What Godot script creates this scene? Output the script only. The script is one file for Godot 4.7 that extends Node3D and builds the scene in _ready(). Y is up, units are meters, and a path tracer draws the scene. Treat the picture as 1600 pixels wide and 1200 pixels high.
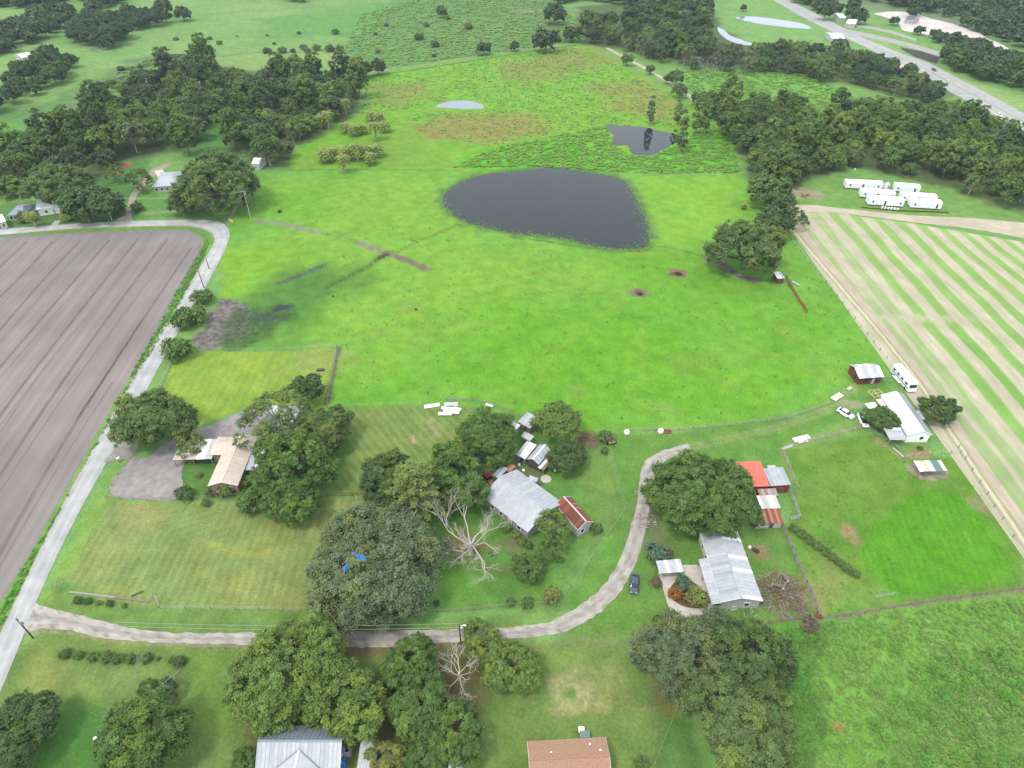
extends Node3D
# An aerial view of small farms: pastures, ponds, fields, lanes, houses, sheds and many trees.
const F := 1027.0        # focal length in pixels of the 1600 x 1200 photograph
const CAM_H := 120.0     # height of the camera in metres
const PITCH := 39.6      # degrees below the horizon
const K := 2.25          # how much brighter than its base colour a level white surface comes out
var rng := RandomNumberGenerator.new()
var used := {}
var M := {}
var protos := {}
var noise_a := FastNoiseLite.new()
var noise_b := FastNoiseLite.new()
var noise_c := FastNoiseLite.new()

func _ready():
	rng.seed = 4711
	# ---------- camera, sky, sun, exposure ----------
	var cam := Camera3D.new()
	cam.name = "camera"
	add_child(cam)
	cam.position = Vector3(0, CAM_H, 0)
	cam.rotation_degrees = Vector3(-PITCH, 0, 0)
	cam.fov = rad_to_deg(2.0 * atan(600.0 / F))
	cam.near = 1.0
	cam.far = 12000.0
	cam.current = true
	var env := Environment.new()
	env.background_mode = Environment.BG_SKY
	var sm := ProceduralSkyMaterial.new()
	sm.sky_top_color = Color(0.86, 0.88, 0.91)
	sm.sky_horizon_color = Color(0.80, 0.83, 0.87)
	sm.sky_curve = 0.2
	sm.ground_bottom_color = Color(0.35, 0.42, 0.28)
	sm.ground_horizon_color = Color(0.6, 0.66, 0.62)
	sm.sky_cover = cloud_cover()
	sm.sky_cover_modulate = Color(1, 1, 1, 0.55)
	env.sky = Sky.new()
	env.sky.sky_material = sm
	env.tonemap_mode = Environment.TONE_MAPPER_LINEAR
	env.tonemap_exposure = 2.0
	env.sdfgi_enabled = true
	env.ssao_enabled = true
	env.ssil_enabled = true
	env.fog_enabled = true
	env.fog_density = 0.00007
	env.fog_light_color = Color(0.86, 0.92, 1.0)
	var we := WorldEnvironment.new()
	we.name = "world_environment"
	we.environment = env
	add_child(we)
	var sun := DirectionalLight3D.new()
	sun.name = "sun"
	sun.light_energy = 0.5
	sun.light_color = Color(1.0, 0.97, 0.92)
	sun.light_angular_distance = 10.0
	sun.shadow_enabled = true
	sun.rotation_degrees = Vector3(-62, -50, 0)
	add_child(sun)
	# ---------- the place ----------
	noise_a.seed = 3; noise_a.frequency = 1.0; noise_a.fractal_octaves = 3
	noise_b.seed = 8; noise_b.frequency = 1.0; noise_b.fractal_octaves = 2
	noise_c.seed = 15; noise_c.frequency = 1.0; noise_c.fractal_octaves = 1
	make_materials()
	build_ground()
	build_fields()
	build_roads()
	build_water()
	make_protos()
	build_houses()
	build_far_buildings()
	build_trees()
	build_woods()
	build_shrubs()
	build_fences()
	build_poles()
	build_vehicles()
	build_small_things()
	build_ground_cover()

# ================= geometry of the view =================
func G(px: float, py: float, h := 0.0) -> Vector3:   # the point at height h that stands at that pixel of the photograph
	var p := deg_to_rad(PITCH)
	var dx := (px - 800.0) / F
	var dy := (600.0 - py) / F
	var d := Vector3(dx, dy * cos(p) - sin(p), -dy * sin(p) - cos(p))
	var t := (h - CAM_H) / d.y
	return Vector3(d.x * t, h, d.z * t)

func ppm(w: Vector3) -> float:   # pixels per metre there
	var p := deg_to_rad(PITCH)
	return F / ((w - Vector3(0, CAM_H, 0)).dot(Vector3(0, -sin(p), -cos(p))))

func W(flat: Array, h := 0.0) -> PackedVector2Array:
	var out := PackedVector2Array()
	for i in range(0, flat.size(), 2):
		var g := G(flat[i], flat[i + 1], h)
		out.append(Vector2(g.x, g.z))
	return out

func smooth(p: PackedVector2Array, n: int, closed := true) -> PackedVector2Array:
	var out := PackedVector2Array()
	var c := p.size()
	for i in (c if closed else c - 1):
		var a := p[(i - 1 + c) % c] if closed or i > 0 else p[0]
		var b := p[i]
		var d := p[(i + 1) % c]
		var e := p[(i + 2) % c] if closed or i + 2 < c else p[c - 1]
		for k in n:
			out.append(b.cubic_interpolate(d, a, e, float(k) / n))
	if not closed:
		out.append(p[c - 1])
	return out

func ragged(p: PackedVector2Array, step: float, amp: float, closed := true) -> PackedVector2Array:
	var out := PackedVector2Array()
	var c := p.size()
	for i in (c if closed else c - 1):
		var a := p[i]
		var b := p[(i + 1) % c]
		var k := maxi(1, int(a.distance_to(b) / step))
		var nrm := (b - a).orthogonal().normalized()
		for j in k:
			var q := a.lerp(b, float(j) / k)
			out.append(q + nrm * amp * (noise_a.get_noise_2d(q.x * 0.35, q.y * 0.35) * 1.3 + noise_b.get_noise_2d(q.x * 1.7, q.y * 1.7) * 0.7))
	if not closed:
		out.append(p[c - 1])
	return out

func enc(c: Color, mat: Material) -> Color:   # as the mesh stores it: made up for the mean of the material's textures
	var k: float = mat.get_meta("gain")
	return Color(pow(clampf(c.r * k, 0, 1), 0.4545), pow(clampf(c.g * k, 0, 1), 0.4545), pow(clampf(c.b * k, 0, 1), 0.4545))

func S(r: float, g: float, b: float) -> Color:   # photograph's sRGB (0-255) of a level surface -> its base colour, linear
	var c := Color(r / 255.0, g / 255.0, b / 255.0).srgb_to_linear()
	return Color(c.r / K, c.g / K, c.b / K)

func lin(r: float, g: float, b: float) -> Color:   # linear base colour -> what albedo_color takes
	return Color(r, g, b).linear_to_srgb()

# ================= helpers: meshes, things and parts =================
class MB:
	var v := PackedVector3Array()
	var n := PackedVector3Array()
	var c := PackedColorArray()
	var u := PackedVector2Array()
	var col := Color.WHITE

	func tri(a: Vector3, b: Vector3, d: Vector3):
		var nn := (d - a).cross(b - a).normalized()
		for q in [a, b, d]:
			v.append(q)
			n.append(nn)
			c.append(col)
			u.append(Vector2(q.x, q.z))

	func quad(a: Vector3, b: Vector3, d: Vector3, e: Vector3):
		tri(a, b, d)
		tri(a, d, e)

	func hexa(p: Array):   # 0-3 bottom ring, 4-7 top ring, both in the same turn
		var o: Vector3 = (p[0] + p[6]) * 0.5
		for f in [[0, 1, 2, 3], [7, 6, 5, 4], [4, 5, 1, 0], [5, 6, 2, 1], [6, 7, 3, 2], [7, 4, 0, 3]]:
			var a: Vector3 = p[f[0]]
			var b: Vector3 = p[f[1]]
			var d: Vector3 = p[f[2]]
			var e: Vector3 = p[f[3]]
			if (d - a).cross(b - a).dot((a + d) * 0.5 - o) < 0.0:
				quad(e, d, b, a)
			else:
				quad(a, b, d, e)

	func box(at: Vector3, s: Vector3, basis := Basis()):
		var h := s * 0.5
		var p := []
		for y in [-h.y, h.y]:
			for q in [[-1, -1], [1, -1], [1, 1], [-1, 1]]:
				p.append(at + basis * Vector3(q[0] * h.x, y, q[1] * h.z))
		hexa(p)

	func tube(a: Vector3, b: Vector3, ra: float, rb: float, sides := 6, caps := true):
		var d := (b - a).normalized()
		var s := d.cross(Vector3.UP if absf(d.y) < 0.9 else Vector3.RIGHT).normalized()
		var w := d.cross(s)
		for i in sides:
			var t0 := TAU * i / sides
			var t1 := TAU * (i + 1) / sides
			var n0 := s * cos(t0) + w * sin(t0)
			var n1 := s * cos(t1) + w * sin(t1)
			var q := [a + n0 * ra, b + n0 * rb, b + n1 * rb, a + n1 * ra]
			var nn := [n0, n0, n1, n1]
			for k in [0, 1, 2, 0, 2, 3]:
				v.append(q[k])
				n.append(nn[k])
				c.append(col)
				u.append(Vector2(float(k), q[k].y))
			if caps:
				tri(b, b + n0 * rb, b + n1 * rb)

	func prism(pts: PackedVector2Array, y0: float, y1: float):   # an outline in x, z made solid
		var idx := Geometry2D.triangulate_polygon(pts)
		for i in range(0, idx.size(), 3):
			var a := pts[idx[i]]
			var b := pts[idx[i + 1]]
			var d := pts[idx[i + 2]]
			if (b - a).cross(d - a) < 0.0:
				var k := b
				b = d
				d = k
			tri(Vector3(a.x, y1, a.y), Vector3(b.x, y1, b.y), Vector3(d.x, y1, d.y))
		if y1 - y0 > 0.001:
			var turn := 1.0 if not Geometry2D.is_polygon_clockwise(pts) else -1.0
			for i in pts.size():
				var a := pts[i]
				var b := pts[(i + 1) % pts.size()]
				if turn < 0.0:
					var k := a
					a = b
					b = k
				quad(Vector3(a.x, y0, a.y), Vector3(b.x, y0, b.y), Vector3(b.x, y1, b.y), Vector3(a.x, y1, a.y))

	func mesh() -> ArrayMesh:
		var a := []
		a.resize(Mesh.ARRAY_MAX)
		a[Mesh.ARRAY_VERTEX] = v
		a[Mesh.ARRAY_NORMAL] = n
		a[Mesh.ARRAY_COLOR] = c
		a[Mesh.ARRAY_TEX_UV] = u
		var m := ArrayMesh.new()
		m.add_surface_from_arrays(Mesh.PRIMITIVE_TRIANGLES, a)
		return m

func numbered(called: String) -> String:
	used[called] = used.get(called, -1) + 1
	return called if used[called] == 0 else "%s_%03d" % [called, used[called]]

func thing(called: String, label: String, category: String, at := Vector3.ZERO, turn := 0.0, group := "") -> Node3D:
	var o := Node3D.new()
	o.name = numbered(called)
	add_child(o, true)
	o.position = at
	o.rotation.y = turn
	tag(o, label, category, group)
	return o

func tag(o: Node, label: String, category: String, group := ""):
	o.set_meta("label", label)
	o.set_meta("category", category)
	if group:
		o.set_meta("group", group)

func obj(called: String, m: Mesh, mat: Material, parent: Node, at := Vector3.ZERO) -> MeshInstance3D:
	var o := MeshInstance3D.new()
	o.name = called
	if parent == self:
		o.name = numbered(called)
	elif parent.has_node(NodePath(called)):
		var k := 1
		while parent.has_node(NodePath("%s_%03d" % [called, k])):
			k += 1
		o.name = "%s_%03d" % [called, k]
	o.mesh = m
	o.material_override = mat
	o.position = at
	parent.add_child(o, true)
	return o

func struct(called: String, m: Mesh, mat: Material) -> MeshInstance3D:
	var o := obj(called, m, mat, self)
	o.set_meta("kind", "structure")
	return o

func box_part(called: String, at: Vector3, s: Vector3, mat: Material, parent: Node, basis := Basis()) -> MeshInstance3D:
	var b := MB.new()
	b.box(at, s, basis)
	return obj(called, b.mesh(), mat, parent)

# ================= materials =================
func cloud_cover() -> ImageTexture:
	var n := FastNoiseLite.new()
	n.seed = 21
	n.frequency = 0.007
	n.fractal_octaves = 5
	var im := n.get_seamless_image(512, 256)
	im.convert(Image.FORMAT_RGBA8)
	for y in 256:
		for x in 512:
			var g := im.get_pixel(x, y).r
			var w := clampf((g - 0.3) * 1.7, 0.0, 1.0)
			im.set_pixel(x, y, Color(0.66 + 0.32 * w, 0.71 + 0.28 * w, 0.78 + 0.21 * w, 0.9))
	return ImageTexture.create_from_image(im)

func grain(seed_: int, freq: float, lo: float, octaves := 4, size := 512) -> NoiseTexture2D:
	var n := FastNoiseLite.new()
	n.seed = seed_
	n.frequency = freq
	n.fractal_octaves = octaves
	var t := NoiseTexture2D.new()
	t.width = size
	t.height = size
	t.seamless = true
	t.noise = n
	var g := Gradient.new()
	g.set_color(0, Color(lo, lo, lo))
	g.set_color(1, Color(1, 1, 1))
	t.color_ramp = g
	t.set_meta("mean", pow((lo + 1.0) * 0.5, 2.2))
	return t

func ground_mat(tex: Texture2D, metres: float, over: Texture2D, metres2: float, rough := 0.95) -> StandardMaterial3D:
	var m := StandardMaterial3D.new()
	m.vertex_color_use_as_albedo = true
	m.vertex_color_is_srgb = true
	m.set_meta("gain", 1.0 / (tex.get_meta("mean") * over.get_meta("mean")))
	m.albedo_texture = tex
	m.uv1_scale = Vector3.ONE / metres
	m.detail_enabled = true
	m.detail_albedo = over
	m.detail_blend_mode = BaseMaterial3D.BLEND_MODE_MUL
	m.detail_uv_layer = BaseMaterial3D.DETAIL_UV_2
	m.uv2_scale = Vector3.ONE / metres2
	m.roughness = rough
	m.metallic_specular = 0.2
	return m

func plain(c: Color, rough := 0.8, metal := 0.0, tex: Texture2D = null, metres := 3.0) -> StandardMaterial3D:
	var m := StandardMaterial3D.new()
	var k: float = 1.0 / tex.get_meta("mean") if tex else 1.0
	m.albedo_color = Color(minf(c.r * k, 1.0), minf(c.g * k, 1.0), minf(c.b * k, 1.0)).linear_to_srgb()
	m.roughness = rough
	m.metallic = metal
	m.metallic_specular = 0.4
	if tex:
		m.albedo_texture = tex
		m.uv1_triplanar = true
		m.uv1_world_triplanar = true
		m.uv1_scale = Vector3.ONE / metres
	return m

func leaf_mat(c: Color) -> StandardMaterial3D:
	var m := StandardMaterial3D.new()
	m.albedo_color = c.linear_to_srgb()
	m.vertex_color_use_as_albedo = true
	m.cull_mode = BaseMaterial3D.CULL_DISABLED
	m.roughness = 0.75
	m.metallic_specular = 0.3
	m.backlight_enabled = true
	m.backlight = Color(0.72, 0.85, 0.4)
	return m

func tinted(m: StandardMaterial3D) -> StandardMaterial3D:
	m.vertex_color_use_as_albedo = true
	return m

func make_materials():
	var g1 := grain(1, 0.018, 0.82, 6, 1024)
	var g2 := grain(2, 0.02, 0.86, 5, 512)
	var g3 := grain(5, 0.06, 0.72, 3, 512)
	var stain := grain(9, 0.012, 0.88, 5, 512)
	var rust := grain(11, 0.03, 0.55, 5, 512)
	M.grass = ground_mat(g1, 15.0, g2, 61.0)
	M.soil = ground_mat(grain(13, 0.08, 0.86, 3, 512), 9.0, grain(14, 0.01, 0.9, 3, 256), 77.0)
	M.crop = ground_mat(grain(17, 0.08, 0.82, 3, 512), 7.0, grain(18, 0.015, 0.9, 3, 256), 59.0)
	M.gravel = ground_mat(g3, 6.0, stain, 17.0)
	M.asphalt = ground_mat(grain(6, 0.1, 0.86, 2, 512), 7.0, grain(7, 0.01, 0.86, 4, 512), 31.0)
	M.concrete = plain(S(228, 218, 205), 0.9, 0.0, stain, 9.0)
	M.water = plain(Color(0.012, 0.016, 0.016), 0.06)
	M.water.metallic_specular = 0.24
	M.pond_sky_sheen = plain(Color(0.11, 0.13, 0.155), 0.12)  # pale base colour stands in for sky reflected off the far water
	M.tin = plain(S(204, 209, 215), 0.5, 0.0, stain, 11.0)
	M.tin_pale = plain(S(216, 220, 225), 0.5, 0.0, stain, 7.0)
	M.tin_dark = plain(S(188, 195, 203), 0.5, 0.0, stain, 9.0)
	M.tin_blue = plain(S(160, 172, 186), 0.45, 0.0, stain, 13.0)
	M.teal_roof = plain(S(128, 158, 150), 0.6, 0.0, stain, 3.0)
	M.tin_white = plain(Color(0.62, 0.63, 0.64), 0.45, 0.0, stain, 14.0)
	M.white = plain(Color(0.72, 0.72, 0.72), 0.55)
	M.white_dirty = plain(S(225, 224, 220), 0.7, 0.0, stain, 4.0)
	M.trailer = plain(Color(0.66, 0.67, 0.68), 0.5, 0.0, stain, 8.0)
	M.tan_roof = plain(S(246, 230, 212), 0.7, 0.0, stain, 8.0)
	M.tan_roof_b = plain(S(240, 222, 204), 0.7, 0.0, stain, 6.0)
	M.tan_wall = plain(Color(0.25, 0.15, 0.10), 0.85, 0.0, stain, 3.0)
	M.shingle = plain(S(192, 152, 124), 0.95, 0.0, rust, 3.5)
	M.shingle_b = plain(S(190, 142, 114), 0.95, 0.0, rust, 2.7)
	M.rust = plain(Color(0.17, 0.055, 0.032), 0.8, 0.0, rust, 4.0)
	M.rust_b = plain(Color(0.115, 0.038, 0.026), 0.8, 0.0, rust, 3.0)
	M.rust_c = plain(Color(0.26, 0.12, 0.07), 0.8, 0.0, rust, 3.0)
	M.red_roof = plain(Color(0.46, 0.105, 0.075), 0.6, 0.0, stain, 8.0)
	M.red_wall = plain(Color(0.15, 0.03, 0.022), 0.8, 0.0, rust, 3.0)
	M.grey_wall = plain(Color(0.22, 0.22, 0.21), 0.85, 0.0, stain, 3.0)
	M.glass = plain(Color(0.02, 0.025, 0.03), 0.1)
	M.dark = plain(Color(0.02, 0.02, 0.022), 0.7)
	M.wood = plain(Color(0.16, 0.12, 0.085), 0.9, 0.0, rust, 2.0)
	M.wood_grey = plain(Color(0.22, 0.2, 0.175), 0.9, 0.0, rust, 2.0)
	M.wood_dark = plain(Color(0.07, 0.055, 0.045), 0.9, 0.0, rust, 2.0)
	M.leaf_litter = plain(Color(0.2, 0.12, 0.06), 0.95, 0.0, rust, 2.0)
	M.timber_end = plain(Color(0.5, 0.36, 0.2), 0.9)
	M.timber = plain(Color(0.42, 0.36, 0.17), 0.8)
	M.bark = plain(Color(0.11, 0.095, 0.08), 0.95, 0.0, rust, 1.5)
	M.bark_pale = plain(Color(0.27, 0.235, 0.2), 0.95, 0.0, rust, 1.5)
	M.dead = plain(Color(0.38, 0.345, 0.3), 0.95, 0.0, rust, 1.2)
	M.dead_grey = plain(Color(0.2, 0.19, 0.19), 0.95)
	M.steel = plain(Color(0.35, 0.36, 0.37), 0.45, 0.6)
	M.wire = plain(Color(0.3, 0.31, 0.31), 0.6)
	M.blue_tarp = plain(Color(0.015, 0.11, 0.33), 0.6)
	M.orange = plain(Color(0.6, 0.2, 0.03), 0.6)
	M.yellow = plain(Color(0.6, 0.5, 0.06), 0.6)
	M.navy = plain(Color(0.018, 0.026, 0.05), 0.25)
	M.navy.clearcoat_enabled = true
	M.car_white = plain(Color(0.65, 0.66, 0.67), 0.3)
	M.car_red = plain(Color(0.17, 0.02, 0.022), 0.3)
	M.car_grey = plain(Color(0.16, 0.16, 0.155), 0.45)
	M.car_dark = plain(Color(0.035, 0.037, 0.042), 0.3)
	M.rubber = plain(Color(0.02, 0.02, 0.02), 0.9)
	M.lamp = plain(Color(0.5, 0.5, 0.48), 0.3)
	M.tail = plain(Color(0.3, 0.02, 0.02), 0.3)
	M.teal_pipe = plain(Color(0.2, 0.4, 0.38), 0.6)
	# foliage
	M.leaf_oak = leaf_mat(Color(0.19, 0.275, 0.09))
	M.leaf_dark = leaf_mat(Color(0.13, 0.212, 0.074))
	M.leaf_green = leaf_mat(Color(0.155, 0.27, 0.07))
	M.leaf_light = leaf_mat(Color(0.22, 0.325, 0.08))
	M.leaf_yellow = leaf_mat(Color(0.29, 0.33, 0.095))
	M.leaf_moss = leaf_mat(Color(0.20, 0.265, 0.135))
	M.leaf_far = leaf_mat(Color(0.112, 0.172, 0.08))
	M.leaf_palm = leaf_mat(Color(0.24, 0.29, 0.085))
	M.leaf_orange = leaf_mat(Color(0.403, 0.187, 0.038))
	M.leaf_teal = leaf_mat(Color(0.149, 0.246, 0.150))
	M.leaf_grass = leaf_mat(Color(0.16, 0.32, 0.065))
	M.leaf_tussock = leaf_mat(Color(0.32, 0.46, 0.13))
	M.leaf_marsh = leaf_mat(Color(0.27, 0.48, 0.085))
	M.leaf_dark_tuft = leaf_mat(Color(0.15, 0.30, 0.055))
	M.leaf_creek = leaf_mat(Color(0.2, 0.31, 0.1))
	M.leaf_conifer = leaf_mat(Color(0.24, 0.31, 0.09))
	M.leaf_meadow = leaf_mat(Color(0.25, 0.41, 0.1))
	M.leaf_pasture = leaf_mat(Color(0.17, 0.34, 0.06))
	M.leaf_brown = leaf_mat(Color(0.24, 0.19, 0.14))

# ================= the ground =================
var paints := []

func pg(flat: Array, c1: Color, c2: Color, sc := 14.0, soft := 1.5, amp := 1.5, mow := Vector3.ZERO, opacity := 1.0):
	var p := W(flat)
	add_paint({"p": p, "c1": c1, "c2": c2, "sc": sc, "soft": soft, "amp": amp, "mow": mow, "op": opacity, "line": 0.0})

func pl(flat: Array, width: float, c1: Color, c2: Color, soft := 0.6, amp := 0.5, opacity := 1.0):
	var p := smooth(W(flat), 4, false)
	add_paint({"p": p, "c1": c1, "c2": c2, "sc": 3.0, "soft": soft, "amp": amp, "mow": Vector3.ZERO, "op": opacity, "line": width})

func pe(px: float, py: float, rx: float, rz: float, c1: Color, c2: Color, soft := 1.0, amp := 1.0, opacity := 1.0, turn := 0.0, sc := 4.0):   # an oval patch, radii in metres
	var g := G(px, py)
	var p := PackedVector2Array()
	for i in 14:
		p.append(Vector2(g.x, g.z) + Vector2(rx * cos(TAU * i / 14), rz * sin(TAU * i / 14)).rotated(turn))
	add_paint({"p": p, "c1": c1, "c2": c2, "sc": sc, "soft": soft, "amp": amp, "mow": Vector3.ZERO, "op": opacity, "line": 0.0})

func add_paint(d: Dictionary):
	var bb := Rect2(d.p[0], Vector2.ZERO)
	for q in d.p:
		bb = bb.expand(q)
	d.bb = bb.grow(d.soft + d.amp + d.line)
	for k in ["c1", "c2"]:   # lush grass is a darker green than it looks beside the mown lawns
		var c: Color = d[k]
		d[k] = c * lerpf(1.0, 0.93, smoothstep(1.35, 1.9, c.g / maxf(c.r, 0.001)))
	paints.append(d)

func ground_paints():
	# far meadows
	pg([-900, 60, 620, -30, 600, 60, 540, 110, 330, 130, 130, 180, -400, 260], S(144, 182, 104), S(130, 174, 94), 60, 12, 10)
	pg([0, 60, 90, 20, 560, -20, 590, 10, 330, 60, 300, 30, 200, 70, 130, 90, 0, 110], S(146, 184, 106), S(134, 176, 98), 80, 14, 10)
	pg([330, 80, 540, 75, 560, 100, 340, 112], S(150, 180, 104), S(142, 174, 100), 30, 8, 6)
	pg([560, 20, 640, -10, 860, -10, 900, 30, 905, 66, 700, 95, 560, 112, 535, 70], S(104, 158, 84), S(122, 160, 92), 9, 9, 9)
	pg([640, 40, 860, 20, 880, 60, 740, 80], S(126, 160, 92), S(104, 152, 80), 14, 14, 10)
	pg([400, 30, 590, 5, 580, 50, 420, 60], S(122, 178, 92), S(112, 168, 86), 12, 10, 8)
	pg([-40, 175, 70, 160, 130, 130, 185, 105, 200, 92, 330, 82, 340, 90, 215, 108, 190, 130, 160, 160, 150, 185, 120, 200, 60, 230, -40, 260], S(104, 150, 80), S(122, 162, 92), 8, 7, 7)
	pg([-40, 240, 150, 190, 140, 160, 60, 190, -40, 190], S(106, 170, 74), S(118, 172, 84), 10, 6, 6)
	pl([70, 190, 120, 160, 165, 130, 205, 102, 240, 90], 5.0, S(150, 150, 125), S(120, 140, 100), 3, 3, 0.8)
	pl([250, 34, 300, 26, 400, 17, 600, 5], 2.5, S(108, 150, 86), S(112, 150, 90), 3, 1, 0.7)
	pl([320, 90, 400, 82, 470, 80, 540, 78], 3.0, S(102, 140, 84), S(130, 150, 100), 3, 3, 0.8)
	pl([340, 60, 400, 58, 540, 50], 2.0, S(116, 150, 90), S(116, 150, 90), 3, 2, 0.7)
	# right of the middle: marsh, meadows beyond the woods
	pg([880, 30, 960, 20, 990, 30, 990, 60, 900, 70], S(124, 170, 92), S(114, 168, 86), 14, 8, 6)
	pe(915, 42, 16, 9, S(160, 152, 110), S(150, 150, 108), 5, 4)
	pe(865, 37, 16, 9, S(150, 156, 112), S(140, 150, 105), 5, 4)
	pe(825, 18, 14, 9, S(160, 160, 120), S(140, 150, 105), 5, 4)
	pg([1100, 10, 1210, -10, 1340, 62, 1450, 100, 1610, 195, 1610, 215, 1470, 130, 1330, 80, 1180, 75, 1130, 70], S(132, 182, 96), S(144, 184, 106), 20, 6, 6)
	pg([1320, 45, 1600, 190, 1610, 160, 1480, 110, 1410, 95, 1390, 60], S(150, 186, 108), S(160, 188, 112), 18, 5, 5)
	pg([1060, 110, 1180, 100, 1270, 118, 1335, 150, 1290, 160, 1285, 215, 1240, 160, 1180, 165, 1090, 165], S(124, 186, 78), S(140, 186, 92), 9, 5, 5)
	pg([1210, -10, 1620, -10, 1620, 110, 1500, 85, 1350, 10], S(132, 152, 110), S(122, 146, 104), 30, 12, 8)
	pg([1480, 60, 1620, 40, 1620, 90, 1560, 80], S(124, 164, 92), S(124, 160, 96), 20, 8, 6)
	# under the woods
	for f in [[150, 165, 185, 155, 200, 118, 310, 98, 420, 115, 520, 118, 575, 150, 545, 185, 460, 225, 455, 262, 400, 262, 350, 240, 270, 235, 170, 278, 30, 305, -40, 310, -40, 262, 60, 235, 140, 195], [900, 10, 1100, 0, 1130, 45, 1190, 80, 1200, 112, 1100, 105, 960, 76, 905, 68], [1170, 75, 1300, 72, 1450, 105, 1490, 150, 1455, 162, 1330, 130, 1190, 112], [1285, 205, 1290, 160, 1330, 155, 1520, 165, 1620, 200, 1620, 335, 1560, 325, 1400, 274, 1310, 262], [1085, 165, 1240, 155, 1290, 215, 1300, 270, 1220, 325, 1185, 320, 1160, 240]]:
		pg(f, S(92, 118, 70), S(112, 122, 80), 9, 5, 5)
	# lawns and clearings in the left wood
	pg([295, 240, 345, 172, 360, 178, 352, 240, 330, 250], S(114, 166, 82), S(100, 150, 76), 10, 3, 3)
	pg([135, 285, 200, 250, 232, 245, 232, 300, 215, 320, 150, 318], S(112, 160, 84), S(98, 144, 76), 8, 2, 2)
	pg([-20, 322, 60, 312, 150, 318, 190, 315, 185, 345, -20, 362], S(118, 158, 88), S(104, 148, 78), 5, 1.5, 1.5)
	pg([205, 306, 285, 306, 288, 338, 195, 345], S(116, 172, 84), S(106, 160, 78), 6, 1.5, 1.5)
	pe(240, 332, 4, 1.2, S(160, 178, 130), S(150, 170, 120), 1, 1)
	pe(262, 331, 4, 1.2, S(160, 178, 130), S(150, 170, 120), 1, 1)
	pl([182, 268, 200, 256], 4, S(190, 122, 96), S(180, 110, 90), 1, 1)
	# second pasture, behind the pond
	pg([455, 265, 460, 235, 545, 190, 580, 165, 560, 120, 700, 93, 880, 68, 925, 74, 1015, 128, 1085, 160, 1130, 205, 1160, 272], S(118, 184, 54), S(146, 192, 73), 12, 2.5, 2.5)
	pg([780, 100, 905, 72, 960, 95, 900, 120, 800, 125], S(160, 146, 88), S(136, 172, 70), 10, 12, 12, Vector3.ZERO, 0.92)
	pg([930, 130, 1000, 125, 1070, 165, 1050, 190, 960, 170], S(162, 146, 88), S(140, 172, 72), 9, 10, 12, Vector3.ZERO, 0.95)
	pg([640, 195, 690, 180, 800, 180, 870, 190, 850, 212, 760, 225, 660, 215], S(160, 142, 84), S(148, 164, 78), 7, 7, 8, Vector3.ZERO, 0.98)
	pg([575, 130, 660, 130, 680, 155, 600, 165], S(158, 150, 88), S(138, 174, 74), 7, 8, 8, Vector3.ZERO, 0.9)
	pg([470, 240, 640, 200, 720, 262, 600, 262, 460, 266], S(140, 182, 70), S(128, 176, 64), 10, 5, 5)
	pg([700, 262, 760, 232, 900, 215, 960, 250, 1100, 255, 1150, 270, 1000, 271], S(96, 188, 40), S(122, 198, 57), 5, 4, 4)
	pg([1010, 210, 1130, 205, 1160, 272, 1000, 270, 960, 262], S(104, 186, 46), S(130, 200, 64), 6, 4, 4)
	pl([566, 168, 680, 168, 800, 172, 940, 190, 1060, 190], 3, S(150, 186, 78), S(130, 180, 67), 2, 1.5, 0.7)
	pl([440, 266, 560, 265, 700, 266], 1.6, S(96, 150, 49), S(110, 160, 56), 1, 0.6, 0.7)
	pl([980, 272, 1080, 273, 1155, 276], 1.4, S(84, 132, 49), S(110, 160, 56), 1, 0.6, 0.7)
	# the great pasture
	pg([395, 270, 560, 266, 1155, 273, 1215, 330, 1247, 388, 1398, 574, 1330, 600, 1305, 630, 1150, 663, 920, 674, 760, 636, 515, 637, 530, 544, 400, 548, 295, 547, 345, 468, 352, 400, 362, 340, 405, 310], S(122, 182, 66), S(136, 190, 80), 17, 1.0, 0.8)
	pg([405, 300, 560, 275, 700, 275, 690, 330, 760, 370, 900, 400, 1020, 415, 960, 450, 800, 480, 620, 560, 535, 600, 530, 545, 500, 470, 470, 380], S(154, 196, 70), S(134, 188, 64), 11, 14, 10, Vector3.ZERO, 0.6)
	pg([1000, 276, 1150, 278, 1190, 330, 1120, 380, 1030, 390, 1005, 340], S(150, 202, 70), S(136, 192, 64), 10, 8, 6, Vector3.ZERO, 0.9)
	pg([360, 390, 440, 380, 500, 410, 420, 450, 350, 470], S(160, 198, 59), S(142, 194, 52), 8, 5, 5, Vector3.ZERO, 0.55)
	pg([400, 300, 520, 290, 530, 330, 420, 340], S(122, 186, 57), S(132, 190, 64), 8, 7, 6, Vector3.ZERO, 0.9)
	pg([780, 480, 1000, 470, 1180, 560, 1300, 590, 1150, 655, 920, 665, 760, 625, 560, 620], S(114, 180, 44), S(126, 188, 52), 14, 16, 10, Vector3.ZERO, 0.85)
	pg([940, 400, 1100, 400, 1200, 470, 1280, 480, 1340, 540, 1200, 560, 1000, 480], S(124, 186, 56), S(116, 180, 51), 14, 14, 10, Vector3.ZERO, 0.8)
	pe(1080, 565, 9, 3, S(140, 168, 73), S(124, 176, 60), 4, 3, 0.7, -0.5)
	pe(1006, 395, 5, 3, S(150, 180, 72), S(140, 180, 64), 2, 2, 0.7)
	# wet and muddy corner, trails and ditches
	pg([380, 470, 420, 430, 505, 410, 560, 420, 560, 450, 470, 500, 440, 545, 330, 548], S(102, 152, 64), S(92, 140, 66), 7, 8, 6, Vector3.ZERO, 0.9)
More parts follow.
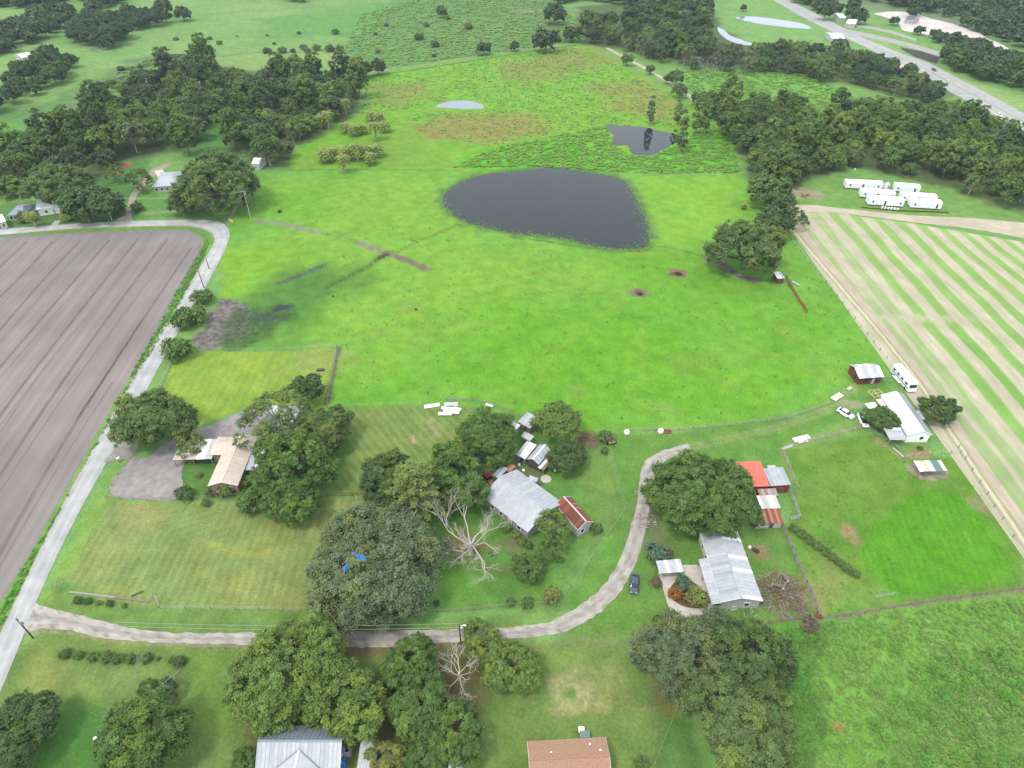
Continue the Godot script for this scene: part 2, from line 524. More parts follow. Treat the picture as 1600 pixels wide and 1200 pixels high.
	pg([345, 464, 385, 474, 402, 492, 385, 525, 330, 545, 297, 546, 312, 515], S(152, 146, 140), S(104, 98, 92), 2.2, 1.2, 1.6)
	pg([365, 480, 405, 470, 450, 484, 430, 528, 395, 545, 345, 544, 370, 510], S(96, 128, 66), S(58, 70, 62), 2.0, 3, 5, Vector3.ZERO, 0.75)
	pe(442, 481, 3.4, 1.6, S(66, 80, 100), S(70, 90, 80), 1, 1, 0.9, -0.5)
	pe(412, 497, 5, 2.5, S(72, 84, 92), S(80, 110, 62), 1.5, 1.5, 0.8, -0.3)
	pl([400, 344, 425, 348, 450, 352, 470, 357, 500, 364], 2.6, S(162, 160, 146), S(140, 150, 122), 0.8, 0.8)
	pl([500, 364, 535, 371, 565, 380], 1.2, S(132, 160, 104), S(120, 160, 90), 0.8, 0.8, 0.8)
	pl([563, 380, 590, 391, 607, 397], 3.2, S(164, 160, 138), S(142, 142, 114), 0.8, 0.8)
	pl([604, 396, 632, 405, 668, 421], 3.4, S(144, 134, 114), S(128, 122, 98), 0.7, 0.7)
	pl([511, 449, 560, 424, 605, 397], 1.0, S(64, 84, 52), S(80, 100, 60), 0.8, 0.4)
	pl([590, 404, 605, 398], 1.6, S(50, 56, 40), S(60, 70, 50), 0.6, 0.4)
	pl([620, 395, 650, 378, 690, 362, 715, 351], 0.8, S(84, 116, 60), S(104, 140, 74), 0.6, 0.4, 0.8)
	pl([712, 350, 722, 353], 1.0, S(70, 96, 56), S(84, 116, 66), 0.6, 0.4, 0.8)
	pl([640, 374, 652, 379], 1.2, S(70, 100, 56), S(84, 116, 66), 0.6, 0.4, 0.8)
	pl([436, 443, 470, 430, 509, 413], 2.4, S(98, 116, 100), S(86, 108, 84), 0.8, 0.6)
	pl([800, 371, 860, 378, 940, 390, 1012, 391, 1016, 370], 0.9, S(60, 78, 50), S(90, 130, 60), 0.7, 0.6, 0.8)
	pl([690, 312, 700, 295, 730, 279, 770, 270, 815, 266, 860, 261, 900, 266, 940, 272, 972, 280, 988, 298, 1000, 320, 1010, 345, 1016, 368], 5.0, S(104, 138, 76), S(96, 116, 84), 2.5, 2.0, 0.8)
	pl([690, 312, 698, 330, 720, 345, 760, 357, 805, 366, 840, 369, 880, 375, 920, 384, 960, 391], 4.0, S(112, 150, 72), S(100, 128, 78), 2.0, 1.5, 0.8)
	pl([1017, 384, 1050, 388, 1098, 400], 0.8, S(92, 130, 64), S(100, 140, 74), 0.6, 0.4, 0.8)
	for t in [[1003, 500, 1004, 545, 1002, 600], [560, 600, 640, 545, 720, 512, 800, 500], [660, 420, 760, 440, 880, 455, 985, 456], [1010, 455, 1040, 440, 1100, 408], [1070, 440, 1130, 500, 1220, 560, 1330, 598], [540, 560, 620, 500, 660, 425], [820, 640, 860, 560, 930, 500, 990, 462]]:
		pl(t, 0.7, S(160, 186, 92), S(150, 180, 84), 1.0, 0.6, 0.4)
	for t in [[640, 480, 5, 2], [760, 560, 4, 2], [1140, 600, 5, 2], [900, 610, 4, 2], [1230, 520, 4, 3], [850, 430, 5, 2], [590, 520, 4, 2], [1040, 640, 5, 1.5]]:
		pe(t[0], t[1], t[2], t[3], S(150, 172, 92), S(128, 168, 76), 2.5, 2.0, 0.5, 0.4)
	# salt licks and the bare ground under the oak by the right edge
	pe(998, 457, 3.4, 3.2, S(172, 152, 128), S(132, 112, 96), 0.5, 0.6, 1, 0.4, 2.0)
	pe(1000, 459, 1.6, 1.4, S(112, 92, 78), S(90, 76, 66), 0.6, 0.5)
	pe(1059, 427, 4.0, 3.0, S(172, 140, 110), S(134, 110, 92), 0.5, 0.7, 1, 0.2, 2.0)
	pe(1059, 428, 1.8, 1.4, S(84, 74, 68), S(70, 62, 58), 0.6, 0.5)
	pg([1096, 402, 1112, 399, 1135, 412, 1165, 432, 1200, 438, 1195, 442, 1160, 438, 1125, 420], S(168, 160, 150), S(96, 90, 82), 2.5, 0.8, 1.2)
	# paddock and yards left of the middle
	pg([268, 575, 300, 548, 400, 549, 528, 545, 512, 636, 380, 640, 300, 668, 250, 615], S(158, 186, 78), S(146, 180, 70), 9, 0.8, 0.5, Vector3(0.02, 2.4, 0.05))
	pe(502, 562, 9, 7, S(164, 172, 100), S(150, 172, 90), 4, 3, 0.7)
	pl([395, 604, 440, 578, 455, 570], 0.8, S(180, 182, 120), S(160, 178, 100), 0.6, 0.4, 0.7)
	pl([455, 570, 490, 583, 520, 590], 0.7, S(172, 180, 112), S(160, 178, 100), 0.6, 0.4, 0.6)
	pl([530, 544, 520, 585, 511, 632], 1.4, S(128, 128, 100), S(112, 130, 84), 0.5, 0.4)
	pg([262, 730, 285, 690, 420, 660, 520, 640, 560, 700, 520, 765, 440, 790, 295, 780], S(112, 156, 74), S(100, 144, 70), 5, 1.5, 1)
	pg([100, 905, 175, 784, 290, 786, 470, 776, 590, 778, 575, 830, 500, 880, 470, 955, 250, 950, 165, 945], S(152, 168, 98), S(138, 160, 90), 9, 0.8, 0.6, Vector3(0.06, 1.9, 0.12))
	pg([185, 800, 230, 790, 260, 800, 230, 850, 180, 860], S(172, 172, 112), S(158, 166, 104), 5, 4, 3, Vector3.ZERO, 0.8)
	pl([320, 845, 350, 858, 385, 866, 420, 864], 1.6, S(178, 182, 92), S(162, 172, 92), 1.0, 0.6, 0.8)
	pl([420, 864, 470, 850, 510, 815, 535, 790], 2.0, S(172, 176, 104), S(158, 168, 98), 1.4, 0.8, 0.7)
	pg([340, 905, 420, 880, 470, 880, 470, 948, 350, 945], S(158, 166, 98), S(146, 160, 92), 6, 3, 2, Vector3(0.02, 1.9, 0.14))
	pg([250, 795, 330, 790, 360, 840, 280, 850], S(140, 162, 92), S(146, 166, 96), 4, 3, 2, Vector3(1.2, 1.9, 0.10))
	pg([185, 725, 210, 680, 196, 720, 175, 780, 90, 925, 55, 955, 90, 890], S(136, 176, 74), S(154, 184, 92), 5, 0.6, 0.4)
	pg([60, 950, 100, 905, 165, 945, 250, 952, 480, 955, 640, 975, 820, 955, 800, 1000, 500, 1030, 60, 985], S(134, 166, 84), S(116, 152, 78), 6, 0.8, 0.6)
	pg([512, 640, 662, 634, 742, 634, 745, 680, 735, 700, 690, 730, 600, 775, 520, 775, 555, 700], S(142, 160, 88), S(128, 152, 80), 7, 0.8, 0.6, Vector3(-0.62, 2.0, 0.12))
	pl([645, 680, 648, 692], 0.9, S(190, 172, 134), S(170, 164, 116), 0.4, 0.3)
	pl([676, 655, 672, 661, 685, 680], 1.4, S(186, 166, 130), S(160, 164, 106), 0.5, 0.5, 0.8)
	pl([655, 676, 668, 670], 1.0, S(186, 166, 130), S(160, 164, 106), 0.5, 0.5, 0.7)
	pg([735, 640, 830, 650, 940, 680, 975, 790, 965, 810, 880, 932, 800, 950, 690, 955, 690, 800, 720, 740], S(120, 166, 78), S(106, 154, 72), 6, 0.8, 0.6)
	pe(940, 740, 5, 12, S(140, 170, 88), S(128, 166, 80), 3, 2, 0.7)
	pe(915, 686, 4.5, 3.5, S(138, 116, 98), S(116, 126, 80), 1.5, 1.2, 0.9)
	pe(805, 725, 9, 6, S(142, 124, 104), S(110, 138, 76), 2, 2, 0.8)
	pg([690, 850, 730, 830, 760, 855, 740, 880, 700, 888], S(148, 122, 96), S(128, 140, 84), 3, 1.5, 1.5, Vector3.ZERO, 0.85)
	pe(805, 852, 4, 2, S(150, 126, 100), S(130, 140, 90), 1.2, 1, 0.8)
	pe(770, 890, 9, 1.2, S(132, 132, 88), S(116, 150, 78), 1, 1, 0.7)
	pe(705, 905, 6, 5, S(110, 172, 62), S(116, 168, 70), 3, 2, 0.7)
	# round the drive and the right yards
	pg([945, 678, 1040, 680, 1290, 640, 1330, 610, 1380, 580, 1420, 700, 1360, 640, 1225, 700, 1240, 770, 1150, 720, 1060, 730, 1030, 800, 1020, 850, 900, 960, 880, 940, 970, 808, 978, 780], S(112, 162, 70), S(122, 168, 78), 7, 0.8, 0.7)
	pg([950, 780, 975, 800, 880, 935, 900, 955, 820, 965, 810, 952, 870, 930], S(120, 162, 84), S(130, 168, 92), 5, 0.8, 0.7)
	pg([900, 960, 960, 905, 985, 860, 1020, 830, 1100, 800, 1230, 820, 1280, 965, 1190, 985, 990, 1000, 880, 1000], S(114, 160, 72), S(126, 164, 80), 6, 0.8, 0.6)
	pe(1012, 822, 4, 8, S(146, 138, 116), S(120, 146, 84), 2, 1.5, 0.8)
	pl([1062, 698, 1110, 688, 1200, 668, 1260, 650, 1310, 630, 1340, 606], 0.9, S(164, 172, 116), S(140, 166, 92), 0.5, 0.4, 0.9)
	pl([1065, 704, 1115, 694, 1205, 673, 1265, 655, 1320, 632], 0.9, S(158, 168, 112), S(140, 166, 92), 0.5, 0.4, 0.85)
	pl([1225, 699, 1280, 684, 1350, 664, 1375, 662], 1.6, S(168, 162, 118), S(140, 160, 92), 0.7, 0.5, 0.8)
	pl([1005, 672, 1100, 670, 1150, 662, 1230, 652, 1300, 628], 1.0, S(140, 148, 102), S(120, 150, 84), 0.6, 0.5, 0.7)
	pl([1222, 702, 1232, 725, 1247, 765, 1258, 772], 1.4, S(176, 156, 122), S(142, 156, 96), 0.5, 0.5, 0.9)
	pg([1228, 706, 1275, 694, 1385, 676, 1425, 718, 1500, 712, 1600, 872, 1600, 925, 1400, 948, 1292, 966, 1232, 830, 1255, 780], S(108, 158, 58), S(122, 162, 70), 8, 0.8, 0.6)
	pg([1240, 712, 1380, 684, 1420, 730, 1410, 760, 1320, 800, 1260, 800], S(120, 160, 60), S(132, 168, 74), 9, 5, 4, Vector3.ZERO, 0.8)
	pg([1340, 845, 1420, 770, 1490, 768, 1530, 800, 1592, 890, 1590, 900, 1395, 936, 1380, 916, 1345, 880], S(98, 166, 38), S(108, 172, 50), 7, 1.2, 1, Vector3(0.15, 1.8, 0.07))
	pl([1358, 905, 1385, 937], 0.9, S(150, 166, 90), S(130, 166, 76), 0.6, 0.5, 0.7)
	pe(1329, 835, 2.2, 3.0, S(178, 148, 110), S(150, 150, 96), 0.8, 0.8)
	pe(1530, 789, 2.0, 2.8, S(172, 148, 116), S(130, 160, 90), 0.9, 0.9, 0.9)
	pg([1418, 727, 1430, 722, 1445, 735, 1478, 735, 1481, 748, 1440, 752, 1424, 742], S(196, 180, 158), S(150, 140, 120), 2, 0.7, 0.7)
	pg([1420, 700, 1440, 696, 1460, 712, 1418, 716], S(182, 152, 116), S(160, 150, 104), 2, 1, 0.8)
	pg([1375, 682, 1410, 712, 1420, 722, 1405, 715, 1365, 686], S(176, 164, 124), S(150, 160, 100), 2, 0.8, 0.8, Vector3.ZERO, 0.8)
	pg([1235, 838, 1250, 822, 1345, 890, 1392, 940, 1300, 962], S(120, 166, 66), S(142, 172, 84), 5, 2, 2, Vector3.ZERO, 0.8)
	pe(1290, 905, 3, 8, S(164, 158, 104), S(140, 166, 84), 3, 2, 0.6, 0.5)
	pe(1275, 940, 1.5, 5, S(176, 160, 110), S(150, 160, 90), 1, 1, 0.7)
	pe(1186, 862, 2.4, 2.0, S(164, 138, 104), S(130, 146, 84), 0.7, 0.6)
	pe(1330, 632, 4, 1.6, S(186, 182, 152), S(160, 170, 120), 1, 0.8, 0.8)
	pl([1310, 618, 1325, 608, 1335, 600], 0.9, S(178, 168, 126), S(150, 160, 96), 0.5, 0.4, 0.7)
	# behind the striped field
	pg([1225, 320, 1265, 278, 1320, 276, 1480, 292, 1560, 328, 1590, 342, 1430, 334, 1260, 322], S(140, 180, 92), S(124, 170, 84), 7, 2, 2)
	pe(1258, 302, 8, 6, S(186, 172, 146), S(150, 160, 110), 2, 2)
	# foreground
	pg([-40, 1080, 25, 1020, 75, 988, 400, 1012, 700, 1012, 990, 1000, 1060, 1060, 1080, 1230, -40, 1230], S(134, 158, 84), S(118, 150, 76), 6, 0.6, 0.5)
	pg([60, 1095, 120, 1090, 190, 1110, 230, 1150, 220, 1230, 40, 1230], S(92, 140, 62), S(98, 146, 68), 5, 1.5, 1.2)
	pg([290, 1020, 370, 1015, 380, 1100, 360, 1140, 300, 1120], S(122, 162, 70), S(132, 164, 80), 4, 2, 1.5, Vector3.ZERO, 0.8)
	pg([60, 1020, 110, 1030, 100, 1085, 40, 1090], S(164, 168, 96), S(144, 158, 86), 3, 2, 1.5, Vector3.ZERO, 0.8)
	pg([90, 1045, 260, 1045, 240, 1080, 100, 1080], S(142, 160, 92), S(126, 152, 82), 3, 1.5, 1.2, Vector3(0.08, 1.6, 0.06), 0.8)
	pl([278, 1055, 272, 1090, 266, 1120], 0.9, S(134, 126, 96), S(120, 130, 80), 0.4, 0.4, 0.9)
	pg([580, 1065, 640, 1030, 745, 1020, 770, 1060, 740, 1110, 700, 1160, 590, 1170], S(124, 100, 74), S(104, 112, 66), 4, 2.5, 2, Vector3.ZERO, 0.9)
	pg([380, 1120, 560, 1120, 600, 1230, 560, 1230, 380, 1230], S(128, 124, 80), S(110, 130, 72), 4, 1.5, 1, Vector3.ZERO, 0.8)
	pg([858, 1055, 930, 1040, 965, 1080, 945, 1112, 865, 1115], S(186, 178, 130), S(146, 158, 90), 1.6, 1.0, 1.4)
	pg([900, 1040, 960, 1035, 1000, 1090, 1005, 1112, 960, 1108], S(158, 164, 104), S(128, 150, 80), 1.4, 2, 1.6, Vector3.ZERO, 0.85)
	pe(890, 1085, 1.2, 1.0, S(110, 146, 66), S(118, 150, 72), 0.5, 0.4)
	pe(1035, 1110, 2, 5, S(136, 118, 88), S(112, 130, 74), 1.5, 1.2, 0.8)
	pg([1030, 1120, 1075, 1120, 1120, 1230, 1020, 1230], S(98, 142, 70), S(108, 146, 76), 5, 1.5, 1)
	pg([790, 1000, 870, 995, 960, 990, 990, 998, 985, 1008, 800, 1016], S(144, 140, 104), S(122, 152, 80), 2, 0.8, 1, Vector3.ZERO, 0.7)
	pl([400, 1013, 480, 1016, 570, 1018, 640, 1016, 720, 1010, 800, 1004], 2.2, S(156, 118, 88), S(130, 116, 84), 0.5, 0.5, 0.8)
	pl([50, 988, 110, 988, 170, 1000, 250, 1006, 400, 1012], 0.7, S(188, 168, 136), S(160, 160, 110), 0.5, 0.4, 0.8)
	# rough meadow, lower right
	pg([1190, 985, 1300, 966, 1400, 950, 1610, 926, 1610, 1240, 1235, 1240, 1225, 1100], S(136, 186, 84), S(122, 178, 70), 7, 0.8, 0.8)
	pg([1190, 985, 1300, 970, 1290, 1010, 1260, 1060, 1290, 1140, 1255, 1230, 1225, 1120, 1210, 1030], S(92, 178, 40), S(104, 170, 60), 3, 2, 2, Vector3.ZERO, 0.85)
	pg([1470, 1030, 1560, 1020, 1610, 1060, 1610, 1230, 1400, 1230, 1390, 1150, 1460, 1120], S(100, 144, 60), S(124, 132, 84), 3, 4, 3, Vector3.ZERO, 0.8)
	pe(1310, 1137, 0.8, 0.8, S(200, 140, 90), S(190, 130, 80), 0.3, 0.3)
	pl([1190, 974, 1230, 968, 1275, 966, 1330, 962, 1400, 948, 1500, 935, 1610, 920], 0.8, S(140, 118, 104), S(168, 152, 130), 0.4, 0.5, 0.9)
	# verge between road and ploughed field
	pl([-20, 985, 30, 915, 100, 795, 165, 690, 215, 580, 275, 470, 310, 405, 325, 380], 2.0, S(104, 184, 52), S(120, 176, 70), 0.5, 0.4)
	pl([325, 380, 318, 366, 290, 358, 230, 357, 100, 363, -20, 370], 2.6, S(112, 160, 74), S(126, 164, 84), 0.6, 0.5)
	pl([45, 950, 20, 1020, -10, 1075], 2.0, S(126, 154, 80), S(150, 150, 104), 0.6, 0.5)

func base_color(x: float, z: float) -> Color:
	return S(132, 176, 96)

func shade_of(x: float, z: float, fine: float) -> float:
	return 1.0 + 0.10 * noise_a.get_noise_2d(x / 23.0, z / 23.0) + fine * noise_b.get_noise_2d(x / 2.6, z / 2.6)

func build_ground():
	ground_paints()
	var v := PackedVector3Array()
	var c := PackedColorArray()
	var u := PackedVector2Array()
	var u2 := PackedVector2Array()
	var idx := PackedInt32Array()
	for b in [[-150, 150, -190, -36, 0.6], [-262, 262, -330, -190, 1.25], [-560, 560, -800, -330, 3.2], [-560, -150, -190, -36, 20], [150, 560, -190, -36, 20], [-560, -262, -330, -190, 20], [262, 560, -330, -190, 20],
			[-560, 560, -36, 400, 40], [-4000, -560, -800, 400, 200], [560, 4000, -800, 400, 200], [-4000, 4000, -7000, -800, 250], [-4000, 4000, 400, 2000, 400]]:
		var nx := int(round((b[1] - b[0]) / b[4])) + 1
		var nz := int(round((b[3] - b[2]) / b[4])) + 1
		var dx: float = float(b[1] - b[0]) / (nx - 1)
		var dz: float = float(b[3] - b[2]) / (nz - 1)
		var col := PackedColorArray()
		col.resize(nx * nz)
		col.fill(base_color(0, 0))
		var block := Rect2(b[0], b[2], b[1] - b[0], b[3] - b[2])
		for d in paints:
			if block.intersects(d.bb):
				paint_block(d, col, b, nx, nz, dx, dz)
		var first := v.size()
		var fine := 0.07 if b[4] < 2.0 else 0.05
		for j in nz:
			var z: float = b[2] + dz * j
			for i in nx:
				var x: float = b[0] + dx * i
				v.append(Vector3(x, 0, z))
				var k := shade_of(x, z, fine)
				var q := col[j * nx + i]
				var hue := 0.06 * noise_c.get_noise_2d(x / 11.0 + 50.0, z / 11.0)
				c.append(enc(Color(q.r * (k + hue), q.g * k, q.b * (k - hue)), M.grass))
				u.append(Vector2(x, z))
				u2.append(Vector2(x * 0.82 - z * 0.57, x * 0.57 + z * 0.82))
				if i < nx - 1 and j < nz - 1:
					var a := first + j * nx + i
					idx.append_array(PackedInt32Array([a, a + 1, a + nx + 1, a, a + nx + 1, a + nx]))
	struct("ground", sheet_mesh(v, c, u, u2, idx), M.grass)

func sheet_mesh(v: PackedVector3Array, c: PackedColorArray, u: PackedVector2Array, u2: PackedVector2Array, idx: PackedInt32Array) -> ArrayMesh:
	var n := PackedVector3Array()
	n.resize(v.size())
	n.fill(Vector3.UP)
	var a := []
	a.resize(Mesh.ARRAY_MAX)
	a[Mesh.ARRAY_VERTEX] = v
	a[Mesh.ARRAY_NORMAL] = n
	a[Mesh.ARRAY_COLOR] = c
	a[Mesh.ARRAY_TEX_UV] = u
	a[Mesh.ARRAY_TEX_UV2] = u2
	a[Mesh.ARRAY_INDEX] = idx
	var m := ArrayMesh.new()
	m.add_surface_from_arrays(Mesh.PRIMITIVE_TRIANGLES, a)
	return m

func paint_block(d: Dictionary, col: PackedColorArray, b: Array, nx: int, nz: int, dx: float, dz: float):
	var bb: Rect2 = d.bb
	var i0 := maxi(0, int(ceil((bb.position.x - b[0]) / dx)))
	var i1 := mini(nx - 1, int(floor((bb.end.x - b[0]) / dx)))
	var j0 := maxi(0, int(ceil((bb.position.y - b[2]) / dz)))
	var j1 := mini(nz - 1, int(floor((bb.end.y - b[2]) / dz)))
	var p: PackedVector2Array = d.p
	var np := p.size()
	var is_line: bool = d.line > 0.0
	var soft: float = maxf(d.soft, 0.05)
	var amp: float = d.amp
	var reach := soft + amp
	var sc: float = d.sc
	var mow: Vector3 = d.mow
	var ca := cos(mow.x)
	var sa := sin(mow.x)
	for j in range(j0, j1 + 1):
		var z: float = b[2] + dz * j
		for i in range(i0, i1 + 1):
			var x: float = b[0] + dx * i
			var q := Vector2(x, z)
			var dist := 1e9
			for k in (np - 1 if is_line else np):
				var e := Geometry2D.get_closest_point_to_segment(q, p[k], p[(k + 1) % np])
				dist = minf(dist, q.distance_squared_to(e))
			dist = sqrt(dist)
			if is_line:
				dist -= d.line * 0.5
			elif Geometry2D.is_point_in_polygon(q, p):
				dist = -dist
			if dist > reach:
				continue
			var w := 1.0
			if dist > -reach:
				dist += amp * 1.4 * noise_a.get_noise_2d(x / (amp * 4.0 + 1.0) + 31.0, z / (amp * 4.0 + 1.0))
				w = smoothstep(soft, -soft, dist)
			if w <= 0.0:
				continue
			var t := clampf(0.5 + 0.95 * noise_a.get_noise_2d(x / sc + 7.0, z / sc - 3.0), 0.0, 1.0)
			var c: Color = d.c1.lerp(d.c2, t)
			if mow.y > 0.0:
				var s := sin(TAU * ((x * ca + z * sa) / mow.y) + 1.5 * noise_a.get_noise_2d(x / 19.0, z / 19.0))
				c = c * (1.0 + mow.z * s)
			var at := j * nx + i
			col[at] = col[at].lerp(c, w * d.op)

# ================= sheets laid on the ground =================
func sheet(called: String, p: PackedVector2Array, y: float, c1: Color, c2: Color, sc: float, cell: float, mat: Material) -> MeshInstance3D:
	# a flat outline with an even grid of coloured points inside it
	var pts := PackedVector2Array(p)
	var bb := Rect2(p[0], Vector2.ZERO)
	for q in p:
		bb = bb.expand(q)
	var idx := PackedInt32Array()
	var inner := Geometry2D.offset_polygon(p, -cell * 0.45)
	var z := bb.position.y
	while z < bb.end.y:
		var x := bb.position.x
		while x < bb.end.x:
			var q := Vector2(x + 0.2 * cell * sin(z * 3.1), z + 0.2 * cell * sin(x * 2.7))
			for r in inner:
				if Geometry2D.is_point_in_polygon(q, r):
					pts.append(q)
					break
			x += cell
		z += cell
	var t := Geometry2D.triangulate_delaunay(pts)
	var v := PackedVector3Array()
	var c := PackedColorArray()
	var u := PackedVector2Array()
	var u2 := PackedVector2Array()
	for q in pts:
		v.append(Vector3(q.x, y, q.y))
		var k := clampf(0.5 + 0.95 * noise_a.get_noise_2d(q.x / sc, q.y / sc), 0.0, 1.0)
		c.append(enc(c1.lerp(c2, k) * shade_of(q.x, q.y, 0.06), mat))
		u.append(q)
		u2.append(Vector2(q.x * 0.82 - q.y * 0.57, q.x * 0.57 + q.y * 0.82))
	for i in range(0, t.size(), 3):
		var a := pts[t[i]]
		var b := pts[t[i + 1]]
		var d := pts[t[i + 2]]
		if not Geometry2D.is_point_in_polygon((a + b + d) / 3.0, p):
			continue
		if (b - a).cross(d - a) < 0.0:
			idx.append_array(PackedInt32Array([t[i], t[i + 2], t[i + 1]]))
		else:
			idx.append_array(PackedInt32Array([t[i], t[i + 1], t[i + 2]]))
	return struct(called, sheet_mesh(v, c, u, u2, idx), mat)

func ribbon(called: String, left: Array, right: Array, y: float, col: Callable, mat: Material, amp := 0.12, across := 8, step := 1.5) -> MeshInstance3D:
	# between two edges traced with as many points
	var a := smooth(W(left), 6, false)
	var b := smooth(W(right), 6, false)
	var v := PackedVector3Array()
	var c := PackedColorArray()
	var u := PackedVector2Array()
	var u2 := PackedVector2Array()
	var idx := PackedInt32Array()
	var rows := 0
	for i in a.size() - 1:
		var k := maxi(1, int(a[i].distance_to(a[i + 1]) / step))
		for j in (k + 1 if i == a.size() - 2 else k):
			var f := float(j) / k
			var p := a[i].lerp(a[i + 1], f)
			var q := b[i].lerp(b[i + 1], f)
			var side := (q - p).normalized()
			p += side * amp * (noise_a.get_noise_2d(p.x / 3.0, p.y / 3.0) + noise_b.get_noise_2d(p.x / 0.8, p.y / 0.8) * 0.5)
			q += side * amp * (noise_a.get_noise_2d(q.x / 3.0, q.y / 3.0) + noise_b.get_noise_2d(q.x / 0.8, q.y / 0.8) * 0.5)
			for m in across + 1:
				var r := p.lerp(q, float(m) / across)
				v.append(Vector3(r.x, y, r.y))
				c.append(enc(col.call(float(m) / across, r), mat))
				u.append(r)
				u2.append(Vector2(r.x * 0.82 - r.y * 0.57, r.x * 0.57 + r.y * 0.82))
			rows += 1
	for j in rows - 1:
		for m in across:
			var o := j * (across + 1) + m
			var flip := (Vector2(v[o + 1].x, v[o + 1].z) - Vector2(v[o].x, v[o].z)).cross(Vector2(v[o + across + 1].x, v[o + across + 1].z) - Vector2(v[o].x, v[o].z)) < 0.0
			if flip:
				idx.append_array(PackedInt32Array([o, o + across + 2, o + 1, o, o + across + 1, o + across + 2]))
			else:
				idx.append_array(PackedInt32Array([o, o + 1, o + across + 2, o, o + across + 2, o + across + 1]))
	return struct(called, sheet_mesh(v, c, u, u2, idx), mat)

func line_sheet(called: String, flat: Array, width: float, y: float, c1: Color, c2: Color, mat: Material, sm := 5, amp := 0.1) -> MeshInstance3D:
	var p := smooth(W(flat), sm, false)
	var v := PackedVector3Array()
	var c := PackedColorArray()
	var u := PackedVector2Array()
	var u2 := PackedVector2Array()
	var idx := PackedInt32Array()
	var rows := 0
	for i in p.size() - 1:
		var k := maxi(1, int(p[i].distance_to(p[i + 1]) / 2.0))
		var nrm := (p[i + 1] - p[i]).orthogonal().normalized()
		for j in (k + 1 if i == p.size() - 2 else k):
			var q := p[i].lerp(p[i + 1], float(j) / k)
			for s in [-1.0, 0.0, 1.0]:
				var r: Vector2 = q + nrm * s * (width * 0.5 + amp * noise_a.get_noise_2d(q.x / 2.0 + s * 9.0, q.y / 2.0))
				v.append(Vector3(r.x, y, r.y))
				c.append(enc(c1.lerp(c2, clampf(0.5 + noise_a.get_noise_2d(r.x / 4.0, r.y / 4.0), 0, 1)), mat))
				u.append(r)
				u2.append(Vector2(r.x * 0.82 - r.y * 0.57, r.x * 0.57 + r.y * 0.82))
			rows += 1
	for j in rows - 1:
		for m in 2:
			var o := j * 3 + m
			var flip := (Vector2(v[o + 1].x, v[o + 1].z) - Vector2(v[o].x, v[o].z)).cross(Vector2(v[o + 3].x, v[o + 3].z) - Vector2(v[o].x, v[o].z)) < 0.0
			if flip:
				idx.append_array(PackedInt32Array([o, o + 4, o + 1, o, o + 3, o + 4]))
			else:
				idx.append_array(PackedInt32Array([o, o + 1, o + 4, o, o + 4, o + 3]))
	return struct(called, sheet_mesh(v, c, u, u2, idx), mat)

# ================= fields, roads, water =================
func ruled_field(called: String, poly: PackedVector2Array, dir: Vector2, cell_u: float, cell_v: float, y: float, col: Callable, mat: Material):
	# points run along dir in even rows cut off by the outline
	var side := Vector2(-dir.y, dir.x)
	var u0 := 1e9
	var u1 := -1e9
	for q in poly:
		u0 = minf(u0, q.dot(side))
		u1 = maxf(u1, q.dot(side))
	var rows := int((u1 - u0) / cell_u)
	var v0m := 1e9
	var v1m := -1e9
	for q in poly:
		v0m = minf(v0m, q.dot(dir))
		v1m = maxf(v1m, q.dot(dir))
	var along := int((v1m - v0m) / cell_v)
	var v := PackedVector3Array()
	var c := PackedColorArray()
	var u := PackedVector2Array()
	var u2 := PackedVector2Array()
	var idx := PackedInt32Array()
	for r in rows + 1:
		var uu := clampf(u0 + (u1 - u0) * r / rows, u0 + 0.01, u1 - 0.01)
		var a := 1e9
		var b := -1e9
		for k in poly.size():
			var p := poly[k]
			var q := poly[(k + 1) % poly.size()]
			var pu := p.dot(side)
			var qu := q.dot(side)
			if (pu - uu) * (qu - uu) <= 0.0 and absf(pu - qu) > 1e-6:
				var w := lerpf(p.dot(dir), q.dot(dir), (uu - pu) / (qu - pu))
				a = minf(a, w)
				b = maxf(b, w)
		for j in along + 1:
			var w := lerpf(a, b, float(j) / along)
			var q := side * uu + dir * w
			v.append(Vector3(q.x, y, q.y))
			c.append(enc(col.call(q, uu, w), mat))
			u.append(q)
			u2.append(Vector2(q.x * 0.82 - q.y * 0.57, q.x * 0.57 + q.y * 0.82))
	for r in rows:
		for j in along:
			var o := r * (along + 1) + j
			var d := o + along + 1
			if side.cross(dir) > 0.0:
				idx.append_array(PackedInt32Array([o, d, d + 1, o, d + 1, o + 1]))
			else:
				idx.append_array(PackedInt32Array([o, d + 1, d, o, o + 1, d + 1]))
	struct(called, sheet_mesh(v, c, u, u2, idx), mat)

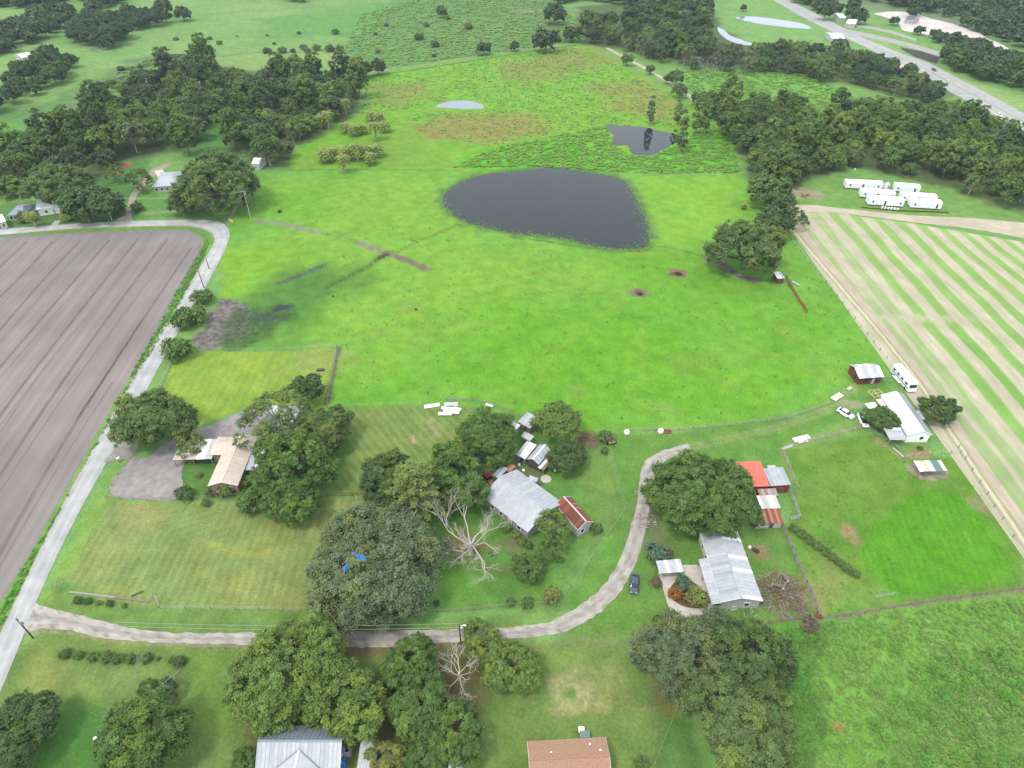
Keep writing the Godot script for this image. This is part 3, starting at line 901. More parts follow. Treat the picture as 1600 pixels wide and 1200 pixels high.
func build_fields():
	# the ploughed field
	var p := W([-120, 375, 0, 371.5, 60, 367, 120, 364, 200, 361, 262, 359, 290, 360, 308, 367, 318, 378, 316, 388, 290, 438, 250, 505, 195, 590, 150, 680, 90, 785, 30, 890, 0, 938, -60, 1040])
	p = ragged(p, 3.0, 0.7)
	var soil := [S(160, 152, 148), S(151, 143, 140), S(168, 154, 147)]
	var dir := (G(2, 742) - G(263, 372))
	var d2 := Vector2(dir.x, dir.z).normalized()
	ruled_field("ploughed_field", p, d2, 0.55, 3.0, 0.03, func(q, uu, w):
		var row := noise_c.get_noise_2d(uu / 0.9, 3.0) * 0.07 + noise_c.get_noise_2d(uu / 3.1, w / 300.0) * 0.07
		var t := clampf(0.5 + 0.7 * noise_a.get_noise_2d(uu / 12.0, w / 70.0), 0, 1)
		var pink := smoothstep(26.0, 6.0, absf(q.y + 143.0 + 0.12 * (q.x + 130.0) + 9.0 * noise_a.get_noise_2d(q.x / 14.0, q.y / 14.0)))
		var c: Color = soil[1].lerp(soil[0], t).lerp(soil[2], 0.75 * pink)
		return c * (1.0 + row + 0.04 * noise_b.get_noise_2d(uu / 1.5, w / 30.0)), M.soil)
	var dk := S(132, 122, 118)
	var dk2 := S(144, 134, 130)
	for t in [[42, 378, 0, 417, -30, 446], [82, 377, 45, 419, 2, 462, -40, 502], [126, 375, 68, 437, 2, 513, -40, 561], [171, 375, 90, 469, 1, 573, -40, 622], [216, 373, 130, 480, 39, 597, 0, 650, -40, 706], [263, 372, 185, 474, 101, 592, 50, 667, 1, 742, -40, 808], [299, 387, 235, 482, 159, 597, 82, 720, 1, 863, -40, 940]]:
		line_sheet("tractor_rut", t, 0.95, 0.05, dk, dk2, M.soil, 4, 0.1)
	for t in [[140, 375, 75, 448, -30, 570], [185, 378, 110, 463, 0, 590], [228, 385, 150, 477, 60, 590, 0, 676], [276, 383, 200, 482, 110, 605, 0, 768], [113, 518, 80, 560, 10, 652, -30, 705], [222, 500, 180, 565, 120, 655], [176, 597, 100, 715, 20, 850, -20, 920], [55, 415, 0, 472]]:
		line_sheet("tractor_rut", t, 0.4, 0.05, S(142, 132, 128), S(150, 140, 136), M.soil, 4, 0.12)
	var arc := []
	for k in 9:
		arc.append_array([-10 + k * 33, 371 - k * 1.3, 6 + k * 33, 368 - k * 1.3])
	line_sheet("tractor_rut", arc, 0.7, 0.05, S(146, 136, 133), S(160, 150, 147), M.soil, 4, 0.5)
	line_sheet("tractor_rut", [255, 363, 285, 363, 304, 372, 312, 384, 300, 410, 270, 460], 0.8, 0.05, S(150, 140, 137), S(162, 152, 149), M.soil, 4, 0.2)
	# the striped field: sand with twelve green bands that run away from the camera
	var sand := [S(222, 212, 188), S(212, 201, 178), S(198, 184, 162)]
	var q := W([1236, 362, 1246, 330, 1300, 332, 1430, 350, 1600, 378, 1680, 392, 1760, 900, 1720, 1040, 1600, 868, 1480, 672, 1436, 600])
	q = ragged(q, 3.0, 0.25)
	var green := [S(132, 182, 86), S(150, 191, 102), S(174, 200, 124)]
	ruled_field("striped_field", q, Vector2(0, 1), 0.36, 2.6, 0.03, func(w, uu, vv):
		var x: float = w.x
		var z: float = w.y
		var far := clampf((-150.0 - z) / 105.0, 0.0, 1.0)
		var bx := x + maxf(0.0, x - 150.0) * (0.0048 * (x - 150.0)) * far
		var f := (bx - 126.0) / 8.05 + 0.06 * noise_c.get_noise_2d(z / 30.0, roundf((bx - 126.0) / 8.05) * 9.0)
		var near_center := absf(f - roundf(f))
		var band := roundf(f)
		var edge: float = 0.235 + 0.035 * noise_c.get_noise_2d(band * 13.0, z / 25.0)
		var on := smoothstep(edge + 0.07, edge - 0.07, near_center + 0.03 * noise_b.get_noise_2d(x / 0.8, z / 4.0))
		if z < -262.0 + 0.24 * maxf(0.0, x - 135.0):
			on *= 0.4
		var sandc: Color = sand[0].lerp(sand[1], clampf(0.5 + noise_a.get_noise_2d(x / 5.0, z / 20.0), 0, 1))
		sandc = sandc.lerp(S(176, 186, 130), clampf(0.25 + 0.5 * noise_a.get_noise_2d(x / 2.0 + 40.0, z / 9.0), 0, 0.5))
		var rows := 0.5 + 0.5 * sin(TAU * bx / 0.9)
		var g: Color = green[0].lerp(green[1], clampf(0.35 + 0.3 * sin(band * 2.4) + 0.5 * noise_a.get_noise_2d(x / 3.0, z / 30.0), 0, 1))
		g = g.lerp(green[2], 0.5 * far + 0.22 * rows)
		if band < 0.5:   # the thin outermost band, patchy near its middle
			on *= clampf(0.62 + 0.3 * noise_a.get_noise_2d(x / 1.2, z / 25.0), 0.0, 1.0) if f > -1.15 else 0.0
			if f > -0.55 and f < -0.2:
				on = maxf(on, 0.0)
			if f > -1.0 and f < -0.42 and z > -190.0:
				on = maxf(on, 0.55)
		var cross_track := smoothstep(2.6, 1.0, absf(z + 178.5 - 0.03 * (x - 140.0))) * smoothstep(162.0, 140.0, x)
		on *= 1.0 - 0.75 * cross_track
		return sandc.lerp(g, on) * (1.0 + 0.05 * noise_c.get_noise_2d(bx / 0.35, 7.0)), M.crop)
	# the lane of pale sand along its left edge and its far end, with two worn tracks
	ribbon("sand_lane", [1222, 336, 1236, 363, 1300, 440, 1365, 516, 1430, 598, 1476, 672, 1530, 756, 1598, 858, 1660, 960], [1247, 338, 1262, 366, 1328, 444, 1392, 520, 1452, 596, 1504, 671, 1564, 756, 1640, 862, 1700, 958], 0.05, func(s, r):
		var t := absf(s - 0.25)
		var c := S(216, 202, 178).lerp(S(198, 184, 162), clampf(0.5 + noise_a.get_noise_2d(r.x / 1.5, r.y / 8.0), 0, 1))
		c = c.lerp(S(176, 180, 134), 0.75 * smoothstep(0.16, 0.05, absf(s - 0.06)))
		return c.lerp(S(232, 222, 190), smoothstep(0.13, 0.03, t) * 0.9).lerp(S(160, 168, 118), 0.7 * smoothstep(0.1, 0.03, absf(s - 0.42))), M.crop, 0.3, 16)
	ribbon("sand_lane", [1236, 322, 1262, 320, 1320, 326, 1430, 337, 1520, 341, 1620, 350], [1238, 332, 1262, 331, 1330, 335, 1430, 348, 1520, 358, 1620, 376], 0.055, func(s, r):
		return S(222, 210, 186).lerp(S(204, 192, 168), clampf(0.5 + noise_a.get_noise_2d(r.x / 6.0, r.y / 1.5), 0, 1)), M.crop, 0.6, 8)

func build_roads():
	# the paved county road round the ploughed field
	ribbon("road", [-60, 371, 0, 367.5, 50, 363, 150, 356, 260, 353.5, 300, 354.5, 322, 360, 334, 370, 333, 382, 318, 408, 281, 471, 241, 533, 203, 599, 158, 678, 102, 780, 65, 853, 24, 938, -18, 1030, -60, 1120], [-60, 363, 0, 358.5, 50, 354.5, 150, 348, 260, 344, 320, 344, 345, 348, 358, 360, 357, 376, 345, 404, 310, 468, 272, 531, 236, 597, 192, 678, 135, 780, 97, 853, 58, 938, 22, 1030, -20, 1130], 0.07, func(s, r):
		var c := S(206, 206, 204).lerp(S(196, 196, 195), clampf(0.5 + noise_a.get_noise_2d(r.x / 6.0, r.y / 20.0), 0, 1))
		c = c.lerp(S(222, 221, 218), 0.5 * (smoothstep(0.12, 0.02, absf(s - 0.3)) + smoothstep(0.12, 0.02, absf(s - 0.7))))
		return c.lerp(S(196, 176, 152), smoothstep(0.05, 0.0, s)), M.asphalt, 0.12, 12)
	# the gravel drive
	ribbon("gravel_drive", [50, 940, 66, 946, 100, 955, 150, 968, 200, 980, 260, 988, 340, 989, 430, 988, 520, 987, 600, 986, 700, 984, 780, 981, 830, 977, 868, 968, 905, 947, 940, 918, 965, 882, 982, 838, 994, 790, 999, 755, 1008, 721, 1040, 703, 1074, 693], [38, 992, 62, 984, 105, 984, 150, 995, 200, 1001, 260, 1005, 340, 1007, 430, 1008, 520, 1012, 600, 1011, 700, 1005, 780, 998, 840, 995, 884, 986, 926, 965, 962, 934, 988, 893, 1006, 842, 1016, 792, 1022, 752, 1034, 726, 1056, 712, 1083, 706], 0.06, func(s, r):
		var t := clampf(0.5 + 1.2 * noise_a.get_noise_2d(r.x / 2.2, r.y / 2.2), 0, 1)
		var c := S(188, 182, 174).lerp(S(216, 208, 196), t)
		var mid := smoothstep(0.2, 0.05, absf(s - 0.5))
		c = c.lerp(S(166, 160, 153), 0.5 * mid)
		var pit := smoothstep(0.25, 0.5, noise_b.get_noise_2d(r.x / 2.4 + 90.0, r.y / 1.6))
		return c.lerp(S(150, 136, 120), 0.6 * pit), M.gravel, 0.35, 14, 0.8)
	# the turning place of the tan house and its yard
	var gp := ragged(smooth(W([172, 770, 205, 716, 230, 716, 262, 690, 290, 676, 330, 664, 385, 640, 420, 634, 440, 660, 400, 690, 350, 700, 310, 720, 290, 722, 284, 742, 286, 766, 278, 780, 230, 781]), 5), 1.2, 0.25)
	sheet("gravel_yard", gp, 0.05, S(186, 181, 178), S(164, 158, 156), 2.2, 0.8, M.gravel)
	sheet("gravel_yard", ragged(smooth(W([163, 722, 178, 704, 196, 688, 218, 690, 208, 712, 192, 718]), 4), 1.0, 0.2), 0.075, S(180, 174, 168), S(166, 160, 156), 3.0, 0.9, M.gravel)
	# pale tracks of the houses in the wood and of the far pastures
	ribbon("sand_lane", [172, 349, 190, 338, 199, 320, 205, 304, 225, 280, 240, 264, 262, 255], [208, 346, 205, 332, 211, 316, 216, 302, 236, 282, 250, 268, 268, 258], 0.06, func(s, r): return S(196, 184, 166).lerp(S(176, 166, 150), clampf(0.5 + noise_a.get_noise_2d(r.x / 3.0, r.y / 3.0), 0, 1)), M.gravel, 0.5, 5)
	ribbon("sand_lane", [80, 352, 86, 345], [90, 352, 95, 344], 0.065, func(s, r): return S(206, 200, 190), M.gravel, 0.1, 3)
	line_sheet("farm_track", [540, 119, 620, 108, 700, 96, 780, 84, 860, 72, 900, 68], 4.5, 0.05, S(142, 162, 110), S(158, 166, 124), M.grass, 4, 0.6)
	line_sheet("farm_track", [540, 123, 620, 113, 700, 101, 780, 88, 860, 76, 900, 71], 2.4, 0.055, S(92, 138, 70), S(104, 148, 78), M.grass, 4, 0.6)
	line_sheet("sand_lane", [948, 75, 980, 92, 1010, 108, 1040, 125, 1065, 142, 1090, 160, 1110, 172], 3.2, 0.06, S(222, 214, 194), S(204, 198, 176), M.gravel, 4, 0.5)
	# the highway and the yards beside it
	ribbon("highway", [1196, -8, 1240, 19, 1290, 45, 1340, 68, 1385, 90, 1435, 115, 1470, 136, 1530, 168, 1620, 216], [1216, -8, 1262, 15, 1315, 42, 1365, 66, 1410, 84, 1450, 98, 1495, 121, 1550, 150, 1620, 188], 0.06, func(s, r):
		var c := S(204, 204, 200).lerp(S(192, 193, 190), clampf(0.5 + noise_a.get_noise_2d(r.x / 30.0, r.y / 30.0), 0, 1))
		var grass := smoothstep(0.06, 0.02, absf(s - 0.5)) * 0.6
		c = c.lerp(S(190, 190, 186), smoothstep(0.03, 0.0, absf(s - 0.26)) + smoothstep(0.03, 0.0, absf(s - 0.76)))
		return c.lerp(S(150, 164, 122), grass), M.asphalt, 0.3, 20, 5.0)
	ribbon("side_road", [1312, 48, 1360, 60, 1420, 74, 1460, 86, 1503, 94], [1320, 45, 1368, 55, 1428, 69, 1468, 81, 1505, 90], 0.065, func(s, r): return S(190, 188, 180), M.asphalt, 0.4, 4, 5.0)
	ribbon("side_road", [1316, 41, 1350, 44, 1390, 52, 1430, 64], [1322, 38, 1356, 41, 1396, 49, 1432, 61], 0.066, func(s, r): return S(192, 188, 178), M.asphalt, 0.4, 4, 5.0)
	sheet("truck_yard", ragged(smooth(W([1368, 22, 1400, 18, 1430, 21, 1456, 29, 1505, 42, 1552, 64, 1600, 88, 1640, 104, 1640, 116, 1600, 104, 1572, 96, 1534, 80, 1488, 70, 1450, 55, 1408, 47, 1402, 34]), 3), 8, 2.0), 0.05, S(240, 234, 228), S(226, 214, 204), 25, 7, M.gravel)
	sheet("ploughed_field", ragged(W([1405, 74, 1440, 80, 1470, 90, 1462, 100, 1440, 93, 1416, 82]), 6, 1.0), 0.05, S(96, 88, 86), S(84, 76, 76), 12, 5, M.soil)
	sheet("sand_patch", ragged(W([1436, 124, 1448, 122, 1456, 130, 1442, 138]), 3, 1.0), 0.05, S(200, 190, 168), S(180, 172, 148), 6, 3, M.gravel)
	# concrete round the planting bed of the grey house
	var cp := W([1067, 883, 1092, 883, 1104, 915, 1114, 945, 1126, 949, 1110, 957, 1087, 963, 1052, 968, 1041, 938, 1030, 900, 1028, 895])
	var slab := MB.new()
	slab.prism(cp, 0.0, 0.12)
	struct("pavement", slab.mesh(), M.concrete)
	var bed := smooth(W([1055, 909, 1068, 901, 1082, 909, 1096, 921, 1104, 937, 1098, 949, 1084, 951, 1066, 947, 1050, 936, 1046, 922]), 4)
	sheet("planting_bed", bed, 0.14, S(146, 110, 92), S(122, 104, 76), 1.0, 0.5, M.gravel)

func build_water():
	var shore := smooth(W([690, 312, 700, 295, 730, 279, 770, 270, 815, 266, 860, 261, 900, 266, 940, 272, 972, 280, 988, 298, 1000, 320, 1010, 345, 1016, 368, 1012, 388, 990, 391, 960, 391, 920, 384, 880, 375, 840, 369, 805, 366, 760, 357, 720, 345, 698, 330]), 5)
	water("pond", ragged(shore, 1.2, 0.7), M.water)
	water("pond", ragged(smooth(W([944, 196, 965, 196, 1000, 198, 1030, 204, 1056, 210, 1072, 216, 1078, 220, 1055, 224, 1040, 232, 1020, 242, 1000, 243, 986, 240, 982, 228, 962, 228, 955, 222, 958, 212, 950, 204]), 4), 1.5, 0.8), M.water)
	water("pond", ragged(smooth(W([682, 167, 696, 160, 718, 157, 745, 160, 756, 166, 748, 170, 715, 170]), 4), 2, 0.8), M.pond_sky_sheen)
	water("pond", ragged(smooth(W([1150, 27, 1180, 26, 1220, 31, 1250, 36, 1268, 43, 1255, 45, 1215, 41, 1180, 36, 1158, 31]), 3), 5, 1.0), M.pond_sky_sheen)
	water("pond", ragged(smooth(W([1121, 43, 1129, 45, 1140, 54, 1158, 62, 1174, 68, 1170, 71, 1152, 68, 1135, 61, 1124, 51]), 3), 4, 1.0), M.pond_sky_sheen)
	water("pond", ragged(smooth(W([26, 40, 40, 35, 60, 30, 82, 27, 76, 31, 55, 37, 34, 41]), 3), 6, 1.5), M.pond_sky_sheen)
	water("pond", ragged(smooth(W([130, 25, 140, 19, 152, 18, 148, 24, 138, 26]), 3), 6, 1.5), M.pond_sky_sheen)
	# shallow margins: drowned grass showing at the rim
	pond_weed(shore)

func water(called: String, p: PackedVector2Array, mat: Material):
	var v := PackedVector3Array()
	var c := PackedColorArray()
	for q in p:
		v.append(Vector3(q.x, 0.04, q.y))
	var u := PackedVector2Array(p)
	var t := Geometry2D.triangulate_polygon(p)
	var idx := PackedInt32Array()
	for i in range(0, t.size(), 3):
		if (p[t[i + 1]] - p[t[i]]).cross(p[t[i + 2]] - p[t[i]]) < 0.0:
			idx.append_array(PackedInt32Array([t[i], t[i + 2], t[i + 1]]))
		else:
			idx.append_array(PackedInt32Array([t[i], t[i + 1], t[i + 2]]))
	c.resize(v.size())
	c.fill(Color.WHITE)
	struct(called, sheet_mesh(v, c, u, u, idx), mat)

func pond_weed(shore: PackedVector2Array):
	var mb := MB.new()
	var centre := Vector2.ZERO
	for q in shore:
		centre += q / shore.size()
	for k in 3600:
		var i := rng.randi() % shore.size()
		var q := shore[i].lerp(shore[(i + 1) % shore.size()], rng.randf())
		var inward := (centre - q).normalized()
		var depth := 6.0 * pow(rng.randf(), 2.6)
		if noise_a.get_noise_2d(q.x / 9.0, q.y / 9.0) < -0.05:
			depth *= 0.35
		q += inward * depth
		var s := rng.randf_range(0.15, 0.5) * (1.0 - depth * 0.07)
		var a := rng.randf() * TAU
		mb.col = Color(1, 1, 1) * rng.randf_range(0.5, 0.8)
		var w := Vector3(q.x, 0.06 + rng.randf() * 0.02, q.y)
		var e := Vector3(cos(a), 0.04, sin(a)) * s
		var f := Vector3(-sin(a), 0.04, cos(a)) * s * 0.5
		mb.quad(w - e, w - f, w + e, w + f)
	var o := obj("water_grass", mb.mesh(), M.leaf_pasture, self)
	tag(o, "drowned grass in the shallow rim of the largest pond", "water plants")
	o.set_meta("kind", "stuff")

# ================= trees =================
func leaf_quad(mb: MB, p: Vector3, nrm: Vector3, soft: Vector3, s: float, col: Color):
	var t := nrm.cross(Vector3(rng.randf() - 0.5, rng.randf() - 0.5, rng.randf() - 0.5)).normalized()
	var b := nrm.cross(t) * s * rng.randf_range(0.45, 0.75)
	t *= s
	var fold := nrm * s * 0.22
	var sn := (nrm * 0.55 + soft * 0.3 + Vector3(0, 0.15, 0)).normalized()
	var q := [p - t, p + b - fold, p + t, p - b - fold]
	for k in [0, 1, 2, 0, 2, 3]:
		mb.v.append(q[k])
		mb.n.append(sn)
		mb.c.append(col)
		mb.u.append(Vector2.ZERO)

func puffs_of(R: float, H: float, yc: float, n: int, low: float, lobes: float, big: float) -> Array:
	# clumps over a dome of uneven outline: [centre, radius, outward, tone]
	var out := []
	var ph := rng.randf() * TAU
	for i in n:
		var yv := lerpf(low, 0.97, (i + 0.5) / n) + rng.randf_range(-0.06, 0.06)
		yv = clampf(yv, -0.9, 0.98)
		var a := i * 2.39996 + ph + rng.randf_range(-0.35, 0.35)
		var rr := sqrt(1.0 - yv * yv)
		var d := Vector3(cos(a) * rr, yv, sin(a) * rr)
		var un := 1.0 + lobes * 1.45 * (0.6 * sin(a * 2.0 + ph) + 0.5 * sin(a * 3.0 + ph * 2.0 + yv * 2.0) + rng.randf_range(-0.7, 0.5))
		var r := R * big * rng.randf_range(0.7, 1.25)
		var c := Vector3(d.x * (R - r * 0.8) * un, yc + d.y * (H - r * 0.7) * clampf(un, 0.8, 1.15), d.z * (R - r * 0.8) * un)
		out.append([c, r, d, rng.randf_range(0.72, 1.0)])
	return out

func crown_mesh(puffs: Array, leaves: int, leaf: float, yellow: float, droop := 0.0) -> ArrayMesh:
	var mb := MB.new()
	var total := 0.0
	for p in puffs:
		total += p[1] * p[1]
	for k in puffs.size():
		var p: Array = puffs[k]
		var c: Vector3 = p[0]
		var r: float = p[1]
		var out: Vector3 = p[2]
		var near := []
		for m in puffs.size():
			if m != k and c.distance_to(puffs[m][0]) < r + puffs[m][1]:
				near.append(puffs[m])
		var young := rng.randf() < yellow
		# sprays: the clump's leaves gather round many small tips
		var tips := []
		for i in 26:
			var d := Vector3(rng.randfn(), rng.randfn(), rng.randfn()).normalized()
			d = (d + out * 0.45 + Vector3(0, 0.3, 0)).normalized()
			tips.append([c + d * Vector3(1, 0.85, 1) * r * (rng.randf_range(0.66, 1.25) if i > 2 else rng.randf_range(1.2, 1.55)), d, rng.randf_range(0.6, 1.0)])
		for i in int(leaves * r * r / total):
			var tip: Array = tips[rng.randi() % 26]
			var d: Vector3 = tip[1]
			var pos: Vector3 = tip[0] + Vector3(rng.randfn(), rng.randfn() * 0.7, rng.randfn()) * r * 0.17
			var hidden := false
			for m in near:
				if pos.distance_squared_to(m[0]) < m[1] * m[1] * 0.28:
					hidden = true
					break
			if hidden:
				continue
			pos.y -= droop * rng.randf() * r
			var n := (d * 0.55 + out * 0.2 + Vector3(0, 0.55, 0) + Vector3(rng.randfn(), rng.randfn(), rng.randfn()) * 0.5).normalized()
			var tone: float = lerpf(1.0, p[3], 0.7) * tip[2] * rng.randf_range(0.7, 1.0)
			var col := Color(tone, tone, tone)
			if young:
				col = Color(minf(tone * 1.3, 1.0), minf(tone * 1.18, 1.0), tone * 0.9)
			leaf_quad(mb, pos, n, d, leaf * rng.randf_range(0.5, 1.25), col)
	return mb.mesh()

func trunk_mesh(puffs: Array, r0: float, fork: float, reach: float, every: int) -> ArrayMesh:
	var mb := MB.new()
	var top := Vector3(rng.randf_range(-0.3, 0.3), fork, rng.randf_range(-0.3, 0.3)) * Vector3(r0 * 2.0, 1, r0 * 2.0)
	mb.tube(Vector3(0, -0.2, 0), Vector3(0, 0.5, 0), r0 * 1.5, r0 * 1.1, 8, false)
	mb.tube(Vector3(0, 0.5, 0), top, r0 * 1.1, r0 * 0.85, 8)
	for k in range(0, puffs.size(), every):
		var c: Vector3 = puffs[k][0]
		var mid := top.lerp(c, 0.5) + Vector3(rng.randf_range(-1, 1), rng.randf_range(-0.5, 1.0), rng.randf_range(-1, 1)) * r0
		var start := Vector3(top.x, fork * rng.randf_range(0.75, 1.0), top.z)
		var rr := r0 * rng.randf_range(0.32, 0.5)
		mb.tube(start, mid, rr, rr * 0.6, 5, false)
		mb.tube(mid, top.lerp(c, reach * (1.3 if k % 3 == 0 else 1.0)), rr * 0.6, rr * 0.12, 5, false)
	return mb.mesh()

func proto(called: String, R: float, H: float, yc: float, n: int, leaves: int, leaf: float, low := -0.35, lobes := 0.14, big := 0.3, yellow := 0.12, trunk_r := 0.045, bark := "bark", droop := 0.0):
	var puffs := puffs_of(R, H, yc, n, low, lobes, big)
	var lo := Vector3(99, 99, 99)
	var hi := -lo
	for p in puffs:
		var reach: Vector3 = Vector3.ONE * p[1] * 0.95
		lo = lo.min(p[0] - reach)
		hi = hi.max(p[0] + reach)
	protos[called] = {"R": (hi.x - lo.x + hi.z - lo.z) * 0.25, "hc": yc, "crown": crown_mesh(puffs, leaves, leaf, yellow, droop), "trunk": trunk_mesh(puffs, R * trunk_r, yc * 0.5, 1.06, maxi(1, n / 24)), "bark": M[bark]}

func branch(mb: MB, a: Vector3, dir: Vector3, length: float, r: float, depth: int, wild: float):
	var p := a
	var d := dir
	var steps := 3
	for i in steps:
		var q := p + d * length / steps
		mb.tube(p, q, r * (1.0 - 0.25 * i / steps), r * (1.0 - 0.25 * (i + 1) / steps), 6 if depth > 2 else (4 if depth > 1 else 3), depth > 2 and i == steps - 1)
		p = q
		d = (d + Vector3(rng.randf_range(-1, 1), rng.randf_range(-0.7, 0.9), rng.randf_range(-1, 1)) * wild).normalized()
		if depth > 0 and i > 0 and rng.randf() < 0.55:
			var e := (d + Vector3(rng.randf_range(-1, 1), rng.randf_range(-0.3, 0.8), rng.randf_range(-1, 1)) * 0.9).normalized()
			branch(mb, p, e, length * rng.randf_range(0.35, 0.6), r * 0.5, depth - 1, wild)
	if depth > 0:
		for k in 2:
			var e := (d + Vector3(rng.randf_range(-1, 1), rng.randf_range(-0.4, 0.7), rng.randf_range(-1, 1)) * 0.75).normalized()
			branch(mb, p, e, length * rng.randf_range(0.5, 0.72), r * 0.62, depth - 1, wild)

func bare_mesh(h: float, n: int, r: float, depth: int, spread: float, wild: float) -> Array:
	var tr := MB.new()
	tr.tube(Vector3(0, -0.2, 0), Vector3(0, 0.6, 0), r * 1.6, r * 1.1, 8, false)
	tr.tube(Vector3(0, 0.6, 0), Vector3(0, h, 0), r * 1.1, r * 0.8, 8)
	var br := MB.new()
	for i in n:
		var a := i * TAU / n + rng.randf_range(-0.3, 0.3)
		var up := rng.randf_range(0.25, 1.0)
		var d := Vector3(cos(a) * spread, up, sin(a) * spread).normalized()
		branch(br, Vector3(0, h * rng.randf_range(0.45, 1.0), 0), d, h * rng.randf_range(0.7, 1.6), r * rng.randf_range(0.24, 0.42), depth, wild)
	return [tr.mesh(), br.mesh()]

func palm_mesh(h: float) -> Array:
	var tr := MB.new()
	tr.tube(Vector3(0, -0.2, 0), Vector3(0.1, h, 0.05), 0.26, 0.2, 7)
	var cr := MB.new()
	for k in 44:
		var a := k * 2.39996
		var lift := lerpf(1.5, -0.5, float(k) / 44.0)
		var d := Vector3(cos(a), 0, sin(a))
		var p := Vector3(0.1, h, 0.05)
		var L := rng.randf_range(2.0, 2.7)
		var tone := rng.randf_range(0.6, 1.0) * (1.0 if k < 34 else 0.8)
		cr.col = Color(tone, tone, tone * (0.9 if k < 34 else 0.6))
		var side := d.cross(Vector3.UP)
		var last := p
		for s in 5:
			var f := (s + 1) / 5.0
			var q := p + d * L * f * (1.0 - 0.18 * f) + Vector3(0, lift * L * 0.6 * f - L * 0.85 * f * f, 0)
			var w := 0.5 * sin(PI * clampf(f * 0.9 + 0.1, 0, 1)) + 0.04
			for m in [-1.0, 1.0]:
				cr.tri(last, q, last.lerp(q, 0.7) + side * m * w - Vector3(0, w * 0.35, 0))
			last = q
	return [tr.mesh(), cr.mesh()]

func conifer_mesh() -> Array:
	# tall, with pale bare radiating limbs at its head and feathery yellow-green sprays
	var R := 8.0
	var h := 17.0
	var tr := MB.new()
	tr.tube(Vector3(0, -0.2, 0), Vector3(0, h * 0.6, 0), 0.55, 0.4, 8, false)
	tr.tube(Vector3(0, h * 0.6, 0), Vector3(0.3, h, 0.2), 0.4, 0.12, 8)
	var br := MB.new()
	var cr := MB.new()
	for k in 58:
		var f := float(k) / 58.0
		var y := lerpf(h * 0.98, h * 0.3, f)
		var a := k * 2.39996 + rng.randf_range(-0.2, 0.2)
		var L := lerpf(2.6, R, pow(f, 0.6)) * rng.randf_range(0.8, 1.15)
		var d := Vector3(cos(a), lerpf(0.9, -0.1, f), sin(a)).normalized()
		var p0 := Vector3(0, y, 0)
		var p1 := p0 + d * L
		p1.y -= L * 0.18
		br.tube(p0, p0.lerp(p1, 0.55) + Vector3(0, 0.3, 0), 0.1, 0.06, 5, false)
		br.tube(p0.lerp(p1, 0.55) + Vector3(0, 0.3, 0), p1, 0.06, 0.02, 4, false)
		var bare := 0.42 if k < 26 else 0.2
		for i in 240:
			var g := rng.randf_range(bare, 1.06)
			var w := 0.9 * sin(PI * clampf(g, 0, 1)) + 0.35
			var q := p0.lerp(p1, g) + Vector3(rng.randfn(), rng.randfn() * 0.5, rng.randfn()) * w * 0.55
			var tone := rng.randf_range(0.6, 0.9)
			leaf_quad(cr, q, (Vector3(0, 1, 0) + Vector3(rng.randfn(), rng.randfn(), rng.randfn()) * 0.5).normalized(), Vector3.UP, rng.randf_range(0.16, 0.34), Color(tone, tone, tone))
	return [tr.mesh(), br.mesh(), cr.mesh()]

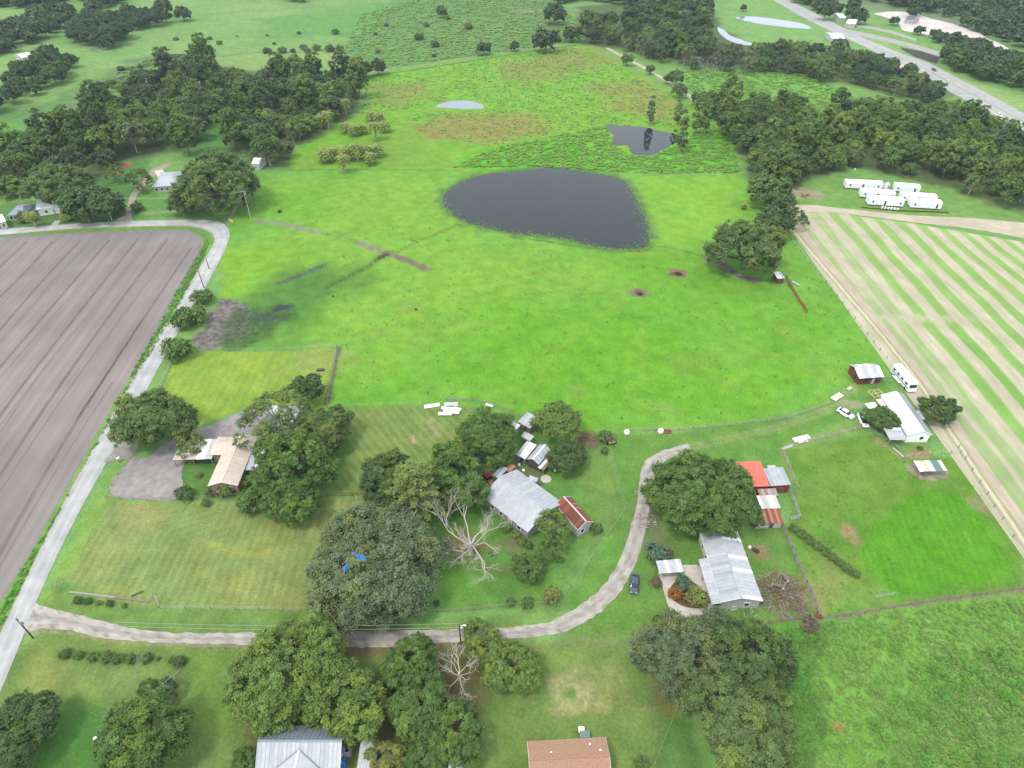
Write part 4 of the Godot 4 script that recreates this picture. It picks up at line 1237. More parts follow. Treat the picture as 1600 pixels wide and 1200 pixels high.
func make_protos():
	proto("great_a", 14.0, 8.6, 8.4, 64, 75400, 0.31, -0.45, 0.13, 0.181, 0.1)
	proto("great_b", 14.0, 9.4, 9.0, 56, 72500, 0.33, -0.45, 0.16, 0.189, 0.16)
	proto("oak_a", 10.0, 6.6, 7.0, 40, 39150, 0.30, -0.4, 0.15, 0.224, 0.12)
	proto("oak_b", 10.0, 7.2, 7.4, 34, 37700, 0.31, -0.45, 0.18, 0.232, 0.2)
	proto("oak_c", 10.0, 6.2, 6.6, 46, 39150, 0.29, -0.3, 0.14, 0.198, 0.1)
	proto("oak_d", 10.0, 8.0, 8.2, 38, 39150, 0.31, -0.55, 0.18, 0.224, 0.15)
	proto("moss_a", 14.0, 9.0, 8.6, 96, 92000, 0.27, -0.5, 0.08, 0.172, 0.3, 0.05, "bark_pale", 0.25)
	proto("moss_b", 10.0, 7.4, 7.4, 44, 43500, 0.25, -0.5, 0.16, 0.206, 0.3, 0.05, "bark_pale", 0.25)
	proto("open_a", 10.0, 7.0, 7.6, 40, 16250, 0.34, -0.2, 0.16, 0.2, 0.2, 0.05, "bark_pale")
	proto("open_c", 10.0, 6.6, 7.4, 48, 11700, 0.30, -0.1, 0.18, 0.16, 0.2, 0.05, "bark_pale")
	proto("open_b", 8.0, 7.0, 8.0, 22, 8450, 0.34, -0.4, 0.22, 0.2, 0.3, 0.04, "bark_pale")
	proto("wood_a", 6.0, 4.6, 6.4, 22, 6500, 0.48, -0.5, 0.16, 0.270, 0.12)
	proto("wood_b", 6.0, 5.2, 7.4, 20, 6250, 0.50, -0.6, 0.18, 0.288, 0.18)
	proto("wood_c", 6.0, 4.2, 5.6, 26, 6750, 0.46, -0.5, 0.14, 0.243, 0.1)
	proto("wood_d", 5.0, 6.2, 8.0, 20, 5750, 0.47, -0.7, 0.2, 0.288, 0.2)
	proto("wood_e", 6.0, 5.4, 7.2, 18, 3250, 0.45, -0.5, 0.24, 0.234, 0.3, 0.05, "bark_pale")
	proto("wood_f", 4.0, 6.2, 8.4, 22, 4500, 0.41, -0.8, 0.22, 0.324, 0.3)
	proto("far_a", 7.0, 5.0, 6.6, 16, 1900, 1.05, -0.5, 0.15, 0.34, 0.1)
	proto("far_b", 7.0, 5.8, 7.4, 14, 1900, 1.1, -0.6, 0.18, 0.36, 0.1)
	proto("cypress", 2.4, 7.0, 8.0, 16, 2600, 0.36, -0.9, 0.2, 0.42, 0.1, 0.09, "bark_pale")
	proto("bush_a", 1.5, 1.1, 0.9, 14, 1500, 0.17, -0.5, 0.12, 0.36, 0.2, 0.05)
	proto("bush_b", 1.5, 1.3, 1.0, 11, 1400, 0.18, -0.6, 0.18, 0.4, 0.25, 0.05)
	for k in 2:
		var b := bare_mesh(4.4, 9, 0.5, 5, 0.95, 0.34)
		protos["dead_%d" % k] = {"R": 9.0, "hc": 5.0, "trunk": b[0], "limbs": b[1], "bark": M.dead}
	var s := bare_mesh(6.0, 4, 0.25, 2, 0.45, 0.2)
	protos["snag"] = {"R": 3.0, "hc": 6.0, "trunk": s[0], "limbs": s[1], "bark": M.dead_grey}
	for k in 2:
		var p := palm_mesh(2.2 if k == 0 else 3.6)
		protos["palm_%d" % k] = {"R": 2.6, "hc": 2.0 if k == 0 else 3.2, "trunk": p[0], "crown": p[1], "bark": M.bark_pale}
	var c := conifer_mesh()
	protos["conifer"] = {"R": 8.0, "hc": 11.0, "trunk": c[0], "limbs": c[1], "crown": c[2], "bark": M.dead}

func plant(kind: String, called: String, label: String, category: String, at: Vector3, scale_: float, mat: Material, group := "", stretch := 1.0) -> Node3D:
	var p: Dictionary = protos[kind]
	var o := thing(called, label, category, at, rng.randf() * TAU, group)
	o.scale = Vector3(scale_, scale_ * stretch, scale_)
	obj("trunk", p.trunk, p.bark, o)
	if p.has("limbs"):
		obj("limbs", p.limbs, p.bark, o)
	if p.has("crown"):
		obj("crown", p.crown, mat, o)
	return o

func tree(px: float, py: float, wpx: float, kind: String, mat: String, label: String, called := "oak_tree", category := "tree", group := "", stretch := 1.0):
	# the middle of its crown and the width of its crown in the photograph
	var p: Dictionary = protos[kind]
	var at := G(px, py, 6.0)
	var s := 1.0
	for i in 4:
		s = wpx * 0.5 / ppm(at) / p.R
		at = G(px, py, p.hc * s * stretch)
	plant(kind, called, label, category, Vector3(at.x, 0, at.z), s, M[mat] if mat else null, group, stretch)

func build_trees():
	tree(586, 878, 208, "moss_a", "leaf_moss", "huge grey-green oak hung with moss that leans over the gravel drive", "oak_tree", "tree", "", 0.84)
	tree(610, 752, 98, "oak_d", "leaf_dark", "dark green oak left of the pale radiating conifer")
	tree(703, 748, 114, "oak_b", "leaf_green", "soft green tree between the conifer and the big grey metal roof")
	tree(648, 764, 112, "conifer", "leaf_conifer", "tall conifer with pale bare limbs radiating from its head", "conifer")
	tree(640, 832, 62, "open_b", "leaf_light", "light green young tree in front of the conifer", "oak_tree")
	tree(734, 846, 116, "dead_0", "", "large bleached dead tree spreading bare limbs beside the grey metal roof", "dead_tree", "dead tree")
	tree(765, 682, 98, "oak_a", "leaf_green", "round bright green tree left of the cluster of tin sheds")
	tree(872, 660, 74, "open_a", "leaf_light", "airy light green tree right behind the tin sheds")
	tree(885, 716, 62, "oak_c", "leaf_dark", "dark round tree beside the round concrete slab")
	tree(862, 822, 58, "open_b", "leaf_light", "thin pale-limbed tree over the corner of the grey roof by the rusty red roof")
	tree(824, 888, 52, "oak_c", "leaf_green", "small dark green tree below the thin pale-limbed tree")
	tree(858, 862, 40, "open_b", "leaf_green", "slight feathery tree right of the small dark green tree")
	tree(1096, 771, 158, "great_b", "leaf_green", "broad green oak between the gravel drive and the red roof")
	tree(240, 655, 116, "oak_a", "leaf_oak", "large olive oak at the road above the grey gravel yard")
	tree(297, 695, 44, "open_b", "leaf_light", "small crooked tree with a pale trunk in front of the tan roof")
	tree(432, 652, 112, "open_c", "leaf_oak", "thin-crowned oak through which a pale roof shows")
	tree(508, 672, 86, "oak_b", "leaf_oak", "dense oak right of the thin-crowned oak, beside the mown yard")
	tree(482, 603, 50, "wood_a", "leaf_dark", "small dark tree at the paddock corner behind the thin-crowned oak")
	tree(455, 725, 112, "oak_d", "leaf_green", "bright green oak right of the tan L-shaped house")
	tree(458, 785, 84, "oak_b", "leaf_green", "green oak that reaches lowest over the board fence of the tan house")
	tree(455, 1050, 176, "great_b", "leaf_light", "big yellow-green oak below the gravel drive, behind the grey roof at the bottom")
	tree(545, 1105, 116, "oak_b", "leaf_light", "yellow-green oak over the right end of the grey roof at the bottom")
	tree(640, 1040, 84, "oak_d", "leaf_green", "upright green tree standing by the drive right of the big yellow-green oak")
	tree(655, 1105, 100, "oak_a", "leaf_green", "green tree in the middle of the bare brown ground below the drive")
	tree(752, 1000, 62, "oak_b", "leaf_light", "glossy light green tree beside the utility pole on the drive")
	tree(798, 1042, 92, "oak_c", "leaf_light", "rounded glossy green tree above the dry patch of lawn")
	tree(715, 1150, 92, "oak_d", "leaf_green", "green tree over the white roof strip at the lower edge")
	tree(605, 1190, 66, "oak_b", "leaf_yellow", "yellow-green tree over the small grey shed at the lower edge")
	tree(668, 1188, 70, "oak_a", "leaf_green", "dark-gapped green tree at the lower edge left of the white roof strip")
	tree(385, 1190, 46, "oak_c", "leaf_green", "small green tree at the left corner of the grey roof at the bottom")
	tree(717, 1050, 82, "dead_1", "", "dead tree with forked white limbs among the green trees below the drive", "dead_tree", "dead tree")
	tree(1062, 1018, 138, "moss_b", "leaf_moss", "grey-green mossy oak right of the lawn with the dry patch")
	tree(1130, 1006, 102, "moss_b", "leaf_moss", "grey-green oak against the pale paving of the grey house")
	tree(1160, 1030, 130, "oak_d", "leaf_dark", "dark oak between the mossy oaks and the rough meadow")
	tree(1130, 1105, 128, "oak_a", "leaf_oak", "oak at the left side of the big clump beside the rough meadow")
	tree(1185, 1100, 110, "oak_b", "leaf_oak", "oak at the right side of the big clump, overhanging the rough meadow")
	tree(1172, 1172, 130, "oak_a", "leaf_oak", "lowest oak of the big clump beside the rough meadow")
	tree(18, 1150, 128, "oak_c", "leaf_dark", "dark oak cut by the left edge below the orange digger")
	tree(222, 1160, 138, "oak_d", "leaf_green", "oak with a bleached dead head standing on the dark lawn at lower left")
	tree(232, 1078, 34, "open_b", "leaf_green", "vine-grown spindly tree left behind the oak with the dead head", "oak_tree", "tree", "", 1.3)
	tree(258, 1075, 36, "open_b", "leaf_dark", "vine-grown spindly tree right behind the oak with the dead head", "oak_tree", "tree", "", 1.3)
	tree(212, 1106, 44, "snag", "", "bleached dead snag above the oak on the dark lawn", "dead_tree", "dead tree")
	tree(1168, 388, 112, "oak_a", "leaf_oak", "broad oak over bare ground at the right edge of the great pasture")
	tree(1208, 345, 56, "wood_a", "leaf_dark", "dark tree behind the broad oak, by the sand lane")
	tree(1240, 340, 40, "open_b", "leaf_dark", "thin tree at the corner of the striped field")
	tree(1200, 295, 60, "wood_c", "leaf_oak", "tree at the foot of the right-hand wood, beside the great pasture")
	tree(1218, 318, 44, "wood_b", "leaf_dark", "dark narrow tree between the foot of the wood and the sand lane")
	tree(1378, 655, 50, "oak_c", "leaf_green", "round green tree in front of the long white house")
	tree(1468, 641, 56, "oak_b", "leaf_dark", "dark tree behind the long white house, beside the sand lane")
	tree(338, 288, 132, "great_a", "leaf_oak", "very broad oak beside the bend of the road")
	tree(284, 318, 40, "wood_c", "leaf_dark", "dark tree at the left foot of the very broad oak")
	tree(92, 292, 96, "oak_c", "leaf_oak", "broad oak over the white house at the left edge")
	tree(128, 316, 64, "wood_c", "leaf_dark", "dark tree beside the pole right of the white house")
	tree(160, 318, 56, "wood_a", "leaf_dark", "dark low tree left of the sandy track")
	tree(215, 280, 40, "open_b", "leaf_oak", "thin tree left of the grey hip roof")
	tree(178, 270, 30, "open_b", "leaf_light", "pale young tree alone on the lawn in the left wood")
	tree(1066, 205, 20, "cypress", "leaf_oak", "narrow cypress at the right end of the small dark pond", "cypress_tree", "tree")
	tree(1018, 172, 13, "cypress", "leaf_moss", "pale narrow cypress behind the small dark pond", "cypress_tree", "tree")
	tree(1060, 176, 12, "cypress", "leaf_moss", "slender grey cypress right behind the small dark pond", "cypress_tree", "tree")
	tree(1155, 145, 11, "cypress", "leaf_oak", "lone slender cypress on the marsh right of the small dark pond", "cypress_tree", "tree")
	tree(1092, 178, 18, "cypress", "leaf_light", "light green narrow tree left at the edge of the right-hand wood", "cypress_tree", "tree")
	tree(1105, 182, 16, "cypress", "leaf_light", "light green narrow tree right at the edge of the right-hand wood", "cypress_tree", "tree")
	tree(1030, 178, 9, "snag", "", "dead snag behind the small dark pond", "dead_tree", "dead tree")
	# lone trees and bushes of the far fields
	for t in [[27, 105, 26, "lone dark tree at the left edge above the long hedge-like grove"], [285, 20, 24, "rightmost tree of the row on the far left meadow"], [590, 104, 24, "left one of two trees where the farm track leaves the wood"], [568, 108, 24, "greyish tree at the left end of the farm track"], [755, 75, 22, "lone tree above the farm track in the middle distance"], [804, 72, 14, "small tree on the farm track right of the lone tree"], [895, 52, 26, "tree at the right end of the farm track"], [853, 62, 38, "low dark thicket tree left of the end of the farm track"], [918, 28, 22, "tree alone on the far meadow left of the middle wood"], [943, 27, 15, "round tree alone just left of the middle wood"], [867, 20, 34, "broad tree on the far meadow by the brown patch"], [219, 115, 18, "small round tree beside the far pale roof"], [152, 162, 12, "small tree alone on the rough ground left of the wood"], [690, 18, 16, "small tree in the far scrub"], [1162, 12, 10, "tiny tree beside the far end of the highway"]]:
		tree(t[0], t[1], t[2], "far_a" if int(t[0]) % 2 else "far_b", "leaf_far", t[3], "field_tree")
	# palms left of the pond
	var spots := [[506, 238, 26], [520, 236, 22], [541, 234, 26], [556, 230, 22], [569, 232, 24], [578, 244, 22], [590, 231, 22], [534, 249, 22], [592, 180, 20], [580, 178, 18], [600, 194, 20], [585, 197, 22], [552, 200, 20], [540, 196, 18], [566, 198, 18], [510, 180, 22], [498, 186, 24], [518, 172, 22], [480, 192, 20], [538, 160, 18], [522, 160, 16], [134, 335, 20], [101, 335, 18], [48, 337, 20], [40, 338, 16], [500, 158, 16], [467, 205, 18]]
	for i in spots.size():
		var s: Array = spots[i]
		var how: String = ["leftmost palm of the group on the grass left of the pond", "second palm from the left in the group left of the pond", "fullest palm in the group left of the pond", "palm in the middle back of the group left of the pond", "palm right of the middle in the group left of the pond", "lowest right palm of the group left of the pond", "rightmost palm of the group left of the pond", "low front palm of the group left of the pond",
			"topmost palm of the small cluster right of the left wood", "palm touching the topmost one in the cluster right of the left wood", "rightmost palm of the cluster right of the left wood", "lower right palm of the cluster right of the left wood", "lower left palm of the cluster right of the left wood", "leftmost palm of the cluster right of the left wood", "low palm in the middle of the cluster right of the left wood",
			"palm between dark trees at the left wood's right edge, lower", "leftmost palm at the left wood's right edge", "palm between dark trees at the left wood's right edge, upper", "palm half hidden at the left wood's right edge", "tall palm at the left wood's right end", "palm left of the tall palm at the left wood's right end",
			"yellow-green spiky palm by the road, right one of four", "yellow-green spiky palm by the road, second from the right", "spiky palm beside the small grey hip roof, right one", "spiky palm beside the small grey hip roof, left one", "small palm left of the two at the left wood's right end", "small palm low at the left wood's right edge"][i]
		tree(s[0], s[1], s[2] * 1.6, "palm_%d" % (1 if i % 4 == 3 else 0), "leaf_palm", how, "palm_tree", "palm", "palms left of the pond and by the wood")

# ================= woods =================
func scatter(poly: PackedVector2Array, gap: float, holes := []) -> PackedVector2Array:
	var out := PackedVector2Array()
	var bb := Rect2(poly[0], Vector2.ZERO)
	for q in poly:
		bb = bb.expand(q)
	var cells := {}
	for k in int(bb.get_area() / (gap * gap) * 9.0):
		var q := bb.position + bb.size * Vector2(rng.randf(), rng.randf())
		if not Geometry2D.is_point_in_polygon(q, poly):
			continue
		var bad := false
		for h in holes:
			if Geometry2D.is_point_in_polygon(q, h):
				bad = true
		if bad:
			continue
		var c := Vector2i((q / gap).floor())
		for dx in [-1, 0, 1]:
			for dy in [-1, 0, 1]:
				for e in cells.get(c + Vector2i(dx, dy), []):
					if q.distance_to(e) < gap:
						bad = true
		if bad:
			continue
		if not cells.has(c):
			cells[c] = []
		cells[c].append(q)
		out.append(q)
	return out

var wood_count := 0

func tell_apart(alike: Dictionary):   # things that read the same are told apart by their order from the left
	for said in alike:
		var many: Array = alike[said]
		many.sort_custom(func(a, b): return a.position.x / -a.position.z < b.position.x / -b.position.z)
		for k in many.size():
			var which := ""
			if many.size() == 2:
				which = [", left one", ", right one"][k]
			elif many.size() == 3:
				which = [", left one", ", middle one", ", right one"][k]
			elif many.size() > 3:
				which = ", " + ORDER[mini(k, 29)] + " from left"
			many[k].set_meta("label", said + which)

const ORDER := ["first", "second", "third", "fourth", "fifth", "sixth", "seventh", "eighth", "ninth", "tenth", "eleventh", "twelfth", "thirteenth", "fourteenth", "fifteenth", "sixteenth", "seventeenth", "eighteenth", "nineteenth", "twentieth", "twenty-first", "twenty-second", "twenty-third", "twenty-fourth", "twenty-fifth", "twenty-sixth", "twenty-seventh", "twenty-eighth", "twenty-ninth", "thirtieth"]

func wood(flat: Array, gap: float, size: float, kinds: Array, mats: Array, where: String, holes := [], called := "wood_tree", stretch := 1.0):
	var poly := W(flat)
	var hp := []
	for h in holes:
		hp.append(W(h))
	var pts := scatter(poly, gap, hp)
	var bb := Rect2(poly[0], Vector2.ZERO)
	for q in poly:
		bb = bb.expand(q)
	var alike := {}
	var words := {"leaf_far": "dark green", "leaf_dark": "deep green", "leaf_oak": "olive green", "leaf_green": "fresh green", "leaf_light": "light green", "leaf_moss": "greyish", "leaf_yellow": "yellow-green"}
	for q in pts:
		var s := size * rng.randf_range(0.72, 1.25)
		var kind: String = kinds[rng.randi() % kinds.size()]
		var mat: String = mats[rng.randi() % mats.size()]
		var fx := (q.x - bb.position.x) / bb.size.x
		var fz := (q.y - bb.position.y) / bb.size.y
		var place: String = ["far left", "left", "centre-left", "centre", "centre-right", "right", "far right"][clampi(int(fx * 7), 0, 6)]
		var depth: String = ["back", "second", "third", "fourth", "fifth", "front"][clampi(int(fz * 6), 0, 5)]
		var o := plant(kind, called, "", "tree", Vector3(q.x, 0, q.y), s / protos[kind].R, M[mat], "trees of " + where, rng.randf_range(0.9, 1.15) * stretch)
		var said := "%s tree, %s in the %s row of %s" % [words[mat], place, depth, where]
		if not alike.has(said):
			alike[said] = []
		alike[said].append(o)
	tell_apart(alike)
	wood_count += pts.size()

func far_wood(flat: Array, gap: float, size: float, label: String):
	var pts := scatter(W(flat), gap)
	var mm := MultiMesh.new()
	mm.transform_format = MultiMesh.TRANSFORM_3D
	mm.mesh = protos.far_b.crown
	mm.instance_count = pts.size()
	for i in pts.size():
		var s: float = size / 7.0 * rng.randf_range(0.7, 1.3)
		mm.set_instance_transform(i, Transform3D(Basis(Vector3.UP, rng.randf() * TAU).scaled(Vector3(s, s * rng.randf_range(0.8, 1.1), s)), Vector3(pts[i].x, -0.4, pts[i].y)))
	var o := MultiMeshInstance3D.new()
	o.name = numbered("distant_wood")
	o.multimesh = mm
	o.material_override = M.leaf_far
	add_child(o, true)
	tag(o, label, "woodland")
	o.set_meta("kind", "stuff")

func build_woods():
	var d6 := ["wood_a", "wood_b", "wood_c", "wood_d", "wood_e", "wood_f"]
	var d4 := ["wood_a", "wood_b", "wood_c", "wood_d"]
	wood([-30, 262, 60, 242, 140, 200, 160, 168, 188, 168, 205, 132, 240, 135, 320, 104, 345, 122, 420, 128, 515, 126, 565, 155, 560, 172, 535, 180, 500, 208, 462, 222, 452, 252, 420, 262, 402, 258, 398, 238, 352, 244, 300, 248, 270, 238, 240, 228, 206, 246, 190, 252, 150, 278, 100, 300, 0, 312, -30, 312], 9.6, 5.8, d6, ["leaf_dark", "leaf_dark", "leaf_oak", "leaf_green", "leaf_far", "leaf_light", "leaf_moss"], "the left-hand wood",
		[[296, 240, 342, 172, 360, 178, 354, 236, 330, 250], [205, 122, 240, 118, 240, 130, 205, 132], [225, 240, 285, 240, 285, 300, 225, 300], [292, 122, 330, 122, 330, 143, 292, 143], [205, 120, 240, 118, 240, 138, 205, 138]], "grove_tree")
	wood([1288, 208, 1294, 182, 1335, 178, 1450, 182, 1520, 193, 1590, 226, 1620, 250, 1620, 335, 1560, 322, 1480, 292, 1400, 268, 1322, 268, 1312, 250, 1292, 228], 8.4, 4.7, d6, ["leaf_oak", "leaf_green", "leaf_dark", "leaf_green", "leaf_light", "leaf_light"], "the trailers' wood", [], "forest_tree")
	wood([1088, 168, 1130, 158, 1180, 172, 1240, 160, 1252, 190, 1290, 218, 1312, 250, 1300, 268, 1262, 274, 1235, 290, 1210, 300, 1188, 292, 1172, 262, 1142, 222, 1120, 200], 8.6, 4.9, d6, ["leaf_dark", "leaf_oak", "leaf_light", "leaf_green"], "the pond-side wood", [], "forest_tree")
	wood([1172, 90, 1200, 82, 1300, 91, 1375, 102, 1430, 130, 1474, 160, 1452, 164, 1395, 152, 1330, 134, 1270, 126, 1195, 114], 9.5, 5.0, ["wood_b", "wood_a", "wood_c", "wood_e"], ["leaf_dark", "leaf_far", "leaf_oak"], "the highway wood", [[1396, 98, 1422, 98, 1422, 116, 1396, 116]])
	wood([905, 66, 935, 46, 968, 48, 985, 28, 1060, 24, 1112, 28, 1106, 50, 1108, 74, 1186, 102, 1195, 116, 1120, 112, 1060, 106, 1020, 96, 985, 84, 955, 76], 10.0, 5.8, ["wood_d", "wood_b", "wood_a", "wood_e"], ["leaf_dark", "leaf_oak", "leaf_far", "leaf_green", "leaf_moss"], "the middle wood", [[1045, 14, 1080, 14, 1080, 28, 1045, 28]])
	var grey := 0
	for s in [[986, 62], [995, 70], [1002, 74], [1005, 82], [1010, 66], [1018, 80], [1026, 76], [1034, 86], [1098, 102], [1102, 108], [1110, 112], [1115, 100], [1120, 106], [1130, 104], [1158, 112], [1165, 110]]:
		tree(s[0], s[1], 12, "snag", "", "bare grey dead tree, %s from the left %s" % [["first", "second", "third", "fourth", "fifth", "sixth", "seventh", "eighth"][grey % 8], "in the middle wood above the white track" if grey < 8 else "at the marsh edge of the middle wood"], "bare_tree", "dead tree", "bare grey trees in the middle wood")
		grey += 1
	wood([114, 48, 150, 36, 190, 40, 200, 60, 190, 70, 165, 80, 120, 66], 9.5, 6.2, ["wood_a", "wood_c"], ["leaf_far"], "the far left clump")
	wood([188, 34, 205, 28, 232, 30, 268, 24, 264, 34, 240, 46, 200, 48], 10, 6.2, ["wood_a", "wood_c"], ["leaf_far"], "the far left row")
	wood([6, 150, 30, 130, 86, 100, 112, 100, 120, 112, 62, 150, 12, 176, -30, 190, -30, 165], 8.8, 5.8, ["wood_a", "wood_c"], ["leaf_far", "leaf_dark"], "the left-edge grove")
	wood([-20, 50, 40, 46, 80, 30, 112, 24, 116, 36, 72, 60, 20, 84, -20, 92], 10, 6.2, ["far_a", "far_b"], ["leaf_far"], "the far corner grove")
	wood([1478, 88, 1500, 84, 1560, 100, 1620, 122, 1620, 146, 1552, 132, 1482, 106], 9.5, 6.0, ["far_a", "far_b"], ["leaf_far", "leaf_dark"], "the far highway wood")
	wood([1278, 30, 1300, 20, 1330, 20, 1372, 42, 1362, 46, 1330, 40], 17, 6.5, ["far_a", "far_b"], ["leaf_far"], "the highway house grove")
	for t in [[980, 92, 18, "first tree along the white track from its far end"], [1016, 108, 14, "small bush-like tree in the middle of the white track"], [1044, 122, 15, "small dark tree on the left side of the white track"], [1058, 120, 24, "rounded tree above the white track near its middle"], [1063, 141, 24, "tall tree on the white track above the small dark pond"], [1090, 152, 20, "tree where the white track meets the right-hand wood"]]:
		tree(t[0], t[1], t[2], "wood_c" if int(t[0]) % 2 else "wood_b", "leaf_oak", t[3], "field_tree")
	var yard := 0
	for t in [[1437, 47], [1462, 52], [1474, 56], [1484, 59], [1501, 62], [1522, 65], [1398, 32], [1425, 19], [1435, 17]]:
		tree(t[0], t[1], 15, "far_a", "leaf_far", "dark tree, %s, at the %s of the truck yard" % [["leftmost", "second from the left", "third from the left", "fourth from the left", "fifth from the left", "rightmost", "leftmost", "middle", "rightmost"][yard], "near side" if yard < 6 else "back"], "yard_tree", "tree", "trees of the truck yard")
		yard += 1
	far_wood([-60, 14, 60, 12, 100, 4, 130, -12, -120, -12], 9.5, 5.9, "dark distant wood in the far left corner")
	far_wood([135, 12, 150, 20, 175, 12, 215, -10, 125, -10], 9.5, 5.9, "dark distant wood at the top, left of the pale meadow")
	far_wood([872, 8, 905, 2, 985, 8, 1070, 16, 1108, 22, 1100, -6, 1060, -14, 880, -14], 9.5, 5.6, "dark distant wood at the top of the middle wood")
	far_wood([1340, -14, 1360, 2, 1420, 14, 1500, 32, 1560, 44, 1660, 62, 1660, -20, 1340, -20], 10.7, 5.6, "dark distant woodland in the far right corner")
	far_wood([1500, 40, 1540, 54, 1600, 78, 1640, 90, 1640, 66, 1560, 46], 9.5, 5.3, "scrubby wood behind the truck yard")
	far_wood([1230, 4, 1262, 12, 1290, 24, 1300, 14, 1270, -6, 1240, -10], 9.5, 4.6, "strip of bushes along the far side of the highway")
	far_wood([1460, 66, 1490, 74, 1570, 96, 1620, 112, 1620, 106, 1560, 86, 1500, 70], 8.4, 4.0, "belt of trees between the side road and the truck yard")
	far_wood([442, 0, 448, 4, 472, 4, 476, -6, 440, -6], 9.0, 5.3, "small distant grove at the top of the pale meadow")
	far_wood([-300, -14, 1900, -14, 2400, -40, -700, -40], 14.6, 6.6, "wooded horizon beyond the far meadows")
	print("trees in the woods: ", wood_count)

# ================= buildings =================
func rect_of(px: Array, h: float) -> Dictionary:
	# corners A B C D traced at height h; A-B and D-C run along the building
	var a := G(px[0], px[1], h)
	var b := G(px[2], px[3], h)
	var c := G(px[4], px[5], h)
	var d := G(px[6], px[7], h)
	var ax := ((b - a) + (c - d)).normalized()
	var cr := Vector3(-ax.z, 0, ax.x)   # the local +z side
	var mid := (a + b + c + d) * 0.25
	var L := 0.5 * ((b - a).dot(ax) + (c - d).dot(ax))
	var wa := 0.5 * ((a - d).dot(cr) + (b - c).dot(cr))
	return {"at": Vector3(mid.x, 0, mid.z), "turn": atan2(-ax.z, ax.x), "L": L, "W": absf(wa), "near": signf(wa)}   # near: the z side of the edge A-B

func panels(parent: Node, L: float, x0: float, y_top: float, y_low: float, z_top: float, z_low: float, width: float, mats: Array, called := "roof_panel", seam := 0.06):
	# one roof slope as separate sheets laid side by side, each with a raised seam; x0 is its left end
	var n := maxi(1, int(round(L / width)))
	var w := L / n
	var run := Vector3(0, y_low - y_top, z_low - z_top)
	var len := run.length()
	var mb := MB.new()
	mb.box(Vector3(0, 0, 0), Vector3(w - 0.015, 0.04, len))
	mb.box(Vector3(-w * 0.5 + 0.04, 0.02 + seam * 0.5, 0), Vector3(0.07, seam, len - 0.01))
	if w > 0.7:
		mb.box(Vector3(w * 0.02, 0.02 + seam * 0.3, 0), Vector3(0.05, seam * 0.6, len - 0.01))
	var m := mb.mesh()
	var zdir := run.normalized()
	var b := Basis(Vector3.RIGHT, zdir.cross(Vector3.RIGHT), zdir)
	if b.y.y < 0.0:
		b = Basis(Vector3.LEFT, zdir.cross(Vector3.LEFT), zdir)
	for i in n:
		var o := obj(called, m, mats[rng.randi() % mats.size()], parent)
		o.transform = Transform3D(b, Vector3(x0 + w * (i + 0.5), (y_top + y_low) * 0.5 + (0.012 if i % 2 else 0.0) + rng.randf() * 0.006, (z_top + z_low) * 0.5))

func opening(parent: Node, called: String, at: Vector3, w: float, h: float, out: Vector3, frame_mat: Material, fill: Material):
	# a window or door set proud of its wall; out is the wall's outward direction
	var side := Vector3.UP.cross(out)
	var b := Basis(side, Vector3.UP, out)
	var fr := MB.new()
	for s in [-1.0, 1.0]:
		fr.box(at + side * s * w * 0.5, Vector3(0.09, h + 0.18, 0.10), b)
		fr.box(at + Vector3.UP * s * (h * 0.5 + 0.0), Vector3(w - 0.1, 0.09, 0.096), b)
	var f := obj(called, fr.mesh(), frame_mat, parent)
	var pn := MB.new()
	pn.box(at + out * 0.012, Vector3(w - 0.09, h - 0.09, 0.05), b)
	obj("pane" if called == "window" else "door_leaf", pn.mesh(), fill, f)

